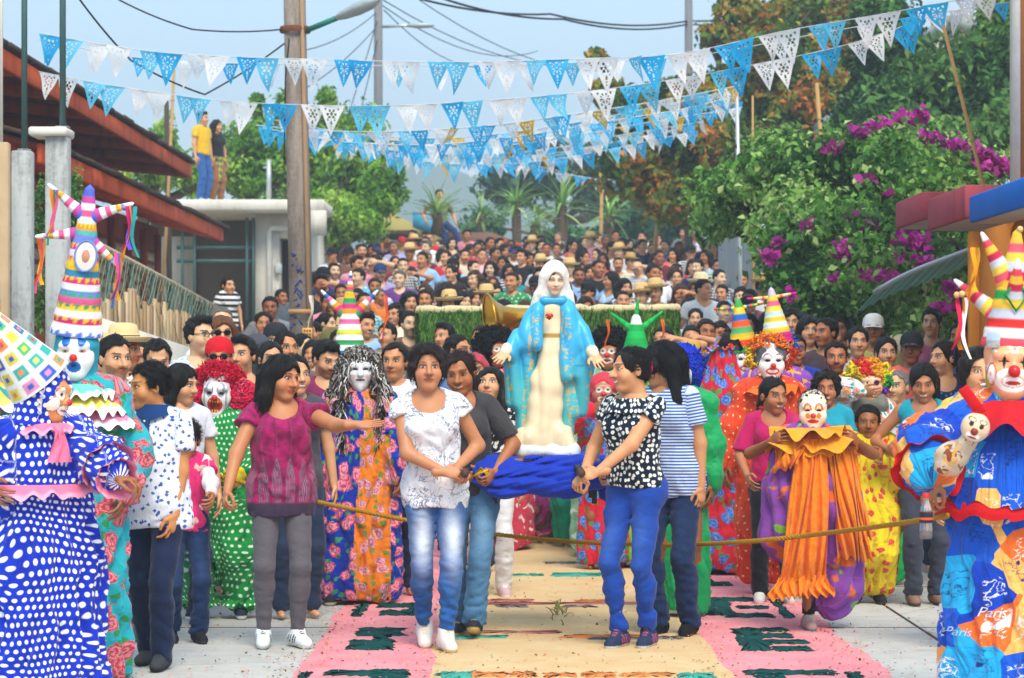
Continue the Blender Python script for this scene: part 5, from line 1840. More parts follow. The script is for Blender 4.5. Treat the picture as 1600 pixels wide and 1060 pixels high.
def hair_mesh(style,h=0.007,seed=3):
	"""hair in head coordinates"""
	key = (style,h,seed)
	if key in HEADC:
		return HEADC[key]
	big = style in ('long','bob','wavy','pony','braid','longback')
	F = Field((-0.17,-0.14,-0.46 if big else -0.16),(0.17,0.2,0.17),h)
	t = {'short': 0.010,'crop': 0.005,'spiky': 0.016,'quiff': 0.012,'bun': 0.008,'pony': 0.009,'braid': 0.009}.get(style,0.015)
	F.ell((0,0.014,0.036),(0.076 + t,0.094 + t,0.081 + t),0)
	tight = style in ('short','crop','spiky','quiff','bun','pony','braid')
	t2 = 0.0015 if tight else t
	F.ell((0,0.034,0.0),(0.071 + t2,0.073 + t2,0.080),0.02)
	hl = 0.052
	if style in ('short','crop','spiky','quiff'):
		if style == 'quiff':
			F.ell((0.0,-0.04,0.11),(0.055,0.05,0.025),0.03)
		# hairline and nape
		F.cut(lambda P: np.maximum(-(P[:,1] + 0.045 - 1.2 * np.maximum(0,P[:,2] - 0.055)) ,-(P[:,2] - hl)) - 0.0,0.1) if False else None
		face = lambda P: np.minimum(0.05 + 0.45 * np.abs(P[:,0]) ** 1.0 * 0 - P[:,2],-(P[:,1] + 0.0) - 0.01)
		F.cut(lambda P: np.where(P[:,1] < 0.0,np.minimum((0.080 - 0.75 * np.maximum(0,np.abs(P[:,0]) - 0.035)) - P[:,2],-0.026 - P[:,1] + 0.5 * np.maximum(0,P[:,2] - 0.05)),-1) * 1.0,0.1)
		F.cut(lambda P: np.where(P[:,1] < 0.035,0.004 - 0.5 * np.abs(P[:,1] + 0.022) * (P[:,1] > -0.022),-0.050) - P[:,2],0.1)
		F.ell((0,-0.09,-0.03),(0.075,0.075,0.085),0.012,'s')
		w = Wob(seed,22)
		amp = 0.006 if style == 'spiky' else 0.0035
		w9 = Wob(seed + 4,45)
		F.disp(lambda P: amp * w(P) + 0.0015 * w9(P),0.03)
	else:
		if style in ('bob','long','wavy'):
			L = {'bob': -0.17,'long': -0.33,'wavy': -0.36}[style]
			for sx in (-1,1):
				F.cap((sx * 0.070,0.01,0.03),(sx * 0.088,0.015,-0.10),0.034,0.036,0.03)
				F.cap((sx * 0.088,0.015,-0.10),(sx * 0.085,0.01,L),0.036,0.022,0.03)
				F.cap((sx * 0.05,0.075,0.0),(sx * 0.055,0.085,L),0.05,0.035,0.03)
		elif style == 'longback':
			F.cap((0,0.07,0.0),(0,0.095,-0.30),0.065,0.045,0.04)
			F.cap((0.05,0.05,0.0),(0.085,0.05,-0.30),0.04,0.03,0.03)
		elif style == 'bun':
			F.ell((0.0,0.12,0.02),(0.042,0.04,0.042),0.012)
		elif style == 'pony':
			F.cap((0,0.10,0.04),(0.02,0.135,-0.02),0.025,0.03,0.01)
			F.cap((0.02,0.135,-0.02),(0.03,0.12,-0.22),0.032,0.014,0.02)
		elif style == 'braid':
			F.cap((0,0.09,0.0),(-0.055,0.07,-0.09),0.04,0.026,0.02)
			for j in range(7):
				F.ell((-0.065 - 0.004 * j,0.055 - 0.016 * j * 0.6,-0.11 - 0.036 * j),(0.023 - 0.0012 * j,0.022,0.025),0.006)
		elif style == 'curlyshort':
			w0 = Wob(seed,16)
			F.disp(lambda P: -0.006 + 0.008 * w0(P),0.05)
		# face opening
		part = 0.012 if style in ('bob','long','wavy','longback') else 0.0
		F.ell((part,-0.094,-0.012 if part else 0.002),(0.066,0.092,0.082),0.014,'s')
		F.ell((0,-0.075,-0.075),(0.058,0.085,0.10),0.012,'s')
		if style in ('bun','pony','braid','curlyshort'):
			F.cut(lambda P: np.where((P[:,1] < 0.115) & (P[:,2] > -0.09),-0.05 - P[:,2] - 0.5 * (P[:,1] - 0.03),-1),0.1)
		w = Wob(seed,14,an=(1.6,1.6,0.25))
		F.disp(lambda P: 0.004 * w(P),0.03)
		if style == 'wavy':
			w3 = Wob(seed + 5,12,an=(0.6,0.6,1.2))
			F.disp(lambda P: 0.006 * w3(P),0.03)
	v,q = F.mesh()
	th = np.arctan2(v[:,0],v[:,1] + 0.02)
	pat = np.stack([th * 0.09,v[:,1] * 0.3,v[:,2]],1)
	HEADC[key] = (v,q,pat)
	return HEADC[key]
def hair(root,s,style,color='#17120f',h=0.007,seed=3,strands=2200):
	v,q,pat = hair_mesh(style,h,seed)
	v = (v * s.hk) @ s.headR.T.astype(np.float32) + s.headc.astype(np.float32)
	ho = mobj('hair',np_mesh('hair',v,q,[HAIR],True,None,pat),root,color)
	if strands:
		rn = np.random.RandomState(seed + 5)
		hv = hair_mesh(style,h,seed)[0]
		hv = hv[~((hv[:,1] < -0.035) & (hv[:,2] < 0.098))]
		pick = hv[rn.randint(len(hv),size=strands)]
		cen = np.stack([pick[:,0] * 0.15,np.full(strands,0.02),np.minimum(pick[:,2],0.03)],1)
		nn = pick - cen
		nn /= np.linalg.norm(nn,axis=1)[:,None] + 1e-6
		flow = np.array((0,0.25,-1.0)) + rn.normal(0,0.22,(strands,3))
		if style in ('short','crop','spiky','quiff'):
			flow = np.array((0,-0.5,0.35)) + rn.normal(0,0.5,(strands,3))
		if style in ('bun','pony','braid'):
			flow = np.array((0,1.0,0.1)) + rn.normal(0,0.2,(strands,3))
		flow -= nn * (flow * nn).sum(1)[:,None]
		flow /= np.linalg.norm(flow,axis=1)[:,None] + 1e-6
		L = rn.uniform(0.02,0.06,(strands,1)) * (0.5 if style in ('short','crop','spiky','quiff') else 1.0)
		p0 = pick + nn * 0.0005
		p1 = p0 + flow * L * 0.5 + nn * rn.uniform(0.001,0.005,(strands,1))
		p2 = p0 + flow * L + nn * rn.uniform(-0.002,0.006,(strands,1)) + rn.normal(0,0.003,(strands,3))
		sd = np.cross(flow,nn) * 0.0012
		vv = np.stack([p0 - sd,p0 + sd,p1 + sd,p1 - sd,p2 + sd * 0.3,p2 - sd * 0.3],1).reshape(-1,3)
		b6 = (np.arange(strands) * 6)[:,None]
		qq = np.concatenate([b6 + np.array((0,1,2,3)),b6 + np.array((3,2,4,5))])
		vv = (vv * s.hk) @ s.headR.T.astype(np.float32) + s.headc.astype(np.float32)
		so = mobj('hair_strands',np_mesh('hair_strands',vv,qq,[HAIR],True,None,vv),ho,color)
		so['kind'] = 'stuff'
	return ho
def H2(s,p):
	"""head coordinates to the person's own"""
	return s.headR @ (np.array(p,float) * s.hk) + s.headc
def hmat(s):
	M = Matrix(np.array(s.headR * s.hk).tolist()).to_4x4()
	M.translation = Vector(s.headc)
	return M
def straw_hat(root,M,color='#d9b77c',brim=0.19,name='straw_hat',band='#5a3d22',crown=0.10):
	m = MB()
	brim = brim * 0.86
	prof = [(0.0,crown + .005),(0.04,crown + 0.004),(0.075,crown - 0.008),(0.088,crown * 0.5),(0.094,0.0),(0.13,-0.008),(brim - 0.015,-0.002),(brim,0.018),(brim,0.013),(brim - 0.016,-0.010),(0.13,-0.016),(0.092,-0.010)]
	m.cur = lin(color)
	m.lathe(prof,20,M @ Matrix.Translation((0,0.012,0.070)),1.0,1.12)
	c = m.build(name,[DYED],root,True,usecol=True)
	n = MB()
	n.cur = lin(band)
	n.lathe([(0.0955,0.002),(0.0935,0.024)],20,M @ Matrix.Translation((0,0.012,0.072)),1.0,1.12)
	n.build('hat_band',[DYED],c,True,usecol=True)
	return c
def baseball_cap(root,M,color='#202633',back=False,name='cap'):
	m = MB()
	m.cur = lin(color)
	pr = [(0.001,0.108),(0.03,0.106),(0.06,0.092),(0.082,0.062),(0.090,0.025),(0.091,0.0)]
	m.lathe(pr,18,M @ Matrix.Translation((0,0.012,0.030)),1.0,1.15)
	sg = 1 if back else -1
	def bf(u,v):
		th = (u - 0.5) * 2.2
		r0 = 0.09 + 0.075 * v
		p = Vector((math.sin(th) * 0.088 * (1 - 0.05 * v),sg * (math.cos(th) * 0.10 + 0.07 * v * math.cos(th * 0.7)) + 0.012,0.034 - 0.012 * v - 0.02 * th * th * 0.3))
		return M @ p
	m.grid(bf,10,4)
	return m.build(name,[DYED],root,True,usecol=True)
def person_root(x,y,rot,label,cat='person',group=None,z=None,name='person'):
	e = empty(name,(x,y,ground_z(y) if z is None else z),math.radians(rot))
	tag(e,label,cat,group)
	return e
SKINS = ['#c4855a','#d29a70','#b0704a','#deb088','#a06440']
def dress(root,name,res,mat,color=None):
	v,q,pat = res[0],res[1],res[2]
	me = np_mesh(name,v,q,[mat],True,None,pat)
	if len(res) > 3 and res[3] is not None:
		a = me.attributes.new('fade','FLOAT','POINT')
		a.data.foreach_set('value',res[3])
	return mobj(name,me,root,color)
def body(root,s,skin,o=None,hand=None,h=0.012,hh=0.0045,hc=0.004):
	v,q,c = s.body(h,o,hh,hc,hand)
	return mobj('body',np_mesh('body',v,q,[SKIN],True,c),root,skin)
# ------------------------------------------------------------------ carnival costume pieces
def paint(v,base,ops):
	"""painted marks seen from the front: (cx, cz, rx, rz, colour, mirrored, inner)"""
	c = np.tile(np.array(lin(base),np.float32),(len(v),1))
	x,y,z = v[:,0],v[:,1],v[:,2]
	for op in ops:
		cx,cz,rx,rz,colr = op[:5]
		mir = op[5] if len(op) > 5 else False
		inner = op[6] if len(op) > 6 else 0.0
		xx = np.abs(x) if mir else x
		d = ((xx - cx) / rx) ** 2 + ((z - cz) / rz) ** 2
		m = (d < 1) & (d >= inner * inner) & (y < 0.02)
		if len(op) > 7:
			m &= op[7](x,y,z)
		c[m] = lin(colr)
	return c
MASKS = {
	'peach_clown': ('#f2a877',[(0,-0.052,0.062,0.042,'#f6f0e6'),(0,-0.056,0.040,0.022,'#d98a6a'),(0,-0.057,0.037,0.018,'#f6f0e6'),(0,-0.062,0.026,0.007,'#b8281e'),(0.033,0.010,0.0045,0.022,'#15110f',True),(0.033,0.010,0.017,0.004,'#15110f',True),(0.033,0.010,0.007,0.009,'#15110f',True),
								(0.034,0.046,0.034,0.022,'#f6f0e6',True,0.72,lambda x,y,z: z > 0.040),(0.034,0.040,0.036,0.032,'#8a3a20',True,0.93,lambda x,y,z: z > 0.045),(0.074,-0.035,0.012,0.035,'#f6f0e6',True,0.2),(0.070,-0.038,0.014,0.042,'#c0462c',True,0.85)],0.021,'#c8161d'),
	'white_blue': ('#f1f0ee',[(0.034,0.052,0.019,0.026,'#0b63b8',True),(0.036,0.006,0.017,0.008,'#b59a7c',True),(0.036,0.006,0.006,0.006,'#3a2a20',True),(0.0,-0.062,0.030,0.024,'#0b63b8'),(0.0,-0.056,0.012,0.008,'#092f60')],0.017,'#d5151c'),
	'tan_side': ('#dd8f4e',[(0.040,0.010,0.024,0.030,'#f4e6d2',True),(0.040,0.010,0.026,0.033,'#7a3a18',True,0.92),(0.036,0.006,0.010,0.007,'#2c1a10',True),(0.0,-0.060,0.046,0.022,'#f4e6d2'),(0.0,-0.060,0.049,0.025,'#7a3a18',False,0.93),(0.0,-0.062,0.028,0.006,'#b03020'),(0.062,-0.040,0.020,0.030,'#f4e6d2',True),(0.062,-0.040,0.022,0.033,'#7a3a18',True,0.93)],0.016,'#cf2430'),
	'horror': ('#e9e5e2',[(0.034,0.022,0.024,0.040,'#8e97ab',True),(0.030,0.030,0.012,0.030,'#e9e5e2',True),(0.034,0.004,0.016,0.010,'#5c1018',True),(0.034,0.004,0.007,0.006,'#17100e',True),(0.0,-0.062,0.044,0.046,'#c31a1e'),(0.0,-0.070,0.030,0.034,'#7b0d12'),(0.0,-0.040,0.036,0.010,'#d9b23c',False,0.0,lambda x,y,z: np.sin(x * 420) > -0.2),(0.0,-0.096,0.026,0.008,'#d9b23c',False,0.0,lambda x,y,z: np.sin(x * 420) > -0.2),(0.062,-0.02,0.006,0.05,'#a7a3a6',True)],0.018,'#c4202a'),
	'plain_pale': ('#d9d9d8',[(0.032,0.010,0.018,0.0075,'#15151a',True),(0.034,0.034,0.026,0.010,'#1b1b20',True,0.72,lambda x,y,z: z > 0.034),(0.0,-0.057,0.030,0.0075,'#8a4a4c'),(0.0,-0.057,0.030,0.0016,'#2a1a1c'),(0.045,-0.035,0.016,0.014,'#d4b0ae',True)],0,None),
	'cream_child': ('#efdcc4',[(0.034,0.014,0.026,0.036,'#e0741e',True,0.62,lambda x,y,z: z > 0.008),(0.034,0.034,0.022,0.018,'#8a2c12',True,0.75,lambda x,y,z: z > 0.034),(0.034,0.008,0.016,0.008,'#2a160e',True),(0.034,-0.024,0.014,0.018,'#e07828',True),(0.0,-0.058,0.034,0.012,'#c22c20')],0.016,'#bf3a28'),
	'rainbow': ('#eeb48c',[(0.033,0.010,0.020,0.020,'#2c1a50',False),(-0.033,0.010,0.017,0.009,'#f4efe8'),(-0.033,0.010,0.007,0.008,'#1a130f'),(0.034,0.040,0.024,0.012,'#2a1812',True,0.7,lambda x,y,z: z > 0.042),(0,-0.058,0.032,0.014,'#d8487a'),(0,-0.057,0.022,0.005,'#f8f0ec'),(0.045,-0.035,0.02,0.018,'#ec8f86',True)],0,None),
	'pale_brows': ('#efe9e2',[(0.034,0.010,0.018,0.009,'#1a1512',True),(0.034,0.022,0.030,0.034,'#d05a86',True,0.82,lambda x,y,z: z > 0.026),(0.034,0.030,0.024,0.022,'#201a18',True,0.8,lambda x,y,z: z > 0.036),(0,-0.058,0.044,0.024,'#d22a30'),(0,-0.058,0.034,0.010,'#f3efe8')],0.017,'#cc2028'),
	'brown_red': ('#b06a46',[(0.033,0.012,0.026,0.020,'#efe6da',True),(0.033,0.010,0.009,0.008,'#17110e',True),(0,-0.056,0.044,0.022,'#f0e8dc'),(0,-0.058,0.030,0.010,'#b0201c')],0.018,'#cc1c22'),
}
def mask_mesh(style,h):
	key = ('mask',style,h)
	if key in HEADC:
		return HEADC[key]
	base,ops,nr,nc = MASKS[style]
	F = head_field(h,{'nose': 0.9,'smile': 0.5,'cheek': 1.1},0.014,True)
	if style == 'horror':
		F.ell((0,-0.070,-0.118),(0.034,0.034,0.034),0.03)
	if style == 'plain_pale':
		F.ell((0,-0.078,-0.112),(0.014,0.02,0.024),0.02)
	for s in (-1,1):
		F.ell((s * 0.033,-0.112,0.010),(0.018,0.010,0.009),0.01,'s')
	if nr:
		F.ell((0,-0.120,-0.022),nr,0.004)
	F.cut(lambda P: P[:,1] - 0.03,0.1)
	F.cut(lambda P: -0.150 - P[:,2],0.1)
	v,q = F.mesh()
	c = paint(v,base,ops)
	if nr:
		d = np.linalg.norm(v - np.array((0,-0.120,-0.022)),axis=1)
		c[d < nr * 1.04] = lin(nc)
	HEADC[key] = (v,q,c)
	return HEADC[key]
def mask(root,s,style,h=0.004,name='clown_mask',scale=1.0):
	v,q,c = mask_mesh(style,h)
	v = (v * s.hk * scale) @ s.headR.T.astype(np.float32) + s.headc.astype(np.float32)
	return mobj(name,np_mesh(name,v,q,[MASK],True,c),root)
def wig(root,s,style='round',cols=('#111014',),r=0.15,h=0.009,seed=4,long=0.0,open_=True,name='wig'):
	F = Field((-0.34,-0.26,-0.62 if long else -0.34),(0.34,0.34,0.34),h)
	if style == 'round':
		F.ell((0,0.03,0.05),(r,r * 0.92,r * 0.85),0)
		F.ell((0,0.05,-0.03),(r * 0.95,r * 0.75,r * 0.7),0.05)
	elif style == 'side':
		F.ell((0,0.03,0.06),(0.10,0.115,0.075),0)
		for i in (-1,1):
			F.ell((i * 0.125,0.03,-0.03),(r * 0.62,r * 0.6,r * 0.72),0.05)
	if long:
		F.ell((0,0.02,0.05),(0.115,0.125,0.105),0)
		for i in (-1,1):
			F.cap((i * 0.09,0.0,0.03),(i * 0.135,-0.01,-0.16),0.055,0.070,0.04)
			F.cap((i * 0.135,-0.01,-0.16),(i * 0.150,-0.05,-long),0.070,0.055,0.03)
			F.cap((i * 0.07,0.08,0.0),(i * 0.09,0.10,-long),0.08,0.07,0.03)
			F.cap((i * 0.085,-0.06,-0.10),(i * 0.075,-0.11,-long + 0.05),0.022,0.030,0.02)
	if open_:
		F.ell((0,-0.14,-0.020),(0.072,0.14,0.098),0.012,'s')
		F.ell((0,-0.13,-0.10),(0.060,0.13,0.09),0.012,'s')
	w1,w2 = Wob(seed,11),Wob(seed + 1,26,an=(1,1,0.3 if long else 1))
	F.disp(lambda P: 0.009 * w1(P) + 0.006 * w2(P),0.05)
	v,q = F.mesh()
	cl = np.array([lin(c) for c in cols],np.float32)
	if len(cols) == 1:
		c = np.tile(cl[0],(len(v),1))
	elif long:
		st = Wob(3,16,an=(1.5,1.5,0.12))(v) + 0.35 * Wob(5,60,an=(1.5,1.5,0.5))(v)
		i = np.clip(((st + 1.6) / 3.2 * len(cols)).astype(int),0,len(cols) - 1)
		c = cl[i]
	else:
		a = np.arctan2(v[:,0],v[:,2] + 0.03) / 2.6 + 0.12 * Wob(9,8)(v)
		i = np.clip(((a + 1) / 2 * len(cols)).astype(int),0,len(cols) - 1)
		c = cl[i]
	v = (v * s.hk) @ s.headR.T.astype(np.float32) + s.headc.astype(np.float32)
	return mobj(name,np_mesh(name,v,q,[WIG],True,c),root)
def curls(root,s,cols,n=900,r=0.15,long=0.0,seed=5,name='wig_curl',size=0.016):
	"""loose curls and tinsel strands that break up a wig's outline, one mesh"""
	rn = np.random.RandomState(seed)
	m = MB()
	cl = [lin(c) for c in cols]
	for j in range(n):
		if long:
			th = rn.uniform(-2.6,2.6)
			zt = rn.uniform(-long,0.10)
			rad = 0.12 + 0.075 * min(1,max(0,(0.06 - zt) / 0.2))
			if zt > 0.05:
				rad = 0.115 * math.sqrt(max(0.05,1 - ((zt - 0.05) / 0.11) ** 2))
			if abs(th) < 0.55 and zt < 0.06:
				th = math.copysign(0.55 + rn.uniform(0,0.5),th)
			p = Vector((math.sin(th) * rad,-math.cos(th) * rad * 0.95 + 0.01,zt))
			d = Vector((rn.normal() * 0.3,rn.normal() * 0.3,-1)).normalized()
			L = rn.uniform(0.03,0.08)
			q = p + d * L
			rr = rn.uniform(0.002,0.004)
		else:
			th,u = rn.uniform(0,6.283),rn.uniform(-0.6,1)
			d = Vector((math.sqrt(1 - u * u) * math.cos(th),math.sqrt(1 - u * u) * math.sin(th),u))
			if d.y < -0.62 and d.z < 0.45:
				continue
			p = Vector((0,0.035,0.03)) + Vector((d.x * r,d.y * r * 0.9,d.z * r * 0.9)) * rn.uniform(0.88,1.08)
			d = Vector(rn.normal(size=3)).normalized()
			q = p + d * rn.uniform(0.012,0.03)
			rr = size * rn.uniform(0.2,0.5)
		if len(cl) > 1 and not long:
			k = int(np.clip((math.atan2(p.x,p.z + 0.03) / 2.6 + 1) / 2 * len(cl),0,len(cl) - 1))
		else:
			k = rn.randint(len(cl))
		m.cur = tuple(np.array(cl[k]) * rn.uniform(0.6,1.25))
		mid = (p + q) / 2 + Vector(rn.normal(size=3)) * (0.008 if long else 0.010)
		m.tube([p,mid,q],[rr,rr * 1.1,rr * 0.6],4,False)
	M = hmat(s)
	v = np.concatenate(m.v)
	mm = np.array(M,np.float32)
	m.v = [v @ mm[:3,:3].T + mm[:3,3]]
	o = m.build(name,[DYED],root,True,usecol=True)
	o['kind'] = 'stuff'
	return o
def costume(s,h=0.012,r_top=0.19,r_mid=0.25,r_bot=0.28,sy=0.74,bot=0.10,sleeve=0.09,cuff=0.05,n=17,amp=0.012,seed=1,legs=0.0,sleeve_len=1.0,neck=True,crumple=0.008,zmid=0.72,gather=True,leg_end=0.05):
	"""a loose carnival suit from the neck to the ankles, gathered into folds"""
	k = s.k
	ps = np.array([s.pel,s.neck] + [d[i] for d in (s.sh,s.el,s.wr,s.kn,s.ank) for i in (-1,1)])
	pad = max(r_bot,r_mid,0.2) + 0.06
	lo,hi = ps.min(0) - pad,ps.max(0) + 0.20
	lo[2] = 0.0
	c0 = s.pel
	lo[:2] = np.minimum(lo[:2],c0[:2] - pad)
	hi[:2] = np.maximum(hi[:2],c0[:2] + pad)
	F = Field(lo,hi,h)
	s.torso(F,0.025,0.08)
	F.cap(s.up(0,0,1.30 - r_top * 0.95),s.up(0,0,1.24) * 0.0 + np.array((s.pel[0],s.pel[1],zmid * k)),r_top * k,r_mid * k,0.08,sy=sy)
	if not legs:
		F.cap((s.pel[0],s.pel[1],zmid * k),((s.ank[-1][0] + s.ank[1][0]) / 2,(s.ank[-1][1] + s.ank[1][1]) / 2,(bot + r_bot * 0.5) * k),r_mid * k,r_bot * k,0.06,sy=sy)
	else:
		for i in (-1,1):
			F.cap(s.hip[i] + np.array((0,0,-0.05)),s.kn[i],(r_mid * 0.72) * k,legs * k,0.08)
			F.cap(s.kn[i],s.ank[i] + np.array((0,0,leg_end + 0.03)),legs * k,legs * 0.92 * k,0.05)
	for i in (-1,1):
		w = s.el[i] + (s.wr[i] - s.el[i]) * min(sleeve_len,1.0)
		F.cap(s.sh[i] + np.array((-i * 0.02,0,-0.035)) * k,s.el[i],sleeve * 0.78 * k,sleeve * 1.1 * k,0.06)
		F.cap(s.el[i],s.el[i] * 0.3 + w * 0.7,sleeve * 1.1 * k,sleeve * 0.95 * k,0.05)
		F.cap(s.el[i] * 0.3 + w * 0.7,w,sleeve * 0.95 * k,cuff * k,0.03)
	w1,w2,w3 = Wob(seed,2.2,an=(0.6,0.6,1.0)),Wob(seed + 7,7),Wob(seed + 3,13)
	def dsp(P):
		th = np.arctan2(P[:,0] - s.pel[0],-(P[:,1] - s.pel[1]))
		z = P[:,2] / k
		ramp = sm(1.32,1.0,z) * (0.45 + 0.55 * sm(1.0,0.4,z))
		pl = np.abs(np.sin(n * 0.5 * th + 0.9 * w1(P))) + 0.55 * np.abs(np.sin(n * 0.93 * th + 1.6 * w1(P[:,[1,0,2]])))
		return amp * 1.9 * ramp * (0.8 - pl) + crumple * 0.6 * w2(P) + crumple * (0.55 - 0.9 * np.abs(np.sin(1.5 * w3(P) + 9 * P[:,2])))
	F.disp(dsp,0.07)
	if not legs:
		wz = Wob(seed + 11,3)
		F.cut(lambda P: (bot * k + 0.02 * wz(P)) - P[:,2],0.2)
	else:
		for i in (-1,1):
			F.cut(lambda P,i=i: np.where(np.hypot(P[:,0] - s.ank[i][0],P[:,1] - s.ank[i][1]) < 0.3,s.ank[i][2] + leg_end - 0.06 - P[:,2],-1),0.2)
	if neck:
		F.ell(s.up(0,-0.01,1.42),np.array((0.075,0.085,0.09)) * k,0.01,'s')
	v,q = F.mesh()
	pat = cyl_pat(v,s.pel,r_mid * k * 0.9)
	pat = pat_arms(v,s,pat,sleeve * k)
	pat[:,0] += 0.022 * Wob(seed + 41,2.6)(v)
	pat[:,1] += 0.022 * Wob(seed + 42,2.6)(v)
	return v,q,pat
def ruffle(root,c,rx,ry,w,drop,n=16,amp=0.02,color='#ff8fb0',M=None,name='ruffle',a0=0.0,a1=6.2832,mat=None,edge=None,seed=0):
	"""gathered frill standing out round an ellipse"""
	rn = np.random.RandomState(seed)
	ph = rn.uniform(0,6.28,4)
	m = MB()
	full = (a1 - a0) > 6.2
	nu,nv = n * 12,5
	cols = []
	def fn(u,v):
		a = a0 + (a1 - a0) * u
		wv = math.sin(a * n + ph[0] + 1.3 * math.sin(3 * a + ph[1])) * (0.65 + 0.35 * math.sin(5 * a + ph[3]))
		ww = w * (1 + 0.15 * math.sin(3 * a + ph[2]))
		p = Vector((math.sin(a) * (rx + ww * v),-math.cos(a) * (ry + ww * v),-drop * v * (0.7 + 0.3 * v) + amp * wv * v + 0.4 * amp * math.sin(a * n * 0.5 + ph[3]) * v))
		p = p + Vector(c)
		return M @ p if M is not None else p
	m.grid(fn,nu,nv,full)
	per = nu if full else nu + 1
	cc = np.tile(np.array(lin(color),np.float32),(per * (nv + 1),1))
	if edge:
		cc[-per * 2:] = lin(edge)
	m.c = [cc]
	v = np.concatenate(m.v)
	pat = np.stack([np.arctan2(v[:,0] - c[0],-(v[:,1] - c[1])) * (rx + w),v[:,2],v[:,0] * 0],1)
	me = m.mesh(name,[mat or DYED],True,True,pat)
	return mobj(name,me,root)
def cone_hat(root,M,h,r,bands,spikes=(),tip=0.012,name='cone_hat',zig=0,ribbons=(),ball=None,bend=0.0):
	"""tall paper cone with coloured bands; spikes: (z fraction, angle, tilt, length, radius)"""
	def bandcol(f,th,bands=bands):
		i = min(int(f * len(bands)),len(bands) - 1)
		b = bands[i]
		if isinstance(b,tuple):         # zigzag of two colours
			fr = f * len(bands) - i
			tri = abs(((th / 6.283 * zig) % 1.0) * 2 - 1)
			return lin(b[0] if fr < tri else b[1])
		return lin(b)
	def cone(mm,hh,rr,tp,MM,nb=1.0,bnds=bands):
		nu,nv = 48,max(24,len(bnds) * 4)
		mb = MB()
		vs = []
		cols = []
		for j in range(nv + 1):
			f = j / nv
			rad = rr + (tp - rr) * f
			for i in range(nu):
				th = 6.2832 * i / nu
				wob = 1 + 0.02 * math.sin(9 * f * 6.28)
				vs.append(tuple(MM @ Vector((rad * wob * math.cos(th) + bend * hh * f * f,rad * wob * math.sin(th),hh * f))))
				cols.append(bandcol(f,th,bnds))
		q = []
		for j in range(nv):
			for i in range(nu):
				i2 = (i + 1) % nu
				q.append((j * nu + i,j * nu + i2,(j + 1) * nu + i2,(j + 1) * nu + i))
		vs.append(tuple(MM @ Vector((bend * hh,0,hh + tp))))
		cols.append(cols[-1])
		t = [(nv * nu + i,nv * nu + (i + 1) % nu,len(vs) - 1) for i in range(nu)]
		return np.array(vs,np.float32),[np.array(q),np.array(t)],np.array(cols,np.float32)
	v,f,c = cone(None,h,r,tip,M)
	o = mobj(name,np_mesh(name,v,f,[DYED],True,c),root)
	for (zf,ang,tilt,L,rr) in spikes:
		R = M @ Matrix.Translation((bend * h * zf * zf,0,h * zf)) @ Matrix.Rotation(ang,4,'Z') @ Matrix.Rotation(tilt,4,'Y') @ Matrix.Translation((0,0,(r + (tip - r) * zf) * 0.5))
		v,f,c = cone(None,L,rr,0.008,R,1.0,bands[::-1][:6] + bands[:2])
		mobj('spike',np_mesh('spike',v,f,[DYED],True,c),o)
	for (p,L,cols) in ribbons:
		for j,cl in enumerate(cols):
			mb = MB()
			mb.cur = lin(cl)
			a = RND.uniform(-0.5,0.5)
			st = M @ Vector(p)
			pts_ = []
			for kx in range(9):
				f_ = kx / 8
				pts_.append((st + Vector((0.012 * j - 0.012 + 0.03 * math.sin(f_ * 4 + j) * f_,0.006 * j + 0.02 * math.sin(f_ * 3 + a * 5),-L * f_ * (0.85 + 0.15 * (j % 2)))),0))
			w = 0.010
			def rf(u,v,pts_=pts_):
				i = min(int(v * 8),7)
				fr = v * 8 - i
				p0 = pts_[i][0].lerp(pts_[i + 1][0],fr)
				tw = 1.2 * v + j
				return p0 + Vector((math.cos(tw) * (u - 0.5) * w * 2,math.sin(tw) * (u - 0.5) * w * 2,0))
			mb.grid(rf,1,16)
			mb.build('ribbon',[DYED],o,True,usecol=True)
	if ball:
		for p in ball:
			mb = MB()
			mb.cur = lin('#d8b878')
			mb.lathe([(0.001,-0.014),(0.010,-0.010),(0.014,0),(0.010,0.010),(0.001,0.014)],10,M @ Matrix.Translation(p))
			mb.build('bead',[DYED],o,True,usecol=True)
	return o
def tie_bow(root,c,color='#ff86a8',w=0.05,L=0.16,name='ribbon_bow'):
	m = MB()
	m.cur = lin(color)
	c = Vector(c)
	m.tube([c + Vector((-0.016,0,0)),c + Vector((0.016,0,0))],0.022,8)
	for i in (-1,1):
		def f(u,v,i=i):
			a = (u - 0.5)
			return c + Vector((i * (0.005 + 0.022 * v) + a * (0.025 + 0.03 * v),-0.022 - 0.008 * math.sin(v * 5 + u * 6),-L * v))
		m.grid(f,6,8)
	return m.build(name,[DYED],root,True,usecol=True)
def under_head(root,s,skin,o=None,hands=True,hand=None,legs=True):
	"""the skin of a masked reveller: arms, hands, neck and the head under the mask"""
	return body(root,s,skin,o or {},hand,0.016,0.008,0.006)
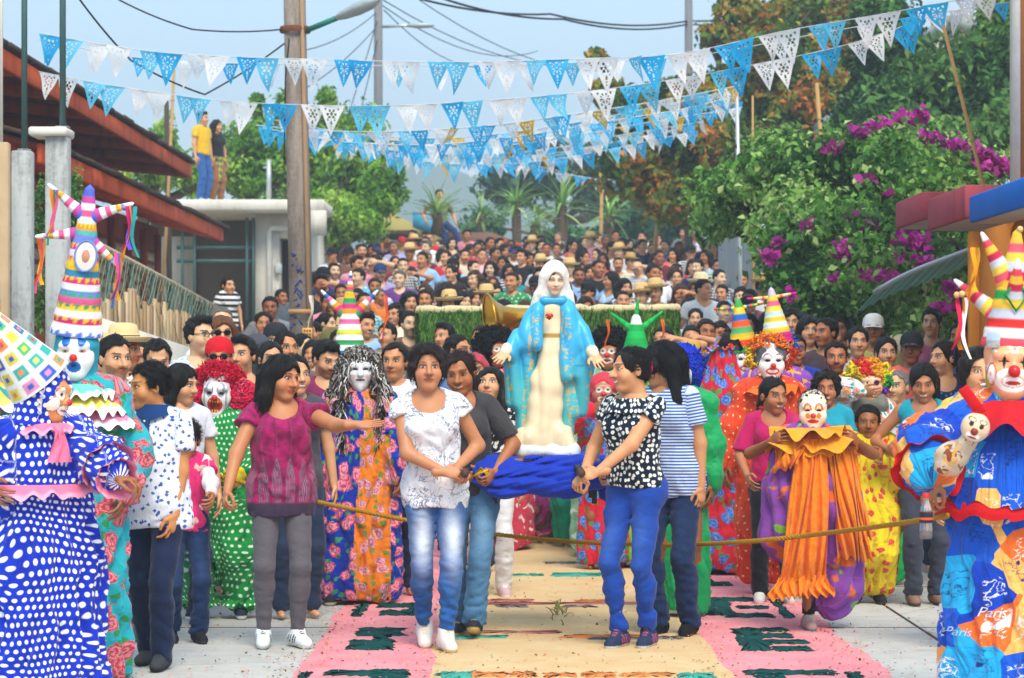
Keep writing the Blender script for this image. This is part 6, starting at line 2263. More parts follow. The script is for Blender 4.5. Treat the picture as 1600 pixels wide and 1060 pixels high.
# ------------------------------------------------------------------ the people of the procession, one by one
class P:
	"""a person's place: picture column, distance and heading"""
	def __init__(s,px,d,rot,label,name='person',cat='person',group=None):
		s.x,s.d,s.rot = WX(px,d),d,rot
		s.root = person_root(s.x,d,rot,label,cat,group,name=name)
		s.M = (Matrix.Translation((s.x,d,ground_z(d))) @ Matrix.Rotation(math.radians(rot),4,'Z')).inverted()
	def at(s,px,py,d):
		p = s.M @ W(px,py,d)
		return (p.x,p.y,p.z,1)
	def dirv(s,v):
		return tuple(s.M.to_3x3() @ Vector(v))
G_FRONT = 'women carrying the statue litter'
def woman_white_shirt():
	p = P(680,12.6,8,'woman in white printed t-shirt and ripped jeans carrying the litter handle, facing camera',group=G_FRONT)
	s = Skel(1.57,'f',1.0,lean=2,roll=-5,feet={-1: (-0.045,0.12,0.02,-4,12),1: (0.045,-0.12,0.0,6)},
			 hands={-1: p.at(694,738,12.38),1: p.at(712,734,12.52)},elbow={-1: (-0.5,-0.2,-1),1: (0.7,0.5,-0.6)},head=(-2,-4,0))
	hd = p.dirv((1,0,0.05))
	body(p.root,s,'#c0825a',{'jaw': 1.08,'cheek': 1.05,'wrinkle': 1,'nose': 1.15,'lip': (0.8,0.55,0.5),'smile': 0},{-1: {'dir': p.dirv((1,-.1,0.0)),'palm': p.dirv((0,0.8,-0.5)),'curl': 0.9,'thumb': (0,0,1)},1: {'dir': p.dirv((0.7,-0.7,-0.2)),'palm': p.dirv((-0.3,0.3,-1)),'curl': 1.0}})
	hair(p.root,s,'curlyshort','#2a1712',seed=8)
	dress(p.root,'shirt',shirt(s,0.015,0.26,'scoop',0.75,0.012,seed=21,fold=0.005),fab('white_print_tee','scribble','#e4e6ec',c2='#4d5570',s=0.07,w=0.02,area=0.42))
	dress(p.root,'jeans',trousers(s,0.004,seed=31,end=0.16,fade=1.0),fab('faded_denim','denim','#1f5596',c2='#cfd8e2'))
	shoes(p.root,s,'high','#ddd9d2','#c8b88e')
	for i,q in enumerate((H2(s,(-0.078,-0.005,-0.045)),H2(s,(0.078,-0.005,-0.045)))):
		m = MB(); m.lathe([(0.001,-0.006),(0.006,0),(0.001,0.006)],8,Matrix.Translation(q))
		m.build('earring',simple('pearl','#e8e2d8',0.2,0.6),p.root,True)
def woman_dotted():
	p = P(992,12.65,-32,'woman in navy blouse with white blossoms and blue jeans, smiling towards the statue',group=G_FRONT)
	s = Skel(1.565,'f',1.0,lean=3,roll=0,twist=-6,feet={-1: (-0.06,-0.06,0.0,6),1: (0.06,0.04,0.0,14)},
			 hands={-1: p.at(912,742,12.62),1: p.at(934,738,12.40)},elbow={-1: (-0.6,0.5,-0.8),1: (0.5,-0.4,-1)},head=(-38,2,-3))
	body(p.root,s,'#d09468',{'smile': 1.0,'jaw': 1.06,'cheek': 1.12,'nose': 1.1,'lip': (0.9,0.5,0.5)},{-1: {'curl': 1.0,'dir': p.dirv((-0.5,-0.4,-0.6)),'palm': p.dirv((0.3,0.4,-0.6))},1: {'dir': p.dirv((-1,-.15,-0.2)),'palm': p.dirv((0.0,0.8,-0.5)),'curl': 0.95,'thumb': (0,0,1)}})
	hair(p.root,s,'bun','#1c1310',seed=12)
	m = MB(); m.cur = lin('#d81b66'); m.tube([H2(s,(0.042 * math.cos(a),0.098,0.02 + 0.042 * math.sin(a))) for a in np.linspace(0,6.283,15)],0.011,8,False)
	m.build('hair_tie',[DYED],p.root,True,usecol=True)
	dress(p.root,'blouse',shirt(s,0.011,0.38,'boat',0.86,0.012,seed=22,fold=0.005),fab('blossom_blouse','daisy','#0a1830',s=0.030))
	ruffle(p.root,tuple(s.up(0,-0.01,1.335)),0.118,0.10,0.035,0.075,9,0.006,'#18283c',None,'collar_frill',-2.2,2.2,fab('blossom_blouse'),None,3)
	dress(p.root,'jeans',trousers(s,0.004,seed=33,end=0.10,fade=0.25),fab('royal_denim','denim','#123f9a',c2='#5f8ed6'))
	shoes(p.root,s,'sneaker','#2b3450','#cfd6dc','#b0527e')
def woman_grey():
	p = P(738,13.2,-6,'laughing woman in charcoal top and light jeans behind the white t-shirt woman',group=G_FRONT)
	s = Skel(1.55,'f',1.12,lean=6,roll=-7,feet={-1: (-0.08,0.05,0,-3),1: (0.03,-0.16,0.02,4,-14)},
			 hands={-1: p.at(722,738,13.1),1: p.at(772,738,13.0)},elbow={-1: (-0.6,0.6,-0.6),1: (0.8,0.4,-0.6)},head=(-4,10,-6))
	body(p.root,s,'#a9683e',{'smile': 1.0,'jaw': 1.1,'cheek': 1.1,'nose': 1.15},{1: {'curl': 0.8},-1: {'curl': 0.8}})
	hair(p.root,s,'pony','#2b1512',seed=14)
	dress(p.root,'shirt',shirt(s,0.010,0.85,'scoop',0.80,0.0,seed=23,fold=0.004),PLAIN,'#3d3a3c')
	dress(p.root,'jeans',trousers(s,0.008,seed=34,end=0.02,flare=0.02,fade=0.4),fab('light_denim','denim','#48779e',c2='#8fb2cc'))
	shoes(p.root,s,'sneaker','#2a2c34','#c2a468')
def woman_striped():
	p = P(1052,13.2,-30,'woman in blue striped t-shirt and dark jeans seen half from behind',group=G_FRONT)
	s = Skel(1.60,'f',1.06,lean=2,roll=-6,feet={-1: (-0.08,-0.02,0,0),1: (0.07,0.06,0,12)},
			 hands={-1: p.at(940,742,13.0),1: p.at(1096,770,13.1)},elbow={-1: (-0.3,0.6,-1),1: (0.5,1,-0.2)},head=(-64,8,0))
	body(p.root,s,'#c58a5e',{'smile': 0.3},{1: {'curl': 0.5},-1: {'curl': 0.8}})
	hair(p.root,s,'longback','#120f10',seed=15)
	m = MB(); m.cur = lin('#7a2a1c')
	for a in range(9):
		c = H2(s,(0.02 + 0.01 * math.sin(a * 2.1),0.10,0.07 - 0.012 * a))
		m.lathe([(0.001,-0.012),(0.012,-0.004),(0.013,0.004),(0.001,0.012)],7,Matrix.Translation(c))
	m.build('hair_clip',[DYED],p.root,True,usecol=True)
	dress(p.root,'shirt',shirt(s,0.014,0.62,'crew',0.76,0.02,seed=24,fold=0.004),fab('fine_stripes','stripes','#31599c',c2='#c8d3e4',s=0.017,duty=0.5))
	dress(p.root,'jeans',trousers(s,0.008,seed=35,end=0.0,flare=0.015,fade=0.2),fab('navy_denim','denim','#152a50',c2='#3f5f8e'))
	shoes(p.root,s,'flat','#15151a','#2a2422')
def woman_magenta():
	p = P(440,12.7,10,'woman in magenta patterned blouse and grey leggings holding out one arm')
	s = Skel(1.52,'f',1.2,lean=0,feet={-1: (-0.10,0.0,0,-6),1: (0.085,-0.03,0,18)},
			 hands={-1: p.at(352,778,12.45),1: p.at(556,664,12.35)},elbow={-1: (-0.7,0.6,-0.3),1: (0.2,0.5,-1)},head=(38,6,4))
	body(p.root,s,'#bd7c52',{'jaw': 1.1,'cheek': 1.15,'nose': 1.1,'smile': 0.2,'lip': (0.85,0.5,0.5)},{1: {'dir': p.dirv((1,-0.05,0.03)),'palm': p.dirv((0.0,-0.45,0.9)),'curl': 0.08,'thumb': p.dirv((0,-0.6,0.8))},-1: {'curl': 0.8}})
	hair(p.root,s,'bob','#17100e',seed=16)
	dress(p.root,'blouse',shirt(s,0.012,0.36,'scoop',0.72,0.02,seed=25,fold=0.006,slv_r=0.028),fab('magenta_paisley','paisley','#a2185c',z0=0.76))
	dress(p.root,'leggings',trousers(s,0.003,seed=36,end=0.08,fold=0.002),PLAIN,'#5a565c')
	shoes(p.root,s,'sneaker','#e2e4e6','#d8d8d4','#15161c')
def boy_polo():
	p = P(243,11.8,-14,'boy in white polo shirt with blue marks, looking aside',group=None)
	s = Skel(1.48,'m',1.12,lean=0,roll=-4,kid=True,feet={-1: (-0.10,0.16,0.0,0),1: (0.06,-0.06,0,8)},
			 hands={1: p.at(273,805,11.7),-1: (-0.25,0.02,0.76)},elbow={1: (0.3,1,0)},head=(-46,6,0))
	body(p.root,s,'#c88750',{'jaw': 1.08,'cheek': 1.2,'nose': 0.95,'smile': 0},{1: {'curl': 0.45}})
	hair(p.root,s,'spiky','#14110f',seed=18)
	dress(p.root,'polo_shirt',shirt(s,0.016,0.62,'crew',0.74,0.03,seed=26,fold=0.005),fab('polo_marks','marks','#dfe4ee',c2='#3f62a6',s=0.036,r=0.26))
	col = MB(); col.cur = lin('#123a70')
	c = s.up(0,0.0,1.36)
	col.grid(lambda u,v: Vector((math.sin((u - 0.5) * 5.6) * (0.068 + 0.035 * v),c[1] - math.cos((u - 0.5) * 5.6) * (0.072 + 0.035 * v),c[2] + 0.03 - 0.05 * v - 0.03 * math.exp(-((u - 0.5) * 9) ** 2) * v)),24,3)
	col.build('collar',[DYED],p.root,True,usecol=True)
	pk = MB(); pk.cur = lin('#123a70')
	pk.bbox((-0.018,c[1] - 0.142,c[2] - 0.155),(0.018,c[1] - 0.118,c[2] - 0.02),0.004)
	pl = pk.build('button_placket',[DYED],p.root,True,usecol=True)
	for j in range(3):
		b = MB(); b.cur = lin('#d8e0ec'); b.lathe([(0.001,-0.003),(0.007,0),(0.001,0.003)],8,Matrix.Translation((0,c[1] - 0.143,c[2] - 0.05 - 0.04 * j)) @ Matrix.Rotation(math.pi / 2,4,'X'))
		b.build('button',[DYED],pl,True,usecol=True)
	dress(p.root,'jeans',trousers(s,0.008,seed=37,end=0.0,flare=0.012,fade=0.1),fab('dark_navy_denim','denim','#12203f',c2='#24406e'))
	shoes(p.root,s,'sneaker','#3a3d40','#2a2b2c')
def girl_pink():
	p = P(290,12.9,20,'small girl in pink top and jeans holding hands with the magenta blouse woman')
	s = Skel(1.18,'f',1.0,kid=True,hands={1: p.at(334,800,12.5),-1: (-0.2,0.02,0.85)},feet={-1: (-0.10,0.05,0,0),1: (0.08,-0.06,0,4)},head=(-20,8,0))
	body(p.root,s,'#b8784c',{'cheek': 1.2},{1: {'curl': 0.5}})
	hair(p.root,s,'bun','#1a1210')
	dress(p.root,'shirt',shirt(s,0.010,0.5,'crew',0.80,seed=40),fab('pink_print','blots','#d82a72',c2='#f0c0b0',s=0.08,t=0.64))
	dress(p.root,'sleeves',shirt(s,0.004,1.7,'crew',0.95,seed=41,slv_r=0.006),PLAIN,'#e8d8dc')
	dress(p.root,'jeans',trousers(s,0.008,seed=42,end=0.03,flare=0.01,fade=0.3),fab('navy_denim'))
	shoes(p.root,s,'sneaker','#202024','#3a3a3c')
def front_people():
	woman_white_shirt(); woman_grey(); woman_dotted(); woman_striped(); woman_magenta(); boy_polo(); girl_pink()
# ------------------------------------------------------------------ masked revellers
G_CLOWN = 'masked clowns in carnival costume'
def gown(p,s,mat,name='costume',color=None,two=None,**k):
	v,q,pat = costume(s,**k)
	me = np_mesh(name,v,q,[mat] + ([two[0]] if two else []),True,None,pat)
	if two:
		cx = v[q].mean(1)
		mi = two[1](cx[:,0],cx[:,1],cx[:,2]).astype(np.int32)
		me.polygons.foreach_set('material_index',mi)
	return mobj(name,me,p.root,color)
def hood(root,s,color,mat=None,name='hood',t=0.03,z0=-0.15):
	F = Field((-0.17,-0.16,-0.24),(0.17,0.2,0.2),0.008)
	F.ell((0,0.015,0.03),(0.076 + t,0.094 + t,0.083 + t),0)
	F.cap((0,0.02,-0.02),(0,0.03,-0.16),0.085 + t * 0.5,0.09 + t * 0.5,0.04)
	F.ell((0,-0.15,-0.02),(0.074,0.13,0.105),0.012,'s')
	w = Wob(5,9)
	F.disp(lambda P: 0.004 * w(P),0.03)
	F.cut(lambda P: z0 - P[:,2],0.1)
	v,q = F.mesh()
	pat = cyl_pat(v,(0,0.02,0),0.1)
	v = (v * s.hk) @ s.headR.T.astype(np.float32) + s.headc.astype(np.float32)
	if mat is None:
		c = np.tile(np.array(lin(color),np.float32),(len(v),1))
		return mobj(name,np_mesh(name,v,q,[DYED],True,c),root)
	return mobj(name,np_mesh(name,v,q,[mat],True,None,pat),root,color)
def clown_blue_dots():
	p = P(62,10.4,28,'clown in blue suit with white polka dots and pink frills, hat of coloured squares',group=G_CLOWN)
	s = Skel(1.47,'m',1.15,lean=8,hands={1: p.at(186,752,10.05),-1: p.at(-20,760,10.2)},elbow={1: (0.8,0.3,-0.8)},head=(46,6,8))
	under_head(p.root,s,'#9a5f38',{},hand={1: {'curl': 0.7,'dir': p.dirv((0.9,-0.2,-0.1)),'palm': p.dirv((0,0,-1))}})
	dots = fab('blue_dots','dots','#0d2fb4',s=0.034,r=0.27)
	gown(p,s,dots,'costume',None,None,r_top=0.20,r_mid=0.27,r_bot=0.30,bot=0.0,sleeve=0.095,cuff=0.052,n=11,amp=0.030,seed=3,crumple=0.012,sleeve_len=0.86)
	hood(p.root,s,None,dots,t=0.035)
	mask(p.root,s,'tan_side',0.004)
	ruffle(p.root,tuple(H2(s,(0,-0.005,-0.005))),0.0,0.0,0.0,0,6,0,'#ffffff') if False else None
	M = hmat(s)
	ruffle(p.root,(0,0,0),0.098,0.112,0.030,0.0,22,0.014,'#ece8ea',M @ Matrix.Translation((0,-0.045,-0.01)) @ Matrix.Rotation(math.radians(-84),4,'X'),'face_frill')
	tie_bow(p.root,tuple(s.up(0.02,-0.16,1.33)),'#f07a9c',L=0.13)
	ruffle(p.root,(0,0,0),0.10,0.10,0.05,0.04,14,0.02,'#f0789a',Matrix.Translation(Vector(s.up(0,0.0,1.345))),'neck_band',edge='#f59ab4')
	# pink frills across the chest and round the sleeve
	ruffle(p.root,tuple(s.up(0,0,1.06)),0.235,0.18,0.05,0.05,17,0.016,'#f0789a',None,'chest_frill',-2.4,0.75,edge='#f7a3ba',seed=2)
	for f_,rr,nm in ((0.30,0.088,'sleeve_frill'),(0.84,0.062,'cuff_frill')):
		c = s.el[1] * (1 - f_) + s.wr[1] * f_
		dv = Vector(s.wr[1] - s.el[1])
		ruffle(p.root,(0,0,0),rr,rr,0.030,-0.05,12,0.016,'#f0789a',Matrix.Translation(Vector(c)) @ dv.to_track_quat('Z','Y').to_matrix().to_4x4(),nm,edge='#f59ab4',seed=4)
	# hat of coloured squares, leaning back
	bands = ['#f0ece6'] * 2
	Mh = M @ Matrix.Translation((0,0.035,0.055)) @ Matrix.Rotation(math.radians(-40),4,'X') @ Matrix.Rotation(math.radians(-34),4,'Y')
	m = MB()
	nu,nv = 90,60
	pal = [lin(c) for c in ('#d9c23a','#3aa6a0','#c84a5a','#3a5ab8','#58b070','#e08a4a','#d98ab0','#2f6fae','#e6d35a')]
	vs,cols = [],[]
	rn = np.random.RandomState(6)
	pick = rn.randint(len(pal),size=(12,12))
	for j in range(nv + 1):
		f = j / nv
		for i in range(nu):
			th = 6.2832 * i / nu
			r_ = 0.150 * (1 - f) + 0.040 * f
			vs.append(tuple(Mh @ Vector((r_ * math.cos(th),r_ * math.sin(th),0.42 * f))))
			a,b = i * 9 / nu,j * 6 / nv
			fa,fb = a % 1,b % 1
			inn = 0.14 < fa < 0.86 and 0.14 < fb < 0.86
			mid = 0.32 < fa < 0.68 and 0.32 < fb < 0.68
			c = lin('#ece8e0')
			if inn:
				c = pal[pick[int(a) % 12,int(b) % 12]]
			if mid:
				c = pal[pick[(int(a) + 5) % 12,(int(b) + 3) % 12]]
			cols.append(c)
	q = [(j * nu + i,j * nu + (i + 1) % nu,(j + 1) * nu + (i + 1) % nu,(j + 1) * nu + i) for j in range(nv) for i in range(nu)]
	hat = mobj('square_hat',np_mesh('square_hat',vs,np.array(q),[DYED],True,np.array(cols,np.float32)),p.root)
	m = MB()
	for k in range(160):
		d_ = Vector(rn.normal(size=3)).normalized()
		c0 = Mh @ Vector((0,0,0.43))
		m.cur = lin(('#e0402c','#f0902c','#f2d43a','#4ab86a','#3a7ad0','#8a4ab0','#d84a80')[k % 7])
		m.tube([c0 + d_ * 0.01,c0 + d_ * rn.uniform(0.05,0.085)],[0.010,0.004],4)
	o = m.build('pompom',[DYED],hat,True,usecol=True)
	o['kind'] = 'stuff'
def clown_pinata():
	p = P(122,11.4,12,'clown with white face, blue brows and very tall banded pinata hat, turquoise rose costume',group=G_CLOWN)
	s = Skel(1.66,'m',1.0,lean=0,roll=-1,hands={1: (0.20,-0.12,0.85),-1: (-0.2,-0.1,0.9)},head=(-8,4,0))
	under_head(p.root,s,'#9a5f38')
	tur = fab('turquoise_roses','roses','#23a3b0',c2='#b8283a',c3='#e58a92',leaf='#2f8a4a',s=0.105,r=0.38)
	gown(p,s,tur,'costume',None,None,r_top=0.16,r_mid=0.20,r_bot=0.23,bot=0.0,sleeve=0.08,cuff=0.06,n=11,amp=0.026,seed=8,crumple=0.012)
	M = hmat(s)
	hood(p.root,s,'#2f9ab0',t=0.026)
	mask(p.root,s,'white_blue',0.004,scale=1.06)
	ruffle(p.root,tuple(s.up(0,-0.01,1.34)),0.10,0.10,0.11,0.06,19,0.02,'#6cc4b8',None,'collar_frill',edge='#f1eef0',seed=3)
	ruffle(p.root,tuple(s.up(0,0,1.30)),0.14,0.13,0.12,0.10,21,0.02,'#e6d35a',None,'shoulder_frill',edge='#f1eef0',seed=5)
	ruffle(p.root,tuple(s.up(0,0,1.22)),0.20,0.17,0.08,0.08,23,0.018,'#e388a6',None,'shoulder_frill',edge='#f4f2f2',seed=6)
	b = [('#5a7ad0','#f2f0f4'),'#f4f2f0',('#d02a6a','#f0c030'),'#e9e4ec',('#f0c030','#3a9a6a'),'#d85a8a',('#3a9a8a','#7a7ad0'),'#f0eef2',('#d02a6a','#f0c030'),'#3a8ab0','#f0c030',('#f0c030','#d8307a'),'#e8e4f0',('#d8307a','#f0c030'),'#7a8ad8','#58b0a8',('#e8902a','#f0d040'),'#d8e8e0','#e05a8a','#f2f0f2','#c84a9a','#5a6ad0']
	Mh = M @ Matrix.Translation((0,0.015,0.078)) @ Matrix.Rotation(math.radians(6),4,'Y') @ Matrix.Rotation(math.radians(4),4,'X')
	sp = ((0.80,0.0,1.15,0.20,0.034),(0.80,math.pi,0.95,0.21,0.034),(0.70,math.pi + 0.1,1.75,0.20,0.032),(0.68,-0.1,2.2,0.18,0.032))
	hat = cone_hat(p.root,Mh,0.68,0.122,b,sp,0.022,'pinata_hat',14,ribbons=(((0.19,0,0.62),0.24,('#d8307a','#f0902c','#6a4ac0','#2a9a9a')),((-0.16,-0.02,0.66),0.26,('#f0902c','#2a9a7a','#d85a8a')),((-0.20,0,0.44),0.27,('#f07a3a','#e8608a','#f0b030')),((0.16,-0.02,0.40),0.26,('#e8508a','#3a7ad0','#f0902c'))))
	# oval picture on the hat
	m = MB(); m.cur = lin('#e9d8cc')
	Md = Mh @ Matrix.Translation((0.018,-0.078,0.375)) @ Matrix.Rotation(math.radians(80),4,'X')
	m.lathe([(0.001,0.004),(0.050,0.004),(0.058,0.0)],22,Md,0.85,1.2)
	o = m.build('oval_picture',[DYED],hat,True,usecol=True)
	m = MB(); m.cur = lin('#6a8ac8'); m.tube([Md @ Vector((0.050 * math.cos(a),0.071 * math.sin(a),0.003)) for a in np.linspace(0,6.283,28)],0.005,6,False); m.build('oval_frame',[DYED],o,True,usecol=True)
	m = MB(); m.cur = lin('#c48a74'); m.lathe([(0.001,0.008),(0.022,0.006),(0.026,0.002)],14,Md,0.8,1.3); m.build('painted_face',[DYED],o,True,usecol=True)
def clown_edge():
	p = P(-38,10.9,20,'clown cut by the left picture edge with yellow and teal frills and rainbow hat',group=G_CLOWN)
	s = Skel(1.62,'m',1.0,head=(10,0,0))
	under_head(p.root,s,'#a05f38')
	gown(p,s,fab('yellow_teal_print','blots','#e0cf4a',c2='#2f9aa0',c3='#d8607a',s=0.09,t=0.55),'costume',None,None,bot=0.02,sleeve=0.09,n=13,amp=0.014,seed=18)
	mask(p.root,s,'brown_red',0.005)
	hood(p.root,s,'#c04a3a',t=0.02)
	ruffle(p.root,tuple(s.up(0,0,1.33)),0.10,0.10,0.12,0.06,11,0.03,'#d8d46a',None,'collar_frill',edge='#eef0f2',seed=13)
	ruffle(p.root,tuple(s.up(0,0,1.24)),0.16,0.15,0.10,0.08,12,0.03,'#3aa0a8',None,'shoulder_frill',edge='#eef0f2',seed=15)
	M = hmat(s) @ Matrix.Translation((0,0.015,0.08)) @ Matrix.Rotation(math.radians(16),4,'Y')
	cone_hat(p.root,M,0.30,0.12,['#d8302c','#e8702c','#f0c02c','#e8402c','#e88a2c','#48a85a','#3a9ac0','#6a5ac0'],(),0.03,'rainbow_hat')
def clown_green():
	p = P(341,14.1,-6,'green polka dot clown with grinning fanged mask and shocking pink wig',group=G_CLOWN)
	s = Skel(1.43,'m',1.1,feet={-1: (-0.13,-0.02,0,-10),1: (0.14,0.05,0,14)},hands={-1: p.at(302,735,13.9),1: p.at(384,738,13.95)},elbow={-1: (-1,0.3,-0.4),1: (1,0.3,-0.4)},head=(4,4,3))
	under_head(p.root,s,'#8a5230')
	g = fab('green_dots','dots','#128a3c',s=0.034,r=0.22,c2='#d9f0d6')
	gown(p,s,g,'costume',None,None,r_top=0.19,r_mid=0.23,sleeve=0.085,cuff=0.05,n=13,amp=0.012,seed=5,legs=0.115,leg_end=0.03,crumple=0.011,sleeve_len=0.9)
	for i in (-1,1):
		ruffle(p.root,(s.ank[i][0],s.ank[i][1],s.ank[i][2] + 0.075),0.07,0.075,0.05,0.06,12,0.015,'#2a9a4c',None,'ankle_frill',mat=g,seed=8 + i)
		v,q = s.hand(i,0.006,{'curl': 0.7})
		v = (v - s.wr[i]) * 1.25 + s.wr[i]
		mobj('glove',np_mesh('glove',v,q,[DYED],True,np.tile(np.array(lin('#d8c02a'),np.float32),(len(v),1))),p.root)
	m = MB(); m.cur = lin('#c8d8c0'); m.tube([Vector(s.up(0.005,-0.185 - 0.01 * i,1.28 - 0.08 * i)) for i in range(6)],0.005,5); m.build('zipper',[DYED],p.root,True,usecol=True)
	mask(p.root,s,'horror',0.004,scale=1.05)
	wig(p.root,s,'side',('#e0184c',),r=0.15,seed=3)
	curls(p.root,s,('#f0305c','#d8103c','#ff5a7a'),2600,0.168,seed=7,size=0.008)
	shoes(p.root,s,'sneaker','#23303c','#d8d8d4')
def tinsel_figure():
	p = P(562,15.0,4,'figure in pale mask with long tinsel wig and blue and orange rose costume',group=G_CLOWN)
	s = Skel(1.56,'m',1.0,feet={-1: (-0.16,-0.05,0,-14),1: (0.12,0.04,0,14)},hands={-1: p.at(506,800,14.9),1: p.at(628,740,14.9)},elbow={-1: (-1,0.2,0),1: (1,0.2,0)},head=(2,2,0))
	under_head(p.root,s,'#9a6038')
	blue = fab('blue_roses','roses','#0f2f9a',c2='#cc3f62',c3='#f0a0b4',leaf='#3a8a5a',s=0.10,r=0.36)
	org = fab('orange_roses','roses','#e07c1c',c2='#b0587a',c3='#e0a8b0',leaf='#6a8a3a',s=0.095,r=0.30)
	gown(p,s,blue,'costume',None,(org,lambda x,y,z: ((x > -0.02 - 0.02 * np.sin(z * 5)) & (x < 0.19) & (z < 1.05)) | ((np.abs(x) > 0.12) & (np.abs(x) < 0.20) & (z > 1.2)) | ((np.abs(x - 0.05) < 0.03) & (z > 1.0))),r_top=0.19,r_mid=0.24,r_bot=0.27,bot=0.03,sleeve=0.10,cuff=0.07,n=11,amp=0.022,seed=9,crumple=0.012,zmid=0.6)
	for i in (-1,1):
		ruffle(p.root,(0,0,0),0.085,0.085,0.07,0.05,8,0.02,'#e08a3a',Matrix.Translation(Vector(s.sh[i])) @ Matrix.Rotation(i * 0.8,4,'Y'),'shoulder_frill',mat=org,seed=2 + i)
	mask(p.root,s,'plain_pale',0.0045,'pale_mask')
	wig(p.root,s,'long',('#2a2322','#8a8078','#1a1615','#5a4c46','#c8c0b8','#2a2320'),long=0.46,seed=6,name='tinsel_wig')
	curls(p.root,s,('#c9c4bd','#e8e4e0','#2a2422','#6a5a50','#141212','#8a7f76','#4a403a'),2600,0.2,0.47,8,'tinsel_strands')
	shoes(p.root,s,'sneaker','#2a2622','#c8bca4')
def pinata_behind():
	p = P(546,16.4,0,'reveller in banded three pointed pinata hat with lime streamers behind the tinsel figure',group=G_CLOWN)
	s = Skel(1.60,'m',1.0)
	under_head(p.root,s,'#9a6038')
	gown(p,s,PLAIN,'costume','#9ac82a',None,bot=0.1,n=13,seed=19)
	mask(p.root,s,'pale_brows',0.006)
	M = hmat(s) @ Matrix.Translation((0,0.015,0.06))
	cone_hat(p.root,M,0.42,0.115,['#2a6ab0','#e8f0e8','#3a9a5a','#f0f4ec','#d8d84a','#f2f2ea','#e86a9a','#f2ece0','#e8902a','#d83a7a','#2aa05a','#f0b02a'],((0.55,0.0,0.75,0.24,0.04),(0.55,math.pi,0.75,0.24,0.04),(0.9,0.0,0.05,0.16,0.03)),0.03,'pinata_hat',ribbons=(((0.25,0,0.40),0.3,('#e86a2a','#d83a7a')),((-0.25,0,0.40),0.22,('#e8e0d0','#c8b8a0'))))
	rn = np.random.RandomState(3)
	for k in range(16):
		m = MB(); m.cur = tuple(np.array(lin(('#b8e022','#d4ee3a','#9acc1a')[k % 3])))
		a = Vector(s.up(-0.05 - 0.012 * k,-0.16,1.42 - 0.006 * k))
		e = a + Vector((-0.20 - 0.01 * k + rn.uniform(-0.05,0.05),-0.05,-0.42 + rn.uniform(-0.08,0.08)))
		m.grid(lambda u,v: a.lerp(e,v) + Vector(((u - 0.5) * 0.03,0.01 * math.sin(v * 8 + k),(u - 0.5) * 0.012)),1,8)
		m.build('streamer',[DYED],p.root,True,usecol=True)
def clown_red_sack():
	p = P(1128,17.0,-8,'figure wrapped in red cloth with blue roses knotted above its head',group=G_CLOWN)
	s = Skel(1.52,'m',1.0,feet={-1: (-0.12,0,0,0),1: (0.12,0,0,0)},hands={-1: (-0.25,-0.1,0.9),1: p.at(1140,690,16.7)},head=(0,0,0))
	under_head(p.root,s,'#8a5230')
	red = fab('red_blue_roses','roses','#cf1f33',c2='#2453b8',c3='#6aa0e0',leaf='#3f8f4a',s=0.11,r=0.33)
	gown(p,s,red,'costume',None,None,r_top=0.17,r_mid=0.18,r_bot=0.21,bot=0.04,sleeve=0.09,cuff=0.06,n=11,amp=0.014,seed=29,crumple=0.011)
	# the cloth bag over head and shoulders
	F = Field((-0.35,-0.35,0.75),(0.35,0.35,1.75),0.012)
	F.cap((0,0,1.54),(0.02,0,1.25),0.085,0.155,0.05)
	F.cap((0.02,0,1.25),(0.03,0,1.0),0.155,0.175,0.05)
	F.cap((0,0,1.56),(-0.02,0,1.66),0.05,0.02,0.03)
	w = Wob(4,2.2)
	def ds(Pn):
		th = np.arctan2(Pn[:,0],-Pn[:,1])
		return 0.030 * (0.6 - np.abs(np.sin(6.5 * th + 0.8 * w(Pn)))) + 0.006 * Wob(6,8)(Pn)
	F.disp(ds,0.07)
	F.cut(lambda Pn: 0.93 + 0.03 * np.sin(Pn[:,0] * 18) - Pn[:,2],0.1)
	v,q = F.mesh()
	mobj('cloth_bag',np_mesh('cloth_bag',v,q,[red],True,None,cyl_pat(v,(0,0,0),0.17)),p.root)
	ruffle(p.root,(0,0,1.575),0.05,0.05,0.07,-0.02,9,0.02,'#d83a58',None,'knot_frill',mat=red)
	m = MB(); m.cur = lin('#17151a'); m.tube([Vector((0.0,-0.02,1.60)),Vector((0.03,-0.03,1.66)),Vector((0.10,-0.02,1.64)),Vector((0.14,-0.01,1.58))],[0.04,0.04,0.03,0.015],8); m.build('black_cloth',[DYED],p.root,True,usecol=True)
	# pink sleeve
	F = Field(np.array(s.wr[1]) - 0.2,np.array(s.wr[1]) + 0.2,0.009)
	F.ell(np.array(s.wr[1]) + np.array((-0.02,0.02,-0.03)),(0.10,0.09,0.12),0)
	F.disp(lambda Pn: 0.012 * Wob(3,6)(Pn) + 0.006 * Wob(5,14)(Pn),0.05)
	v,q = F.mesh()
	mobj('pink_sleeve',np_mesh('pink_sleeve',v,q,[PLAIN],True),p.root,'#dc5a72')
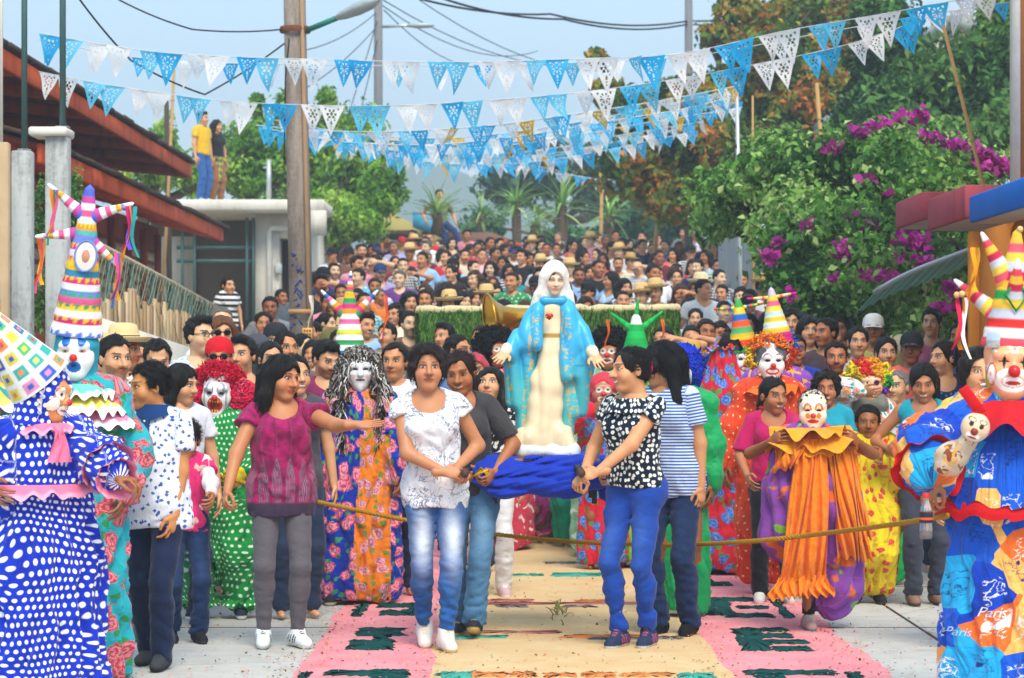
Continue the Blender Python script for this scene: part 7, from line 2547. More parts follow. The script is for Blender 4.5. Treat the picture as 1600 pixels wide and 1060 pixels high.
def clown_orange_child():
	p = P(1270,13.5,-4,'child clown in billowing orange and purple cloth with cream mask, hopping on one leg',group=G_CLOWN)
	s = Skel(1.33,'m',0.95,kid=True,feet={-1: (-0.03,-0.02,0,8),1: (0.12,0.22,0.16,0,40)},hands={-1: p.at(1204,690,13.4),1: p.at(1340,690,13.4)},elbow={-1: (-1,0,-0.5),1: (1,0,-0.5)},head=(-2,4,0))
	under_head(p.root,s,'#96592f')
	pur = fab('purple_print','blots','#8a48a4',c2='#e06a24',c3='#7cb83a',s=0.13,t=0.60,t3=0.66)
	org = fab('orange_batik','swirl','#ec7a10',c2='#f28f1c',s=0.045,bump=0.45)
	F = Field((-0.5,-0.45,0.0),(0.5,0.5,1.25),0.012)
	F.cap((-0.02,0,1.02),(0.0,0,0.75),0.16,0.25,0.08,sy=0.75)
	F.cap((-0.10,0,0.90),(-0.13,0,0.55),0.15,0.16,0.06)
	F.cap((0.0,0,0.75),(0.10,0.08,0.25),0.22,0.15,0.06)
	F.cap((0.10,0.06,0.45),(0.13,0.10,0.18),0.17,0.12,0.05)
	w,w2 = Wob(14,2.0,an=(0.7,0.7,1)),Wob(15,6)
	F.disp(lambda Pn: 0.040 * (0.6 - np.abs(np.sin(7 * np.arctan2(Pn[:,0],-Pn[:,1]) + 1.6 * w(Pn)))) + 0.012 * w2(Pn),0.08)
	v,q = F.mesh()
	mobj('purple_cloth',np_mesh('purple_cloth',v,q,[pur],True,None,cyl_pat(v,(0,0,0),0.2)),p.root)
	# thin orange cloth hung over it in gathered lengths
	def sheet(name,a,b,c,d_,n,amp,mat,seed,belly=0.0):
		"""cloth from edge a-b down to edge c-d"""
		r_ = np.random.RandomState(seed)
		ph = r_.uniform(0,6.28,4)
		a,b,c,d_ = Vector(a),Vector(b),Vector(c),Vector(d_)
		m = MB()
		def f(u,v):
			p0 = a.lerp(b,u).lerp(c.lerp(d_,u),v)
			w_ = n * 3.1416 * (u + 0.05 * math.sin(3 * v + ph[0]))
			fo = abs(math.sin(w_ + ph[1])) + 0.45 * abs(math.sin(1.9 * w_ + 2 * v + ph[2]))
			g_ = 0.45 + 0.75 * v - 0.5 * max(0,v - 0.86) / 0.14
			e = math.sin(u * 3.1416)
			return p0 + Vector((0.012 * math.sin(5 * v + 9 * u + ph[3]),-amp * fo * g_ - belly * math.sin(v * 3.1416) * e,0.012 * math.sin(w_ * 2) * v))
		m.grid(f,n * 12,40)
		v = np.concatenate(m.v)
		me = m.mesh(name,[mat],True,False,np.stack([v[:,0],v[:,2],v[:,1]],1))
		mobj(name,me,p.root)
	sheet('orange_drape',(-0.08,-0.19,1.07),(0.06,-0.20,1.07),(-0.21,-0.20,0.27),(0.07,-0.20,0.30),5,0.055,org,3,0.05)
	sheet('orange_drape',(0.04,-0.17,1.06),(0.20,-0.06,1.06),(0.14,-0.12,0.42),(0.33,0.04,0.38),5,0.05,org,5,0.09)
	sheet('orange_drape',(0.16,-0.10,1.06),(0.24,0.08,1.05),(0.26,-0.04,0.52),(0.33,0.14,0.50),4,0.04,org,6,0.04)
	sheet('orange_drape',(-0.20,-0.08,1.06),(-0.04,-0.20,1.07),(-0.24,-0.12,0.88),(-0.09,-0.24,0.93),4,0.04,org,7,0.03)
	sheet('orange_hem',(-0.21,-0.22,0.31),(0.07,-0.22,0.33),(-0.26,-0.25,0.19),(0.10,-0.24,0.22),9,0.035,org,9)
	amb = fab('amber_batik','swirl','#f0920e',c2='#f4a424',s=0.05,bump=0.45)
	ruffle(p.root,(0,-0.03,1.13),0.07,0.08,0.17,0.03,11,0.035,'#f0a020',None,'yellow_collar',mat=amb,seed=3)
	ruffle(p.root,(0,-0.03,1.11),0.08,0.09,0.17,0.09,9,0.035,'#f0a020',None,'yellow_collar',mat=amb,seed=8)
	ruffle(p.root,(0,-0.03,1.10),0.08,0.09,0.12,0.11,10,0.03,'#f0a020',None,'yellow_collar',mat=amb,seed=12)
	mask(p.root,s,'cream_child',0.004)
	hair(p.root,s,'short','#2a2524')
	shoes(p.root,s,'sneaker','#b08a86','#2aa08a')
	m = MB(); m.cur = lin('#15151a'); m.tube([Vector(s.ank[-1]) + Vector((0,0,0.03)),Vector(s.ank[-1]) + Vector((0,0,0.09))],0.037,10); m.build('sock',[DYED],p.root,True,usecol=True)
def clown_big_right():
	p = P(1578,10.2,-10,'large clown at the right in a suit printed with blue, white and orange travel pictures',group=G_CLOWN)
	s = Skel(1.60,'m',1.1,hands={-1: p.at(1456,752,9.95),1: (0.3,-0.15,0.95)},elbow={-1: (-1,0.4,-0.2)},head=(6,2,3),feet={-1: (-0.14,0,0,-10),1: (0.14,0,0,10)})
	under_head(p.root,s,'#a8683f',hand={-1: {'curl': 0.75,'dir': p.dirv((-0.25,-0.3,-0.9)),'palm': p.dirv((0.6,0.6,-0.2))}})
	pw = fab('travel_print','patchwork','#ffffff',s=0.15,bump=0.5)
	suit = gown(p,s,pw,'costume',None,None,r_top=0.20,r_mid=0.24,r_bot=0.29,bot=0.0,sleeve=0.115,cuff=0.06,n=9,amp=0.022,seed=12,crumple=0.012,sleeve_len=0.9,zmid=0.9)
	hood(p.root,s,'#c8a030',t=0.018)
	mask(p.root,s,'peach_clown',0.0035,scale=1.22)
	# collar and waist flounces
	ruffle(p.root,tuple(s.up(0,-0.02,1.33)),0.10,0.11,0.15,0.12,9,0.045,'#d01822',None,'red_collar',seed=3)
	ruffle(p.root,tuple(s.up(0,0,1.16)),0.20,0.17,0.10,0.26,11,0.03,'#1f8fd0',None,'tunic_flounce',mat=pw,seed=4)
	ruffle(p.root,tuple(s.up(0,0,0.915)),0.285,0.245,0.025,0.07,11,0.02,'#d01822',None,'red_hem',edge='#c01018',seed=4)
	c = s.el[-1] * 0.55 + s.wr[-1] * 0.45
	dv = Vector(s.wr[-1] - s.el[-1])
	ruffle(p.root,(0,0,0),0.105,0.105,0.05,-0.04,10,0.025,'#d01822',Matrix.Translation(Vector(c)) @ dv.to_track_quat('Z','Y').to_matrix().to_4x4(),'red_cuff',seed=8)
	M = hmat(s)
	b = ['#e04a58','#f2f0f0','#d8302c','#b9bcc8','#e8b83a','#2a9a4a','#f0b83a','#c02a4a','#c4c8d2','#e8c84a','#e0566a','#e8b03a']
	Mh = M @ Matrix.Translation((0,0.015,0.075))
	hat = cone_hat(p.root,Mh,0.47,0.125,b,((0.18,math.pi - 0.3,0.95,0.25,0.05),(0.48,math.pi,0.55,0.24,0.055),(0.48,0.3,0.8,0.25,0.055),(0.12,1.9,0.5,0.2,0.05),(0.15,-1.6,0.35,0.25,0.06)),0.018,'pinata_hat',ribbons=(((-0.22,-0.02,0.19),0.26,('#d8244c','#1a1a3a','#e89030','#f0e8e4')),((-0.17,-0.02,0.40),0.22,('#f09a20','#e86a20','#f0c030'))),ball=((-0.235,-0.02,0.20),(-0.215,-0.03,0.205),(0.01,-0.01,0.485)))
	m = MB(); m.cur = lin('#1f8a3c')
	Mz = Mh @ Matrix.Translation((0.0,-0.088,0.21)) @ Matrix.Rotation(math.radians(76),4,'X')
	q = [Mz @ Vector(c) for c in ((0,0.065,0),(0.045,0,0),(0,-0.065,0),(-0.045,0,0),(0,0.065,0))]
	m.tube(q,0.007,6); m.build('green_diamond',[DYED],hat,True,usecol=True)
	m = MB(); m.cur = lin('#eef0f4'); m.bbox((-0.03,-0.003,-0.03),(0.03,0.003,0.03),0.002,Mh @ Matrix.Translation((-0.085,-0.10,0.02)) @ Matrix.Rotation(-0.5,4,'Z')); m.build('hat_mirror',[simple('mirror_tile','#c8d0d8',0.15,0.8,0.6)],hat)
	for txt,px_,py_,sz,cl in (('Romantic',1500,892,0.058,'#e8ecf2'),('Moments',1516,908,0.052,'#e8ecf2'),('Romantic',1530,1006,0.05,'#a8c4ec'),('Paris',1540,1020,0.05,'#a8c4ec'),('Paris',1590,986,0.06,'#dfe8f4'),('Louvre',1574,742,0.04,'#f0f2f4')):
		decal(suit,p,txt,px_,py_,sz,cl)
	return suit,p,s
def decal(target,p,txt,px_,py_,size,color,dist=9.5):
	"""printed words laid on the cloth surface"""
	cu = bpy.data.curves.new('print','FONT')
	cu.body = txt
	cu.size = size
	cu.shear = 0.4
	cu.align_x = 'CENTER'
	to = bpy.data.objects.new('print',cu)
	COL.objects.link(to)
	bpy.context.view_layer.update()
	me = bpy.data.meshes.new_from_object(to)
	bpy.data.objects.remove(to)
	bm_ = bmesh.new()
	bm_.from_mesh(me)
	bmesh.ops.triangulate(bm_,faces=bm_.faces)
	bmesh.ops.subdivide_edges(bm_,edges=[e for e in bm_.edges if e.calc_length() > 0.012],cuts=1)
	bvh = BVHTree.FromPolygons([v.co for v in target.data.vertices],[tuple(f.vertices) for f in target.data.polygons])
	c = W(px_,py_,dist)
	Mi = p.M.to_3x3()
	dv = Mi @ Vector((0,1,0))
	ok = True
	for v in bm_.verts:
		h = bvh.ray_cast(p.M @ (c + Vector((v.co.x,0,v.co.y))),dv)
		if h[0] is None:
			ok = False
			break
		v.co = h[0] - dv * 0.004
	if ok:
		bm_.to_mesh(me)
		me.materials.clear()
		me.materials.append(simple('print_ink' + color,color,0.8))
		o = bpy.data.objects.new('printed_word',me)
		link(o,target)
	bm_.free()
def hand_puppet():
	"""the little clown puppet worn on the big clown's arm"""
	d = 9.72
	c = W(1524,668,d)
	r = empty('clown_puppet',(c.x,c.y,c.z))
	r.rotation_euler = (0.1,0.35,-0.15)
	tag(r,'small clown hand puppet with painted round head held before the travel print suit','puppet')
	F = Field((-0.1,-0.12,-0.1),(0.1,0.1,0.1),0.0035)
	F.ell((0,0,0),(0.058,0.055,0.060),0)
	F.ell((0,-0.058,-0.012),0.015,0.003)
	F.ell((0,-0.045,-0.034),(0.026,0.014,0.010),0.01)
	v,q = F.mesh()
	cc = paint(v * 1.5,'#e6c8a4',[(0.032,0.022,0.014,0.016,'#2a2018',True),(0.034,0.048,0.026,0.014,'#5a3a24',True,0.75),(0.0,-0.054,0.046,0.024,'#f2eadc'),(0.0,-0.056,0.030,0.006,'#8a2a1c')])
	cc[np.linalg.norm(v - np.array((0,-0.058,-0.012)),axis=1) < 0.0155] = lin('#8a2a22')
	mobj('head',np_mesh('head',v,q,[MASK],True,cc),r)
	F = Field((-0.16,-0.1,-0.26),(0.12,0.14,0.0),0.007)
	F.cap((0,0.01,-0.05),(-0.05,0.05,-0.17),0.035,0.065,0.03)
	F.disp(lambda P_: 0.006 * Wob(4,12)(P_),0.03)
	v,q = F.mesh()
	mobj('puppet_dress',np_mesh('puppet_dress',v,q,[fab('puppet_print','blots','#c8b49a',c2='#8a4a2c',c3='#d8a04a',s=0.04)],True,None,v),r)
	m = MB(); m.cur = lin('#c8141e'); m.bbox((-0.16,-0.01,0.03),(-0.03,0.01,0.075),0.008,Matrix.Rotation(0.6,4,'Y')); m.build('red_band',[DYED],r,usecol=True)
def drink_bottle():
	d = 9.85
	c = W(1447,843,d)
	r = empty('drink_bottle',c)
	tag(r,'plastic bottle with a little orange drink left, held by the big right clown','bottle')
	k = 0.0027
	g = Gr('clear_plastic')
	g.b.inputs['Transmission Weight'].default_value = 0.85
	pm = g.fin((0.9,0.9,0.9,1),0.08,0.5)
	m = MB(); m.lathe([(0.001,0),(0.024,0.002),(0.027,0.02),(0.025,0.06),(0.027,0.10),(0.022,0.13),(0.012,0.155),(0.012,0.175)],18); m.build('shell',pm,r,True)
	m = MB(); m.lathe([(0.001,0.004),(0.0225,0.006),(0.0245,0.034),(0.001,0.036)],16); m.build('orange_drink',simple('orange_juice','#f07a08',0.3,0.4),r,True)
	m = MB(); m.lathe([(0.0278,0.068),(0.0282,0.072),(0.0282,0.108),(0.0275,0.112)],18); m.build('bottle_label',simple('label_dark','#2a2430',0.5),r,True)
	m = MB(); m.lathe([(0.0287,0.080),(0.0287,0.090)],18); m.build('label_stripe',simple('label_orange','#d8562a',0.5),r,True)
	m = MB(); m.lathe([(0.014,0.168),(0.0145,0.190),(0.001,0.191)],14); m.build('bottle_cap',simple('cap_red','#c8302a',0.5),r,True)
def other_clowns():
	# red orange suit behind the child clown
	p = P(1203,15.6,4,'clown in red orange suit with grey cap and white painted mask behind the braided girl',group=G_CLOWN)
	s = Skel(1.62,'m',1.05,hands={-1: (-0.30,-0.1,0.82),1: (0.2,-0.1,0.85)},head=(0,4,0))
	under_head(p.root,s,'#8f5632')
	gown(p,s,fab('red_orange_dots','dots','#d8431c',s=0.05,r=0.10,c2='#f4d8b0'),'costume',None,None,bot=0.04,n=12,seed=33,legs=0.115,sleeve=0.075,r_top=0.16,r_mid=0.19)
	ruffle(p.root,tuple(s.up(0,0,1.34)),0.10,0.10,0.12,0.05,10,0.03,'#e86a24',None,'collar_frill',seed=3)
	mask(p.root,s,'pale_brows',0.0045)
	hood(p.root,s,'#5a5e64',t=0.02,z0=-0.02,name='grey_cap')
	curls(p.root,s,('#f0c020','#f07a20','#e84a20'),500,0.15,seed=17)
	# yellow child
	p = P(1356,15.0,-6,'child in yellow suit with red flowers led by the teal tank top woman',group=G_CLOWN)
	s = Skel(1.22,'m',1.0,kid=True,hands={1: p.at(1386,716,14.8),-1: (-0.2,-0.05,0.8)},head=(0,0,0))
	under_head(p.root,s,'#96592f')
	yl = fab('yellow_roses','roses','#e6c41c',c2='#c4302c',c3='#d85a4a',leaf='#c8a01c',s=0.085,r=0.22)
	gown(p,s,yl,'costume',None,None,bot=0.03,n=11,seed=35,r_top=0.18,r_mid=0.26,r_bot=0.22,sleeve=0.12,cuff=0.05,amp=0.014,legs=0.13)
	hair(p.root,s,'short','#1a1513')
	shoes(p.root,s,'sneaker','#26242a','#4a4644')
	# rainbow wig
	p = P(1357,16.3,0,'clown with rainbow curly wig, grey scarf and spotted white tunic over green skirt',group=G_CLOWN)
	s = Skel(1.46,'f',1.0,hands={-1: p.at(1346,612,16.1),1: (0.22,-0.1,0.85)},head=(4,0,0))
	under_head(p.root,s,'#a06a40')
	sp = fab('colour_spots','roses','#e8e6ea',c2='#c83a8a',c3='#e0c83a',leaf='#2a9a9a',s=0.07,r=0.36)
	gown(p,s,sp,'costume',None,(fab('green_shine','swirl','#0f9a4a',c2='#1fb45c',s=0.06),lambda x,y,z: z < 0.85),bot=0.03,n=12,seed=37,r_bot=0.28,sleeve=0.085)
	mask(p.root,s,'rainbow',0.0045)
	rb = ('#2a4ac0','#3a9a3a','#8ac03a','#f0d02a','#e0302a','#f0a02a','#e8e02a','#3aa04a','#8a2ac0','#c02ab0')
	wig(p.root,s,'round',rb,r=0.145,seed=13)
	curls(p.root,s,rb,900,0.155,seed=14,size=0.022)
	F = Field((-0.18,-0.18,1.1),(0.18,0.18,1.4),0.009)
	for i in range(3):
		F.cap(s.up(-0.08,-0.05,1.29 + 0.035 * i),s.up(0.08,-0.05,1.29 + 0.035 * i),0.055 - 0.005 * i,None,0.02,sy=1.5)
	F.disp(lambda P_: 0.006 * Wob(3,10,an=(0.3,0.3,1))(P_),0.04)
	v,q = F.mesh()
	mobj('scarf',np_mesh('scarf',v,q,[PLAIN],True),p.root,'#77786f')
	# black curly wigs
	for (px,hy,d,lab,suit,c2) in ((776,545,19.0,'masked reveller with black curly wig left of the statue','#c83a56','#f0d8d8'),(952,548,18.4,'masked reveller with black curly wig at the right hand of the statue','#8ac09a','#d8e8d8')):
		p = P(px,d,6 if px < 900 else -10,lab,group=G_CLOWN)
		Hh = WZ(hy,d) - ground_z(d) + 0.10
		s = Skel(Hh,'m',1.0,head=(12 if px < 900 else 0,0,0))
		under_head(p.root,s,'#7a4628')
		gown(p,s,fab('blotted_' + suit[1:],'blots',suit,c2=c2,s=0.06,t=0.6),'costume',None,None,bot=0.03,n=12,seed=px)
		mask(p.root,s,'brown_red',0.005)
		wig(p.root,s,'round',('#0d0c0f',),r=0.165,seed=px)
		curls(p.root,s,('#141216','#0a090b','#211d20'),900,0.175,seed=px,size=0.02)
	# floral suits seen through the gap under the litter
	for (px,d,lab,mat) in ((826,19.4,'clown in magenta suit with roses and white spots seen below the litter',fab('magenta_roses','roses','#a83a8c',c2='#d8506a',c3='#f0a0a8',leaf='#5a8a4a',s=0.12,r=0.26)),
							  (868,19.8,'clown in turquoise suit with pale pink blossoms seen below the litter',fab('turq_blossom','roses','#1f9aba',c2='#e0a0b8',c3='#f0d0d8',leaf='#7ac0d0',s=0.06,r=0.34)),
							  (908,19.2,'clown in sea green satin trousers seen below the litter',PLAIN)):
		p = P(px,d,0,lab,group=G_CLOWN)
		s = Skel(1.42,'m',1.0,feet={-1: (-0.12,0,0,0),1: (0.13,0.1,0.0,10)})
		under_head(p.root,s,'#8f5632')
		gown(p,s,mat,'costume','#1a9a80',None,bot=0.04,n=11,seed=px,legs=0.14,r_mid=0.24)
		mask(p.root,s,'pale_brows',0.007)
		hood(p.root,s,'#8a3a6a')
		shoes(p.root,s,'sneaker','#8a6a58','#d8cfc4')
	p = P(942,17.4,0,'clown in red suit with blue roses directly right of the statue',group=G_CLOWN)
	s = Skel(1.40,'m',1.0,hands={-1: p.at(925,640,17.1),1: (0.2,0,0.85)})
	under_head(p.root,s,'#8f5632')
	gown(p,s,fab('red_blue_roses'),'costume',None,None,bot=0.05,n=11,seed=71,r_mid=0.2,r_bot=0.2)
	hood(p.root,s,'#c83a4a'); mask(p.root,s,'brown_red',0.006)
	# green suit behind the striped woman, with blue wig
	p = P(1062,14.2,-10,'reveller in emerald green suit with blue wig behind the striped woman',group=G_CLOWN)
	s = Skel(1.56,'m',1.0,hands={1: (0.2,-0.05,0.8),-1: (-0.2,0.05,0.8)},head=(-10,0,-10))
	under_head(p.root,s,'#8f5632')
	gown(p,s,fab('emerald_satin','plain','#0c9a54',rough=0.5),'costume',None,None,bot=0.03,n=9,seed=73,r_top=0.14,r_mid=0.15,r_bot=0.17,sleeve=0.055,amp=0.02)
	mask(p.root,s,'pale_brows',0.006)
	wig(p.root,s,'round',('#1a3ad0',),r=0.13,seed=77); curls(p.root,s,('#1f44e0','#1530b0'),400,0.138,seed=78)
	# green cone hat with orange figure, raised
	p = P(994,17.6,0,'reveller in green cone hat with orange and white trimmings behind the dotted blouse woman',group=G_CLOWN)
	s = Skel(1.58,'m',1.0)
	under_head(p.root,s,'#9a6038')
	gown(p,s,fab('lime_print','blots','#7ab83a',c2='#e8702c',s=0.08),'costume',None,None,bot=0.05,n=12,seed=79)
	mask(p.root,s,'rainbow',0.006)
	cone_hat(p.root,hmat(s) @ Matrix.Translation((0,0.015,0.065)),0.30,0.115,['#17a04a','#1fae52','#17a04a','#20b458','#17a04a','#e8e4dc'],((0.6,0.2,0.9,0.22,0.03),(0.6,math.pi,0.9,0.2,0.03),(0.95,0,0.1,0.12,0.02)),0.03,'cone_hat',ribbons=(((0.2,0,0.28),0.2,('#e8702c','#f09030')),((-0.2,0,0.28),0.2,('#e8702c','#e0501c'))))
	# mustard hat with brown face
	p = P(1078,18.0,-6,'masked man in round mustard hat and turquoise scarf beside the red sack figure',group=G_CLOWN)
	s = Skel(1.60,'m',1.0)
	under_head(p.root,s,'#8a4c30')
	gown(p,s,fab('red_print','blots','#c82a3a',c2='#2a6ac0',s=0.07),'costume',None,None,bot=0.05,n=12,seed=81)
	mask(p.root,s,'brown_red',0.006)
	hood(p.root,s,'#2a8ab8',t=0.02,z0=-0.2)
	straw_hat(p.root,hmat(s),'#c09a3a',0.13,'round_hat','#6a4a8a')
	# small cone hats in the middle distance right
	for (px,hy,d,cols,lab) in ((1215,545,17.5,['#c8b8d0','#e0c83a','#e8608a','#e8d84a','#c8d8dc','#e0c83a','#d8e4e8','#e8c83a','#c8247a','#c81a7a'],'reveller in tall pink and yellow cone hat with ribbon cross'),(1163,560,17.8,['#1a8a3a','#e83a2a','#f0c02a','#58b06a','#e85a2a','#2a6ac0','#f0d03a','#48a85a'],'reveller in rainbow cone hat with feathery orange trimming')):
		p = P(px,d,0,lab,group=G_CLOWN)
		Hh = WZ(hy,d) - ground_z(d) + 0.10
		s = Skel(Hh,'m',1.0)
		under_head(p.root,s,'#8f5632')
		gown(p,s,fab('violet_print','blots','#8a4ab8',c2='#e0a83a',s=0.07),'costume',None,None,bot=0.05,n=12,seed=px)
		mask(p.root,s,'pale_brows',0.007)
		cone_hat(p.root,hmat(s) @ Matrix.Translation((0,0.015,0.06)) @ Matrix.Rotation(-0.12,4,'Y'),0.38,0.12,cols[::-1] if px > 1200 else cols,((0.85,0,1.5,0.16,0.015),(0.85,math.pi,1.5,0.16,0.015)),0.02,'cone_hat')
		curls(p.root,s,('#f07a20','#f0c020','#2a6ac0','#e84a20'),300,0.15,seed=px)
def clowns():
	clown_blue_dots(); clown_pinata(); clown_edge(); clown_green(); tinsel_figure(); pinata_behind(); clown_red_sack(); clown_orange_child()
	r = clown_big_right(); hand_puppet(); drink_bottle(); other_clowns()
	return r
# ------------------------------------------------------------------ named people of the middle distance
def std_person(px,hy,d,label,sex='m',shirt_c='#888888',hairs='short',hair_c='#17120f',yaw=0,pitch=0,roll=0,rot=0,b=1.0,skin=0,neck='crew',sleeve=0.55,legs='#26324c',o=None,hat=None,hat_c='#d9b77c',mat=None,hands=None,elbow=None,hand=None,feet=None,kid=False,group=None,fine=True,shoe=None,hem=0.78,loose=0.01,elev=0.0,lean=0):
	"""hy: picture row of the face centre"""
	p = P(px,d,rot,label,group=group)
	Hh = WZ(hy,d) - ground_z(d) + 0.115 - elev
	s = Skel(Hh,sex,b,head=(yaw - rot,pitch,roll),hands=hands(p) if hands else None,elbow=elbow,feet=feet,kid=kid,lean=lean)
	if elev:
		p.root.location.z += elev
	body(p.root,s,SKINS[skin % 5] if not isinstance(skin,str) else skin,o or {'beard': 0},hand(p) if hand else None,0.014 if fine else 0.018,0.005 if fine else 0.007,0.006 if fine else 0.008)
	if hairs:
		hair(p.root,s,hairs,hair_c,0.008,seed=int(px) % 7,strands=350 if fine else 0)
	dress(p.root,'shirt',shirt(s,0.012,sleeve,neck,hem,loose,h=0.014,seed=int(px) % 50),mat or PLAIN,shirt_c)
	dress(p.root,'trousers',trousers(s,0.008,h=0.015,seed=int(px) % 40,end=0.02,flare=0.01),PLAIN,legs)
	if shoe:
		shoes(p.root,s,*shoe)
	if hat == 'straw':
		straw_hat(p.root,hmat(s),hat_c)
	elif hat == 'cap':
		baseball_cap(p.root,hmat(s),hat_c)
	elif hat == 'backcap':
		baseball_cap(p.root,hmat(s),hat_c,True)
	return p,s
def glasses(p,s,dark=True):
	m = MB(); m.cur = lin('#0c0c0e')
	for i in (-1,1):
		c = H2(s,(i * 0.032,-0.098,0.010))
		M = Matrix.Translation(c) @ Matrix(np.array(s.headR).tolist()).to_4x4() @ Matrix.Rotation(math.pi / 2,4,'X')
		if dark:
			m.lathe([(0.001,0.003),(0.020,0.003),(0.023,0.0),(0.020,-0.003),(0.001,-0.003)],14,M,1.05,0.85)
		else:
			m.lathe([(0.021,0.002),(0.024,0.002),(0.024,-0.002),(0.021,-0.002),(0.021,0.002)],14,M,1.05,0.8)
	m.tube([H2(s,(-0.012,-0.102,0.014)),H2(s,(0.012,-0.102,0.014))],0.0028,5)
	for i in (-1,1):
		m.tube([H2(s,(i * 0.055,-0.093,0.014)),H2(s,(i * 0.078,-0.01,0.012))],0.0025,5)
	m.build('glasses',[DYED],p.root,True,usecol=True)
def middle_people():
	S = std_person
	S(180,560,13.0,'dark haired man looking right behind the boy in the polo shirt','m','#c8ccd2','short',yaw=38,pitch=6,skin=1,o={'jaw': 1.1,'nose': 1.2,'beard': 1},legs='#26406e',shoe=('sneaker','#4a4a48','#6a6660'))
	S(160,566,14.3,'man in broad straw hat half hidden behind the dark haired man','m','#b0a898','short',yaw=30,skin=0,hat='straw',hat_c='#cfae74')
	S(196,548,15.2,'second straw hat wearer behind the boy, face turned away','m','#e0ddd4','short',yaw=70,skin=2,hat='straw',hat_c='#dcc08a')
	S(246,562,14.8,'boy in white t-shirt looking down beside the white wall','m','#dfe3ea','short',yaw=15,pitch=20,kid=True,skin=1)
	S(226,562,15.6,'woman whose forehead shows between the two boys','f','#8a7a70','bun',yaw=-15,skin=0)
	S(283,604,13.7,'girl with long loose black hair looking right behind the boy','f','#dcdce4','long',yaw=62,pitch=8,kid=True,skin=1,rot=30)
	p,s = S(312,525,15.6,'tall man with glasses and pale dotted shirt looking right','m','#c9d3e2','quiff',yaw=48,skin=3,b=1.15,o={'jaw': 1.12,'nose': 1.1},neck='vneck',mat=fab('tiny_dots_shirt','dots','#c9d3e4',s=0.03,r=0.12,c2='#5a6a9a'),rot=20)
	glasses(p,s,False)
	p,s = S(346,505,17.4,'grey haired man with glasses behind the tall man','m','#e2e2e0','crop','#7a736c',yaw=20,skin=3); glasses(p,s,False)
	p,s = S(347,522,16.6,'woman with reddish hair and dark glasses behind the red cap man','f','#d8cfc4','bob','#7a4a28',yaw=10,skin=1); glasses(p,s,True)
	p,s = S(343,560,15.1,'man in red backward cap, dark glasses and red t-shirt behind the green clown','m','#cf1230','crop',yaw=4,skin=0,b=1.15,o={'jaw': 1.1,'nose': 1.1},hat='backcap',hat_c='#c81424',loose=0.03)
	glasses(p,s,True)
	S(379,556,15.5,'young man with thick black hair and navy vest beside the red cap man','m','#2a3a62','quiff',yaw=-20,skin=1,sleeve=0,neck='tank',o={'nose': 1.1})
	p,s = S(404,552,16.4,'person in grey hooded jacket turned to the right','m','#4a4c54',None,yaw=55,skin=2,sleeve=1.8); hood(p.root,s,'#45474f',t=0.022)
	S(431,534,17.0,'man in backward black cap and blue shirt near the utility pole','m','#27406e','crop',yaw=6,skin=1,o={'beard': 2,'jaw': 1.1},hat='backcap',hat_c='#26282e')
	S(424,562,16.2,'woman in dark red top with tied back hair beside the utility pole','f','#7c2430','bun',yaw=18,skin=1)
	S(448,545,16.9,'woman with tied hair right below the paper notice','f','#6a5a62','bun',yaw=25,skin=0)
	S(462,588,14.1,'woman peeking out behind the magenta blouse woman','f','#4a4650','bun',yaw=26,skin=1,o={'smile': 0.6},rot=20)
	S(510,562,15.9,'young man in maroon polo shirt looking down to the right','m','#7e2650','quiff',yaw=34,pitch=18,skin=1,b=1.1,o={'beard': 1,'jaw': 1.06,'nose': 1.15},neck='vneck',loose=0.02)
	S(617,566,15.5,'young man in white t-shirt smiling behind the tinsel figure','m','#dfe6ee','short',yaw=-14,skin=0,o={'smile': 0.4})
	S(766,604,15.4,'girl with long dark hair, patterned top and white jeans looking up at the statue','f','#3a3038','long','#1c1412',yaw=-12,pitch=-14,skin=1,legs='#d6d6d6',mat=fab('black_white_print','blots','#17171a',c2='#e2e2e2',s=0.035,t=0.56),shoe=('sneaker','#c8a8b0','#eceae8'),o={'smile': 0.2,'cheek': 1.0})
	S(742,580,17.2,'woman in coral headscarf behind the laughing charcoal top woman','f','#d8505c','long','#d2505c',yaw=0,skin=1)
	S(716,548,18.4,'man with short hair and denim shirt looking right before the grass covered litter','m','#5a7ab0','short',yaw=60,skin=0)
	p,s = S(1208,620,15.0,'girl with long braid and magenta cardigan smiling aside','f','#b81258','braid',yaw=24,pitch=6,skin=2,b=0.95,sleeve=0.9,neck='scoop',legs='#15151c',o={'smile': 0.9,'nose': 1.1},hem=0.86,hands=lambda p: {-1: p.at(1168,745,14.8),1: p.at(1250,705,14.6)},shoe=('sneaker','#c9c4bf','#e6e4e0'))
	S(1291,610,15.9,'laughing girl in turquoise top right of the child clown','f','#1f9ab4','curlyshort','#1c1512',yaw=-8,skin=2,o={'smile': 1.0},b=0.95)
	S(1443,600,14.9,'smiling woman in teal tank top leading the yellow child by the hand','f','#128ca0','longback','#14100f',yaw=-12,pitch=14,skin=2,b=1.0,sleeve=0,neck='tank',legs='#3a3c48',o={'smile': 1.0,'cheek': 1.15},hands=lambda p: {-1: p.at(1388,702,14.75),1: (0.22,0.0,0.82)},shoe=('flat','#8a6a58','#5a4a40'),hem=0.84,feet={-1: (-0.07,0,0,0),1: (0.09,0.03,0,10)})
	S(1402,606,16.8,'grey haired old man looking left behind the teal tank top woman','m','#c8c0b8','crop','#8f8f8e',yaw=-35,skin=3,o={'nose': 1.2,'wrinkle': 1})
	S(1474,560,17.2,'woman in navy star print dress looking left beside the orange wall','f','#1a2c5c','pony',yaw=-58,skin=1,b=1.15,neck='scoop',sleeve=0.2,mat=fab('navy_stars','marks','#142a5a',c2='#3f8ac0',s=0.045,r=0.2))
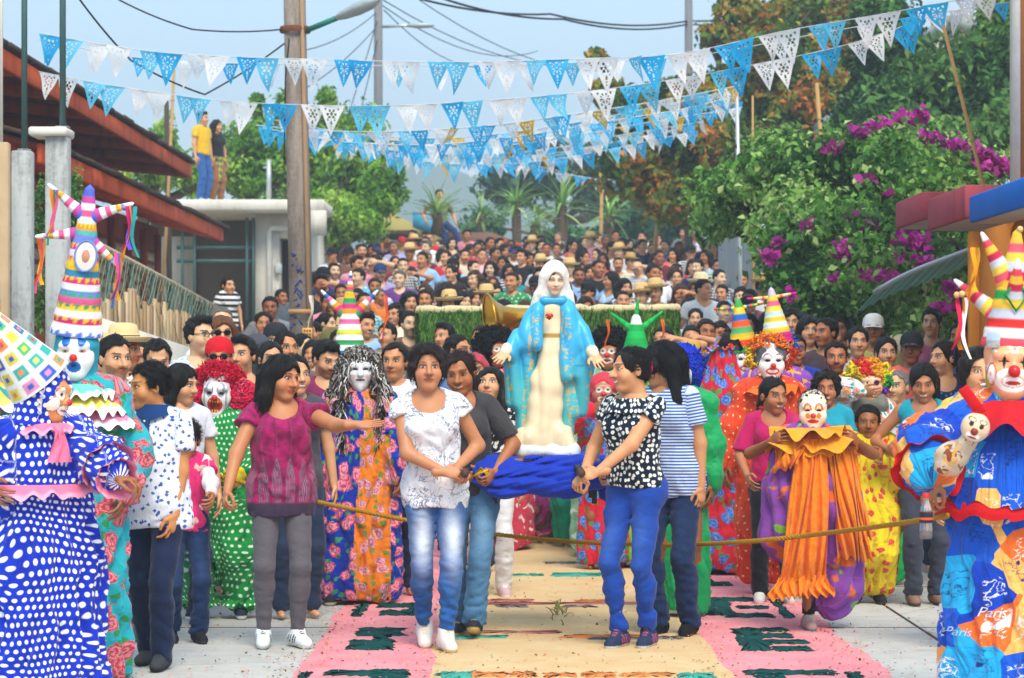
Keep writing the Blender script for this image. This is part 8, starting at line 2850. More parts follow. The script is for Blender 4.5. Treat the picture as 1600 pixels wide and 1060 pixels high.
	S(1528,584,12.6,'smiling woman with short hair just behind the big right clown','f','#d8b84a','curlyshort','#1c1412',yaw=8,skin=1,o={'smile': 0.8,'jaw': 1.1},b=1.1)
	S(1424,545,18.4,'man in salmon shirt and dark cap raising his shoulder','m','#e0625a','crop',yaw=-15,skin=4,hat='cap',hat_c='#23252c')
	S(1306,560,17.6,'man with short black hair and dark plaid shirt behind the laughing girl','m','#3f3448','short',yaw=-6,skin=2,b=1.1,o={'beard': 1})
	S(1243,548,19.2,'smiling man in bright blue shirt behind the cone hats','m','#1a3aa0','short',yaw=6,skin=2,o={'smile': 0.8})
	S(1264,517,20.0,'girl with straight hair and white top before the white fence','f','#d8d6d4','long',yaw=0,skin=1)
	S(1290,520,19.6,'man in dark speckled shirt looking left before the hedge','m','#4a3a44','short',yaw=-50,skin=2,b=1.1)
	S(1340,535,19.0,'woman in lavender top with tied hair before the hedge','f','#b4a8cc','bun',yaw=0,skin=1)
	S(1236,505,20.6,'woman with curly dark hair right of the tall pink cone hat','f','#3a2c34','wavy',yaw=-8,skin=1)
	S(1384,552,18.6,'girl in yellow top between the salmon shirt man and the hedge','f','#c8b85a','bun',yaw=5,kid=True,skin=1)
	S(1364,515,20.4,'man in white cap at the foot of the hedge','m','#b8b060','crop',yaw=-10,skin=2,hat='cap',hat_c='#d8d4d0')
	S(1500,528,19.6,'boy in striped shirt in the shade under the awning','m','#6a7aa0','short',yaw=-30,skin=2,kid=True)
	S(1455,505,20.8,'woman in pink top in the shade under the awning','f','#b85a7a','pony',yaw=-20,skin=1)
	S(1560,545,18.0,'man in dark shirt standing before the orange corner post','m','#2a2c3a','short',yaw=-30,skin=2)
	S(1526,520,20.2,'tall man under the awning looking left','m','#7a4a52','short',yaw=-40,skin=0)
	# rooftop pair and porch people
	zr = WZ(316,43)
	p,s = S(316,186,43.2,'man in yellow t-shirt and jeans standing on the flat roof','m','#e0b21c','quiff',yaw=70,rot=60,skin=1,elev=zr - ground_z(43.2),b=1.1,legs='#2a5a9a',shoe=('sneaker','#b0b0ac','#e0e0dc'),hem=0.84,fine=False)
	p,s = S(338,198,43.6,'woman in black top and patterned skirt behind the yellow shirt man on the roof','f','#17161a','bob',yaw=60,rot=50,skin=1,elev=zr - ground_z(43.6),fine=False,legs='#8a5c38')
	v,q,pat = costume(s,h=0.018,r_top=0.12,r_mid=0.15,r_bot=0.16,bot=0.42,sleeve=0.03,cuff=0.02,n=8,zmid=0.7)
	keep = (v[q].mean(1)[:,2] < 0.86)
	mobj('skirt',np_mesh('skirt',v,q[keep],[fab('skirt_print','plaid','#2a6a5a',c2='#c8a02a',s=0.09)],True,None,pat),p.root)
	p,s = S(356,448,30.0,'seated woman in black and white striped top at the porch behind the fence','f','#d8d8d8','bun',yaw=40,rot=30,skin=1,mat=fab('bw_stripes','stripes','#23242a',c2='#e2e2e2',s=0.07),fine=False,elev=0.5)
	S(440,466,33,'man in dark cap by the meter box of the concrete house','m','#54606a','short',yaw=40,skin=2,fine=False,elev=0.2)
	# shopper sitting on the terrace edge, legs hanging over
	p = P(690,52.0,20,'person in blue jeans and white shoes sitting on the turquoise terrace edge')
	zt = WZ(352,52.0)
	p.root.location.z = zt - 0.86
	s = Skel(1.65,'m',1.0,lean=-18,feet={-1: (-0.05,-0.55,0.28,10,10),1: (0.22,-0.62,0.34,25,10)},hands={1: (0.35,0.1,0.9),-1: (-0.3,0.15,0.92)})
	body(p.root,s,SKINS[1],{},None,0.018,0.008,0.008)
	hair(p.root,s,'short'); dress(p.root,'shirt',shirt(s,0.012,0.6,'crew',0.82,h=0.018),PLAIN,'#6c7a48'); dress(p.root,'trousers',trousers(s,0.01,h=0.018),PLAIN,'#1f3a6e'); shoes(p.root,s,'sneaker','#e6e4e0','#e6e4e0')
# ------------------------------------------------------------------ the crowd on the slope
TEMPL = {}
def templates():
	"""a few standing people at lower detail; the crowd shares their meshes"""
	v = 0
	specs = []
	for sex,H,kid in (('m',1.68,False),('f',1.57,False),('k',1.25,True)):
		for yaw in (-32,-10,12,34):
			specs.append((sex,H,kid,yaw))
	for (sex,H,kid,yaw) in specs:
		for arm in (0,1):
			if arm and kid:
				continue
			hands = {1: (0.10,-0.16,1.50),-1: (-0.23,-0.04,0.8)} if arm else {1: (0.20,-0.10,0.92),-1: (-0.21,-0.06,0.86)}
			s = Skel(H,'m' if sex == 'm' else 'f',1.06,head=(yaw,3,yaw * 0.12),kid=kid,hands=hands,elbow={1: (1,0,-0.3)} if arm else None)
			o = {'smile': 0.9 if yaw in (-10,34) else 0.0,'nose': 1.1 if sex == 'm' else 1.0,'jaw': 1.1 if sex == 'm' else 1.0}
			if sex == 'm' and yaw in (12,):
				o['beard'] = 1
			bv,bq,bc = s.body(0.024,o,0.0085,0.012)
			body_me = np_mesh('body',bv,bq,[SKIN],True,bc)
			kinds = {}
			variants = (('tee',0.55,'crew'),('open',0.5,'vneck')) if sex == 'm' else (('blouse',0.4,'scoop'),('vest',0.0,'tank'),('tee',0.55,'crew'))
			for nm,sl,nk in variants:
				sv,sq,sp = shirt(s,0.014,sl,nk,0.8,0.015,h=0.02,seed=abs(yaw) + 3)
				kinds[nm] = np_mesh('shirt',sv,sq,[CROWDCLOTH],True,None,sp)
			tv = trousers(s,0.01,h=0.024)
			tr = np_mesh('trousers',tv[0],tv[1],[PLAIN],True,None,tv[2])
			hm = {}
			styles = ('short','crop','quiff') if sex == 'm' else (('long','bob','bun','pony','wavy') if sex == 'f' else ('short','bun','bob'))
			for st in styles:
				hv,hq,hp = hair_mesh(st,0.0105,3)
				hv = (hv * s.hk) @ s.headR.T.astype(np.float32) + s.headc.astype(np.float32)
				hm[st] = np_mesh('hair',hv,hq,[HAIR],True,None,hp)
			TEMPL.setdefault((sex,arm),[]).append((s,body_me,kinds,tr,hm))
def mk_crowdcloth():
	"""plain, striped or checked by chance of the wearer"""
	g = Gr('crowd_cloth')
	c = g.objcol()
	r = g.objrand()
	p = g.attr('pat').outputs['Vector']
	sep = g.node('ShaderNodeSeparateXYZ')
	g.set(sep.inputs[0],p)
	st = g.step(g.math('FRACT',g.math('MULTIPLY',sep.outputs[1],26.0)),0.55,0.08)
	ck = g.math('MULTIPLY',g.math('ADD',st,g.step(g.math('FRACT',g.math('MULTIPLY',sep.outputs[0],22.0)),0.6,0.08)),0.5)
	bl = g.step(g.noise(p,24,2,0.5),0.60,0.03)
	a = g.math('MULTIPLY',st,g.math('MULTIPLY',g.step(r,0.80,0.001),g.math('SUBTRACT',1.0,g.step(r,0.88,0.001))))
	b = g.math('MULTIPLY',ck,g.step(r,0.88,0.001))
	d = g.math('MULTIPLY',bl,g.math('MULTIPLY',g.step(r,0.62,0.001),g.math('SUBTRACT',1.0,g.step(r,0.80,0.001))))
	f = g.math('MAXIMUM',g.math('MAXIMUM',a,b),d)
	c2 = g.mix(0.75,c,(0.85,0.84,0.80,1))
	return cloth_end(g,g.mix(f,c,c2))
CROWDCLOTH = mk_crowdcloth()
SHIRTS = [('navy','#1c2c54',12),('white','#dcdcdc',12),('light blue','#8fb4dc',8),('pink','#e08ca0',8),('coral','#e0605a',6),('maroon','#6c2036',6),('grey','#84868a',8),('black','#1a1a1e',11),('green','#1f8a4a',4),('purple','#6a3a80',3),('teal','#1f98a0',5),('orange','#e07a2a',3),('red','#c02434',6),('royal blue','#1f4cb0',6),('cream','#d8ccb0',5),('lilac','#b0a0d0',3),('olive','#6a6a3a',3),('sky blue','#5fb0e0',3),('mustard','#d0a030',2),('brown','#6a4a38',3)]
HAIRN = {'short': 'short black hair','crop': 'cropped hair','quiff': 'swept up hair','long': 'long straight hair','bob': 'chin length hair','bun': 'hair tied back','pony': 'ponytail','wavy': 'wavy hair'}
ORD = ['first','second','third','fourth','fifth','sixth','seventh','eighth','ninth','tenth','eleventh','twelfth','thirteenth','fourteenth','fifteenth','sixteenth','seventeenth','eighteenth','nineteenth','twentieth','twenty-first','twenty-second','twenty-third','twenty-fourth','twenty-fifth','twenty-sixth','twenty-seventh','twenty-eighth','twenty-ninth','thirtieth','thirty-first','thirty-second','thirty-third','thirty-fourth','thirty-fifth']
def d_of_row(y,H=1.62):
	"""distance at which a standing head centre appears in picture row y"""
	lo,hi = 17.0,60.0
	for _ in range(40):
		m = (lo + hi) / 2
		yy = HORIZON - (ground_z(m) + H - 0.115 - CAM_H) / m * FPX
		if yy > y:
			lo = m
		else:
			hi = m
	return lo
def crowd():
	templates()
	rn = random.Random(23)
	tot = [w for (_,_,w) in SHIRTS]
	# known faces in the crowd: (px, head row, sex, shirt name, hair, extra)
	known = [(522,428,'m','purple','short',None),(560,440,'m','sky blue','short',None),(640,405,'m','coral','crop','straw'),(628,380,'m','light blue','short','redcap'),(766,386,'m','navy','short',None),(735,386,'f','pink','long',None),(706,380,'f','black','wavy',None),(800,455,'m','green','crop',None),(1120,418,'m','green','short',None),(1160,440,'m','navy','short',None),(1148,402,'f','mustard','wavy',None),(1087,485,'f','red','bun',None),(1063,460,'f','white','bob','arm'),(1132,488,'m','lilac','short',None),(955,440,'f','light blue','long',None),(640,475,'f','white','long',None),(617,490,'f','cream','wavy',None),(664,475,'m','royal blue','short',None),(845,420,'m','white','short','straw'),(890,420,'m','navy','short','straw'),(905,437,'m','light blue','short',None),(1024,468,'m','olive','crop','straw'),(1002,468,'m','orange','crop','straw'),(1192,455,'m','white','crop','straw'),(592,466,'k','orange','short',None),(975,450,'f','navy','bob',None),(1040,385,'m','royal blue','short',None),(1068,370,'m','grey','short',None),(1085,368,'m','lilac','short',None),(1100,384,'m','navy','short',None),(1005,375,'m','cream','short',None),(490,505,'f','teal','bun',None),(510,500,'f','grey','bun',None),(572,520,'m','light blue','quiff',None),(605,530,'m','grey','short',None),(640,525,'m','brown','short',None),(700,450,'f','black','long',None),(740,455,'f','red','long',None),(870,392,'m','white','short',None),(1128,460,'k','sky blue','short',None),(494,430,'f','teal','bob',None),(412,505,'f','pink','bun',None),(422,492,'m','grey','short',None),(760,470,'m','navy','short','straw'),(820,475,'f','cream','long',None),(1170,500,'f','maroon','long',None),(1205,500,'f','white','wavy',None),(985,410,'m','white','short','straw'),(660,420,'m','light blue','short',None),(1216,430,'m','brown','short',None)]
	places = []
	for kk in known:
		places.append(kk)
	def left(y):
		return np.interp(y,[375,395,430,470,505,540],[640,520,498,492,400,392])
	def right(y):
		return np.interp(y,[372,385,420,450,470,490,510,545],[1120,1135,1185,1200,1200,1215,1330,1330])
	rows = [540,526,512,498,485,472,459,447,435,423,412,402,393,385,378]
	for ri,y in enumerate(rows):
		d = d_of_row(y)
		step = 0.255 * FPX / d * 1.14
		x = left(y) + rn.uniform(0,step)
		while x < right(y):
			yy = y + rn.uniform(-6,6)
			if all(math.hypot((x - k[0]) / 1.0,(yy - k[1]) / 0.8) > step * 0.62 for k in known):
				sex = rn.choices('mfk',(48,44,8))[0]
				sh = rn.choices([q[0] for q in SHIRTS],tot)[0]
				hr = rn.choice(('short','crop','quiff','short') if sex == 'm' else (('long','bob','bun','pony','wavy','long') if sex == 'f' else ('short','bun','bob')))
				ex = None
				u = rn.random()
				if sex == 'm' and u < 0.10:
					ex = 'straw'
				elif sex == 'm' and u < 0.22:
					ex = 'cap'
				elif u > 0.94:
					ex = 'arm'
				places.append((x,yy,sex,sh,hr,ex))
			x += step * rn.uniform(0.85,1.2)
	# number the rows from the front so that labels can single people out
	places.sort(key=lambda k: -k[1])
	shirtc = {q[0]: q[1] for q in SHIRTS}
	bands = {}
	for k in places:
		bands.setdefault(int((545 - k[1]) // 14),[]).append(k)
	skin_c = ['#c4855a','#d29a70','#b0704a','#dcae86','#9c6040','#cf926a','#ae724a','#e0b690']
	strawm,capm = {},{}
	n = 0
	bl = sorted(bands)
	for bi,bkey in enumerate(bl):
		row = sorted(bands[bkey],key=lambda k: k[0])
		for j,(x,y,sex,sh,hr,ex) in enumerate(row):
			Hj = {'m': 1.68,'f': 1.57,'k': 1.25}[sex]
			arm = 1 if ex == 'arm' and sex != 'k' else 0
			s,bm,kinds,tr,hm = rn.choice(TEMPL[(sex,arm)])
			d = d_of_row(y,1.62)
			if 21.9 < d < 25.4 and 640 < x < 1072:
				continue
			z = None
			sc = rn.uniform(0.96,1.05)
			elev = 0.0
			if sex == 'k':
				elev = WZ(y,d) + 0.115 - 1.25 * sc - ground_z(d)
				elev = max(0.0,elev)
			ann = {'straw': ' under a straw hat','cap': ' under a cap','redcap': ' under a red cap','arm': ' shading the eyes'}.get(ex,'')
			who = {'m': 'man','f': 'woman','k': 'child'}[sex]
			hw = HAIRN[hr] if ex not in ('straw','cap','redcap') else ''
			lab = '%s in %s top%s, %s from left in %s crowd row' % (who,sh,ann if ann else (' with ' + hw),ORD[min(j,34)],ORD[min(bi,34)])
			r = empty('person',(WX(x,d),d,ground_z(d) + elev),math.radians(rn.gauss(0,13) - (x - 800) / 60.0))
			r.scale = (sc * rn.uniform(0.92,1.06),sc * rn.uniform(0.95,1.05),sc)
			tag(r,lab,'person','onlookers standing up the slope')
			mobj('body',bm,r,rn.choice(skin_c))
			mobj('hair',hm[hr if hr in hm else list(hm)[0]],r,rn.choice(('#17120f','#1d1512','#120f10','#2a1a14','#17120f','#15110f','#4a2e20' if sex == 'f' else '#6a6660')))
			c = np.array(lin(shirtc[sh])) * rn.uniform(0.8,1.2)
			mobj('shirt',rn.choice(list(kinds.values())),r,tuple(np.clip(c,0,0.85)))
			mobj('trousers',tr,r,rn.choice(('#26324c','#1c2438','#3a4660','#2a2a30','#6a6458','#20283c')))
			if x == 522:
				cu = bpy.data.curves.new('print','FONT')
				cu.body,cu.size,cu.align_x,cu.extrude = 'AERO',0.10,'CENTER',0.004
				to = link(bpy.data.objects.new('print',cu))
				bpy.context.view_layer.update()
				tm = bpy.data.meshes.new_from_object(to)
				bpy.data.objects.remove(to)
				tm.materials.clear()
				tm.materials.append(simple('print_white','#e4dce4',0.8))
				po = link(bpy.data.objects.new('printed_word',tm),r)
				po.location,po.rotation_euler = (0,-0.138,1.19),(math.pi / 2,0,0)
			if ex in ('straw','cap','redcap'):
				key = (id(s),ex)
				if key not in strawm:
					t = empty('person',(0,-50,0))
					if ex == 'straw':
						h_ = straw_hat(t,hmat(s),rn.choice(('#d9b77c','#e0cfa4','#c09a5c','#ddd2b8')))
					else:
						h_ = baseball_cap(t,hmat(s),'#c02432' if ex == 'redcap' else rn.choice(('#20242c','#2a3a6a','#5a2a2a','#d8d4cc','#1a1a1e')))
					strawm[key] = ([h_.data] + [c_.data for c_ in h_.children],h_.name.split('.')[0])
					for c_ in list(h_.children):
						bpy.data.objects.remove(c_)
					bpy.data.objects.remove(h_)
					bpy.data.objects.remove(t)
				ms,nm = strawm[key]
				ho = mobj(nm,ms[0],r)
				for m_ in ms[1:]:
					mobj('hat_band',m_,ho)
			n += 1
	return n
# ------------------------------------------------------------------ statue, litter, rope
def statue_and_litter():
	d = 13.3
	base = W(856,714,d)
	r = empty('statue',base)
	tag(r,'painted statue of a veiled woman in blue cloak and cream gown with open hands','statue')
	gl = Gr('statue_paint')
	a = gl.attr('col')
	n_ = gl.noise(gl.objpos(),22,4,0.6)
	paintm = gl.fin(gl.mix(1.0,a.outputs['Color'],gl.math('MULTIPLY_ADD',n_,0.24,0.88),'MULTIPLY'),0.38,0.45)
	h = 0.006
	def put(name,F,cfun):
		v,q = F.mesh()
		return mobj(name,np_mesh(name,v,q,[paintm],True,cfun(v)),r)
	def solid(c):
		return lambda v: np.tile(np.array(lin(c),np.float32),(len(v),1))
	# plinth cloud
	F = Field((-0.3,-0.25,-0.04),(0.3,0.25,0.14),0.008)
	F.cap((-0.13,-0.02,0.03),(0.12,-0.02,0.03),0.06,0.055,0.03,sy=2.0)
	F.ell((-0.16,-0.06,0.03),(0.06,0.07,0.05),0.03)
	F.ell((0.13,-0.06,0.03),(0.05,0.07,0.045),0.03)
	F.disp(lambda P_: 0.006 * Wob(3,7)(P_),0.03)
	F.cut(lambda P_: -P_[:,2] - 0.01)
	put('cloud_base',F,lambda v: np.where((v[:,2] < 0.02)[:,None],np.array(lin('#c8a850')),np.array(lin('#d8e2e4'))).astype(np.float32))
	# gown with long folds
	F = Field((-0.30,-0.25,0.0),(0.28,0.2,0.95),h)
	F.cap((0.025,-0.01,0.82),(0.02,-0.015,0.66),0.062,0.058,0.03,sy=0.8)
	F.cap((0.02,-0.02,0.66),(0.0,-0.03,0.40),0.056,0.090,0.03,sy=0.75)
	F.cap((0.0,-0.03,0.40),(-0.035,-0.03,0.11),0.090,0.112,0.03,sy=0.72)
	F.cap((-0.12,-0.06,0.10),(-0.15,-0.07,0.075),0.065,0.05,0.04)
	F.cap((0.07,-0.05,0.12),(0.10,-0.06,0.07),0.06,0.05,0.04)
	w = Wob(8,2.0,an=(0.6,0.6,1.0))
	F.disp(lambda P_: 0.010 * (0.5 - np.abs(np.sin(42 * (P_[:,0] - 0.06 * P_[:,2]) + 0.5 * w(P_)))) * sm(0.80,0.45,P_[:,2]) + 0.003 * Wob(4,9)(P_),0.04)
	F.cut(lambda P_: 0.028 - P_[:,2])
	def gown_c(v):
		c = np.tile(np.array(lin('#ead3ac'),np.float32),(len(v),1))
		b = np.abs(v[:,2] - 0.665) < 0.010
		c[b] = lin('#b98a3a')
		hem = (v[:,2] < 0.13) & (Wob(5,30)(v) > 0.9) & (v[:,1] < -0.05)
		return c
	put('gown',F,gown_c)
	# cloak
	F = Field((-0.36,-0.26,0.0),(0.34,0.24,1.0),h)
	F.cap((-0.040,0.01,0.838),(0.095,0.01,0.838),0.048,0.048,0.04)
	F.cap((0.025,0.05,0.80),(0.0,0.06,0.14),0.095,0.135,0.05,sy=0.6)
	for pts_ in (((-0.048,0.0,0.82,0.046),(-0.130,-0.03,0.67,0.050),(-0.215,-0.075,0.575,0.046)),((0.10,0.0,0.82,0.046),(0.172,-0.03,0.68,0.050),(0.235,-0.075,0.565,0.044))):
		for i in range(2):
			p0,p1 = pts_[i],pts_[i + 1]
			F.cap(p0[:3],p1[:3],p0[3],p1[3],0.03)
	F.cap((-0.105,0.0,0.60),(-0.140,0.0,0.12),0.055,0.045,0.04)
	F.cap((-0.20,-0.04,0.54),(-0.185,-0.02,0.30),0.040,0.042,0.04)
	F.cap((0.125,0.0,0.60),(0.095,0.0,0.12),0.052,0.042,0.04)
	F.cap((0.215,-0.04,0.54),(0.17,-0.02,0.25),0.045,0.04,0.04)
	F.cap((-0.060,-0.04,0.79),(-0.075,-0.07,0.62),0.038,0.042,0.04)
	F.cap((0.105,-0.04,0.79),(0.110,-0.07,0.45),0.038,0.040,0.04)
	w = Wob(18,2.0,an=(0.8,0.8,0.6))
	F.disp(lambda P_: 0.014 * (0.5 - np.abs(np.sin(38 * P_[:,0] + 4 * P_[:,2] + 0.7 * w(P_)))) * sm(0.90,0.7,P_[:,2]) + 0.005 * (0.5 - np.abs(np.sin(16 * P_[:,2] - 12 * np.abs(P_[:,0]) + w(P_)))) * (P_[:,2] > 0.5),0.05)
	F.cap((0.026,-0.16,0.86),(0.014,-0.18,0.55),0.050,0.085,0.01,'s')
	F.cap((0.014,-0.18,0.55),(-0.03,-0.18,0.0),0.092,0.130,0.01,'s')
	F.cut(lambda P_: 0.07 + 0.03 * np.sin(P_[:,0] * 20) - P_[:,2])
	def cloak_c(v):
		c = np.tile(np.array(lin('#38a8d6'),np.float32),(len(v),1))
		deep = v[:,2] < 0.5
		t = sm(0.62,0.35,v[:,2])[:,None]
		c = c * (1 - t) + np.array(lin('#4cb4bc'),np.float32) * t
		ex = np.abs(v[:,0] - 0.012) - (0.048 + 0.09 * (0.86 - v[:,2]))
		band = (np.abs(ex - 0.022) < 0.03) & (v[:,1] < -0.03) & (v[:,2] < 0.80)
		g = band & ((Wob(7,34)(v) + 0.8 * Wob(9,55)(v)) > 0.7)
		c[g] = lin('#c9a85c')
		cuff = ((np.abs(v[:,0] + 0.23) < 0.035) | (np.abs(v[:,0] - 0.24) < 0.03)) & (v[:,2] < 0.60) & (v[:,2] > 0.30) & (Wob(11,24)(v) > 0.7)
		c[cuff] = lin('#c9a85c')
		return c.astype(np.float32)
	put('cloak',F,cloak_c)
	# cape collar
	F = Field((-0.16,-0.16,0.74),(0.22,0.14,0.95),0.006)
	F.cap((-0.020,-0.010,0.858),(0.075,-0.010,0.858),0.036,0.036,0.02,sy=1.6)
	F.cap((0.03,-0.10,0.93),(0.03,-0.10,0.83),0.045,0.02,0.01,'s')
	F.ell((0.032,-0.02,0.93),(0.06,0.09,0.06),0.01,'s')
	F.cut(lambda P_: 0.822 - P_[:,2])
	put('collar',F,solid('#2f9fd0'))
	# head and veil
	hk = 0.70
	R = Rot(8,12,2)
	hc = np.array((0.036,-0.03,0.972))
	hf = head_field(0.0045,{'nose': 0.9,'jaw': 0.92,'neck': 0.85})
	v,q = hf.mesh()
	c = head_col(v,{'lip': (1.3,0.6,0.5),'brow': 0.0026})[:,:3] * np.array((0.80,0.56,0.40),np.float32)
	eye = (np.abs(np.abs(v[:,0]) - 0.031) < 0.014) & (np.abs(v[:,2] - 0.0095) < 0.006) & (v[:,1] < -0.05)
	c[eye] = lin('#d8a98a')
	lid = eye & (v[:,2] < 0.0065)
	c[lid] = lin('#3a241a')
	vv = (v * hk) @ R.T + hc
	mobj('head',np_mesh('head',vv,q,[paintm],True,np.clip(c,0,0.9).astype(np.float32)),r)
	hv,hq,hp = hair_mesh('long',0.006,3)
	keep = hv[hq].mean(1)[:,2] > -0.2
	mobj('hair',np_mesh('hair',(hv * hk * 0.97) @ R.T + hc,hq[keep],[HAIR],True,None,hp),r,'#5a3a20')
	F = Field((-0.2,-0.16,-0.30),(0.2,0.2,0.2),0.007)
	F.ell((0,0.015,0.045),(0.100,0.118,0.108),0)
	F.cap((0,0.04,0.02),(0.0,0.06,-0.20),0.105,0.135,0.04)
	for i in (-1,1):
		F.cap((i * 0.085,-0.01,0.02),(i * 0.125,-0.01,-0.185),0.03,0.032,0.03)
		F.cap((i * 0.125,-0.01,-0.12),(i * 0.165,0.0,-0.26),0.032,0.018,0.03)
	F.ell((0,-0.135,-0.025),(0.070,0.125,0.110),0.012,'s')
	F.cap((0,-0.12,-0.06),(0,-0.11,-0.3),0.075,0.095,0.012,'s')
	wv = Wob(3,6)
	F.disp(lambda P_: 0.004 * wv(P_) + 0.005 * (0.5 - np.abs(np.sin(45 * np.abs(P_[:,0]) + wv(P_)))) * (P_[:,2] < 0.0),0.03)
	v,q = F.mesh()
	mobj('veil',np_mesh('veil',(v * hk) @ R.T + hc,q,[paintm],True,np.tile(np.array(lin('#e9e2d8'),np.float32),(len(v),1))),r)
	# hands
	s = Skel(1.05,'f',0.9)
	for i,w_,dr in ((-1,(-0.235,-0.12,0.575),(-0.35,-0.6,-0.45)),(1,(0.25,-0.12,0.56),(0.30,-0.6,-0.55))):
		s.wr[i] = np.array(w_)
		v,q = s.hand(i,0.004,{'dir': dr,'palm': (i * -0.2,-0.5,0.8),'curl': 0.12})
		mobj('hand',np_mesh('hand',v,q,[paintm],True,solid('#dba878')(v)),r)
		F = Field(np.array(w_) - 0.09,np.array(w_) + 0.09,0.005)
		dd = np.array(dr) / np.linalg.norm(dr)
		F.cap(np.array(w_) - dd * 0.03,np.array(w_) + dd * 0.002,0.036,0.030,0.01)
		put('cuff',F,solid('#e4d0b0'))
	# heart with flame
	F = Field((-0.06,-0.22,0.70),(0.08,-0.04,0.86),0.003)
	for i in (-1,1):
		F.ell((0.006 + i * 0.009,-0.118,0.772),(0.014,0.010,0.014),0.006)
	F.cap((0.006,-0.118,0.770),(0.006,-0.116,0.752),0.012,0.004,0.01)
	put('heart',F,solid('#a81c1c'))
	F = Field((-0.06,-0.22,0.70),(0.08,-0.04,0.88),0.003)
	for i in range(-2,3):
		F.cap((0.006 + i * 0.005,-0.117,0.785),(0.006 + i * 0.009,-0.114,0.802 - 0.003 * abs(i)),0.005,0.0015,0.003)
	F.cap((-0.014,-0.125,0.768),(0.026,-0.125,0.764),0.0035,None,0.003)
	put('flame',F,solid('#d8a030'))
	# ---- litter
	L = empty('litter',(W(850,740,13.3)))
	tag(L,'hand carried litter with black metal handles wrapped in royal blue cloth under the statue','litter')
	blk = simple('black_metal','#141416',0.5,0.4)
	o = np.array(L.location)
	zh = WZ(737,12.5)
	for px_,y0,y1 in ((727,12.28,14.35),(907,12.30,14.35)):
		m = MB(); x = WX(px_,12.45); m.bbox((x - 0.017 - o[0],y0 - o[1],zh - 0.017 - o[2]),(x + 0.017 - o[0],y1 - o[1],zh + 0.017 - o[2]),0.004); pole = m.build('carrying_pole',blk,L)
		m = MB(); m.tube([Vector((x,y0 - 0.012,zh)) - Vector(o),Vector((x,y0 + 0.13,zh)) - Vector(o)],0.022,10); m.build('grip',simple('brown_grip','#4a342a',0.6,0.3),pole,True)
	m = MB(); m.bbox((-0.30,-0.25,zh + 0.018 - o[2]),(0.30,0.45,zh + 0.045 - o[2]),0.006); m.build('board',simple('ply_board','#8a6a48',0.8),L)
	for x in (-0.27,0.27):
		for y in (-0.2,0.35):
			m = MB(); m.bbox((x - 0.014,y - 0.014,zh - 0.20 - o[2]),(x + 0.014,y + 0.014,zh - 0.017 - o[2]),0.003); m.build('leg',blk,L)
	F = Field((-0.55,-0.5,-0.30),(0.55,0.6,0.22),0.0075)
	F.cap((-0.30,-0.22,0.02),(0.28,-0.24,0.01),0.078,0.068,0.03)
	F.cap((-0.33,-0.20,-0.02),(-0.22,-0.30,-0.07),0.06,0.05,0.03)
	F.cap((-0.25,-0.27,-0.035),(0.12,-0.30,-0.075),0.060,0.050,0.03)
	F.cap((0.12,-0.30,-0.06),(0.30,-0.28,-0.01),0.050,0.040,0.03)
	F.cap((-0.30,0.0,0.05),(0.30,0.0,0.05),0.05,0.05,0.04,sy=4.0)
	F.cap((0.20,-0.22,0.06),(0.32,-0.2,0.05),0.045,0.05,0.02)
	F.cap((0.32,0.0,0.0),(0.36,-0.05,-0.10),0.05,0.05,0.03)
	w1,w2 = Wob(6,3,an=(0.5,1,1.4)),Wob(9,8,an=(0.6,1,1.3))
	F.disp(lambda P_: 0.024 * (0.5 - np.abs(np.sin(34 * P_[:,2] + 6 * P_[:,0] + 1.7 * w1(P_)))) + 0.011 * (0.5 - np.abs(np.sin(80 * P_[:,2] - 16 * P_[:,0] + 2.2 * w1(P_)))) + 0.004 * w2(P_),0.06)
	v,q = F.mesh()
	mobj('blue_cloth',np_mesh('blue_cloth',v,q,[fab('royal_blue_cloth','plain','#0b30a8',rough=0.75)],True,None,np.stack([v[:,0],v[:,2],v[:,1]],1)),L)
	yb = simple('yellow_ribbon','#d8b418',0.6)
	for k in range(3):
		m = MB(); p0 = Vector(W(740,744,12.75)) - Vector(o); m.tube([p0,p0 + Vector((0.04,0,0.02 + 0.012 * k)),p0 + Vector((0.075,0,0.03 - 0.015 * k))],0.006,5); m.build('ribbon',yb,L,True)
	# ---- rope held round the procession
	pts_ = [(296,736,14.0),(345,745,13.85),(400,760,13.8),(490,783,13.9),(560,798,14.1),(640,814,14.1),(765,834,14.0),(900,847,13.95),(1000,851,13.75),(1060,852,13.6),(1130,849,13.2),(1200,844,12.85),(1270,836,12.6),(1350,826,11.9),(1420,816,11.0),(1482,806,9.9)]
	P3 = [W(*c) for c in pts_]
	fine = []
	for i in range(len(P3) - 1):
		for t in np.linspace(0,1,14,endpoint=(i == len(P3) - 2)):
			a = P3[max(i - 1,0)]; b = P3[i]; c = P3[i + 1]; e = P3[min(i + 2,len(P3) - 1)]
			fine.append(0.5 * ((2 * b) + (c - a) * t + (2 * a - 5 * b + 4 * c - e) * t * t + (3 * b - a - 3 * c + e) * t * t * t))
	ro = empty('rope',fine[0])
	tag(ro,'long twisted yellow rope stretched across the street around the procession','rope')
	rm = simple('rope_fibre','#a87c1c',0.8,0.2,var=0.3,scale=30)
	dense = []
	for i in range(len(fine) - 1):
		for t in (0,0.25,0.5,0.75):
			dense.append(fine[i].lerp(fine[i + 1],t))
	for k in range(3):
		m = MB()
		q = []
		acc = 0.0
		for i,c in enumerate(dense):
			if i:
				acc += (c - dense[i - 1]).length
			a = acc * 90 + k * 2.094
			q.append(c - fine[0] + Vector((0,math.cos(a),math.sin(a))) * 0.0065)
		m.tube(q,0.0078,5)
		m.build('strand',rm,ro,True)
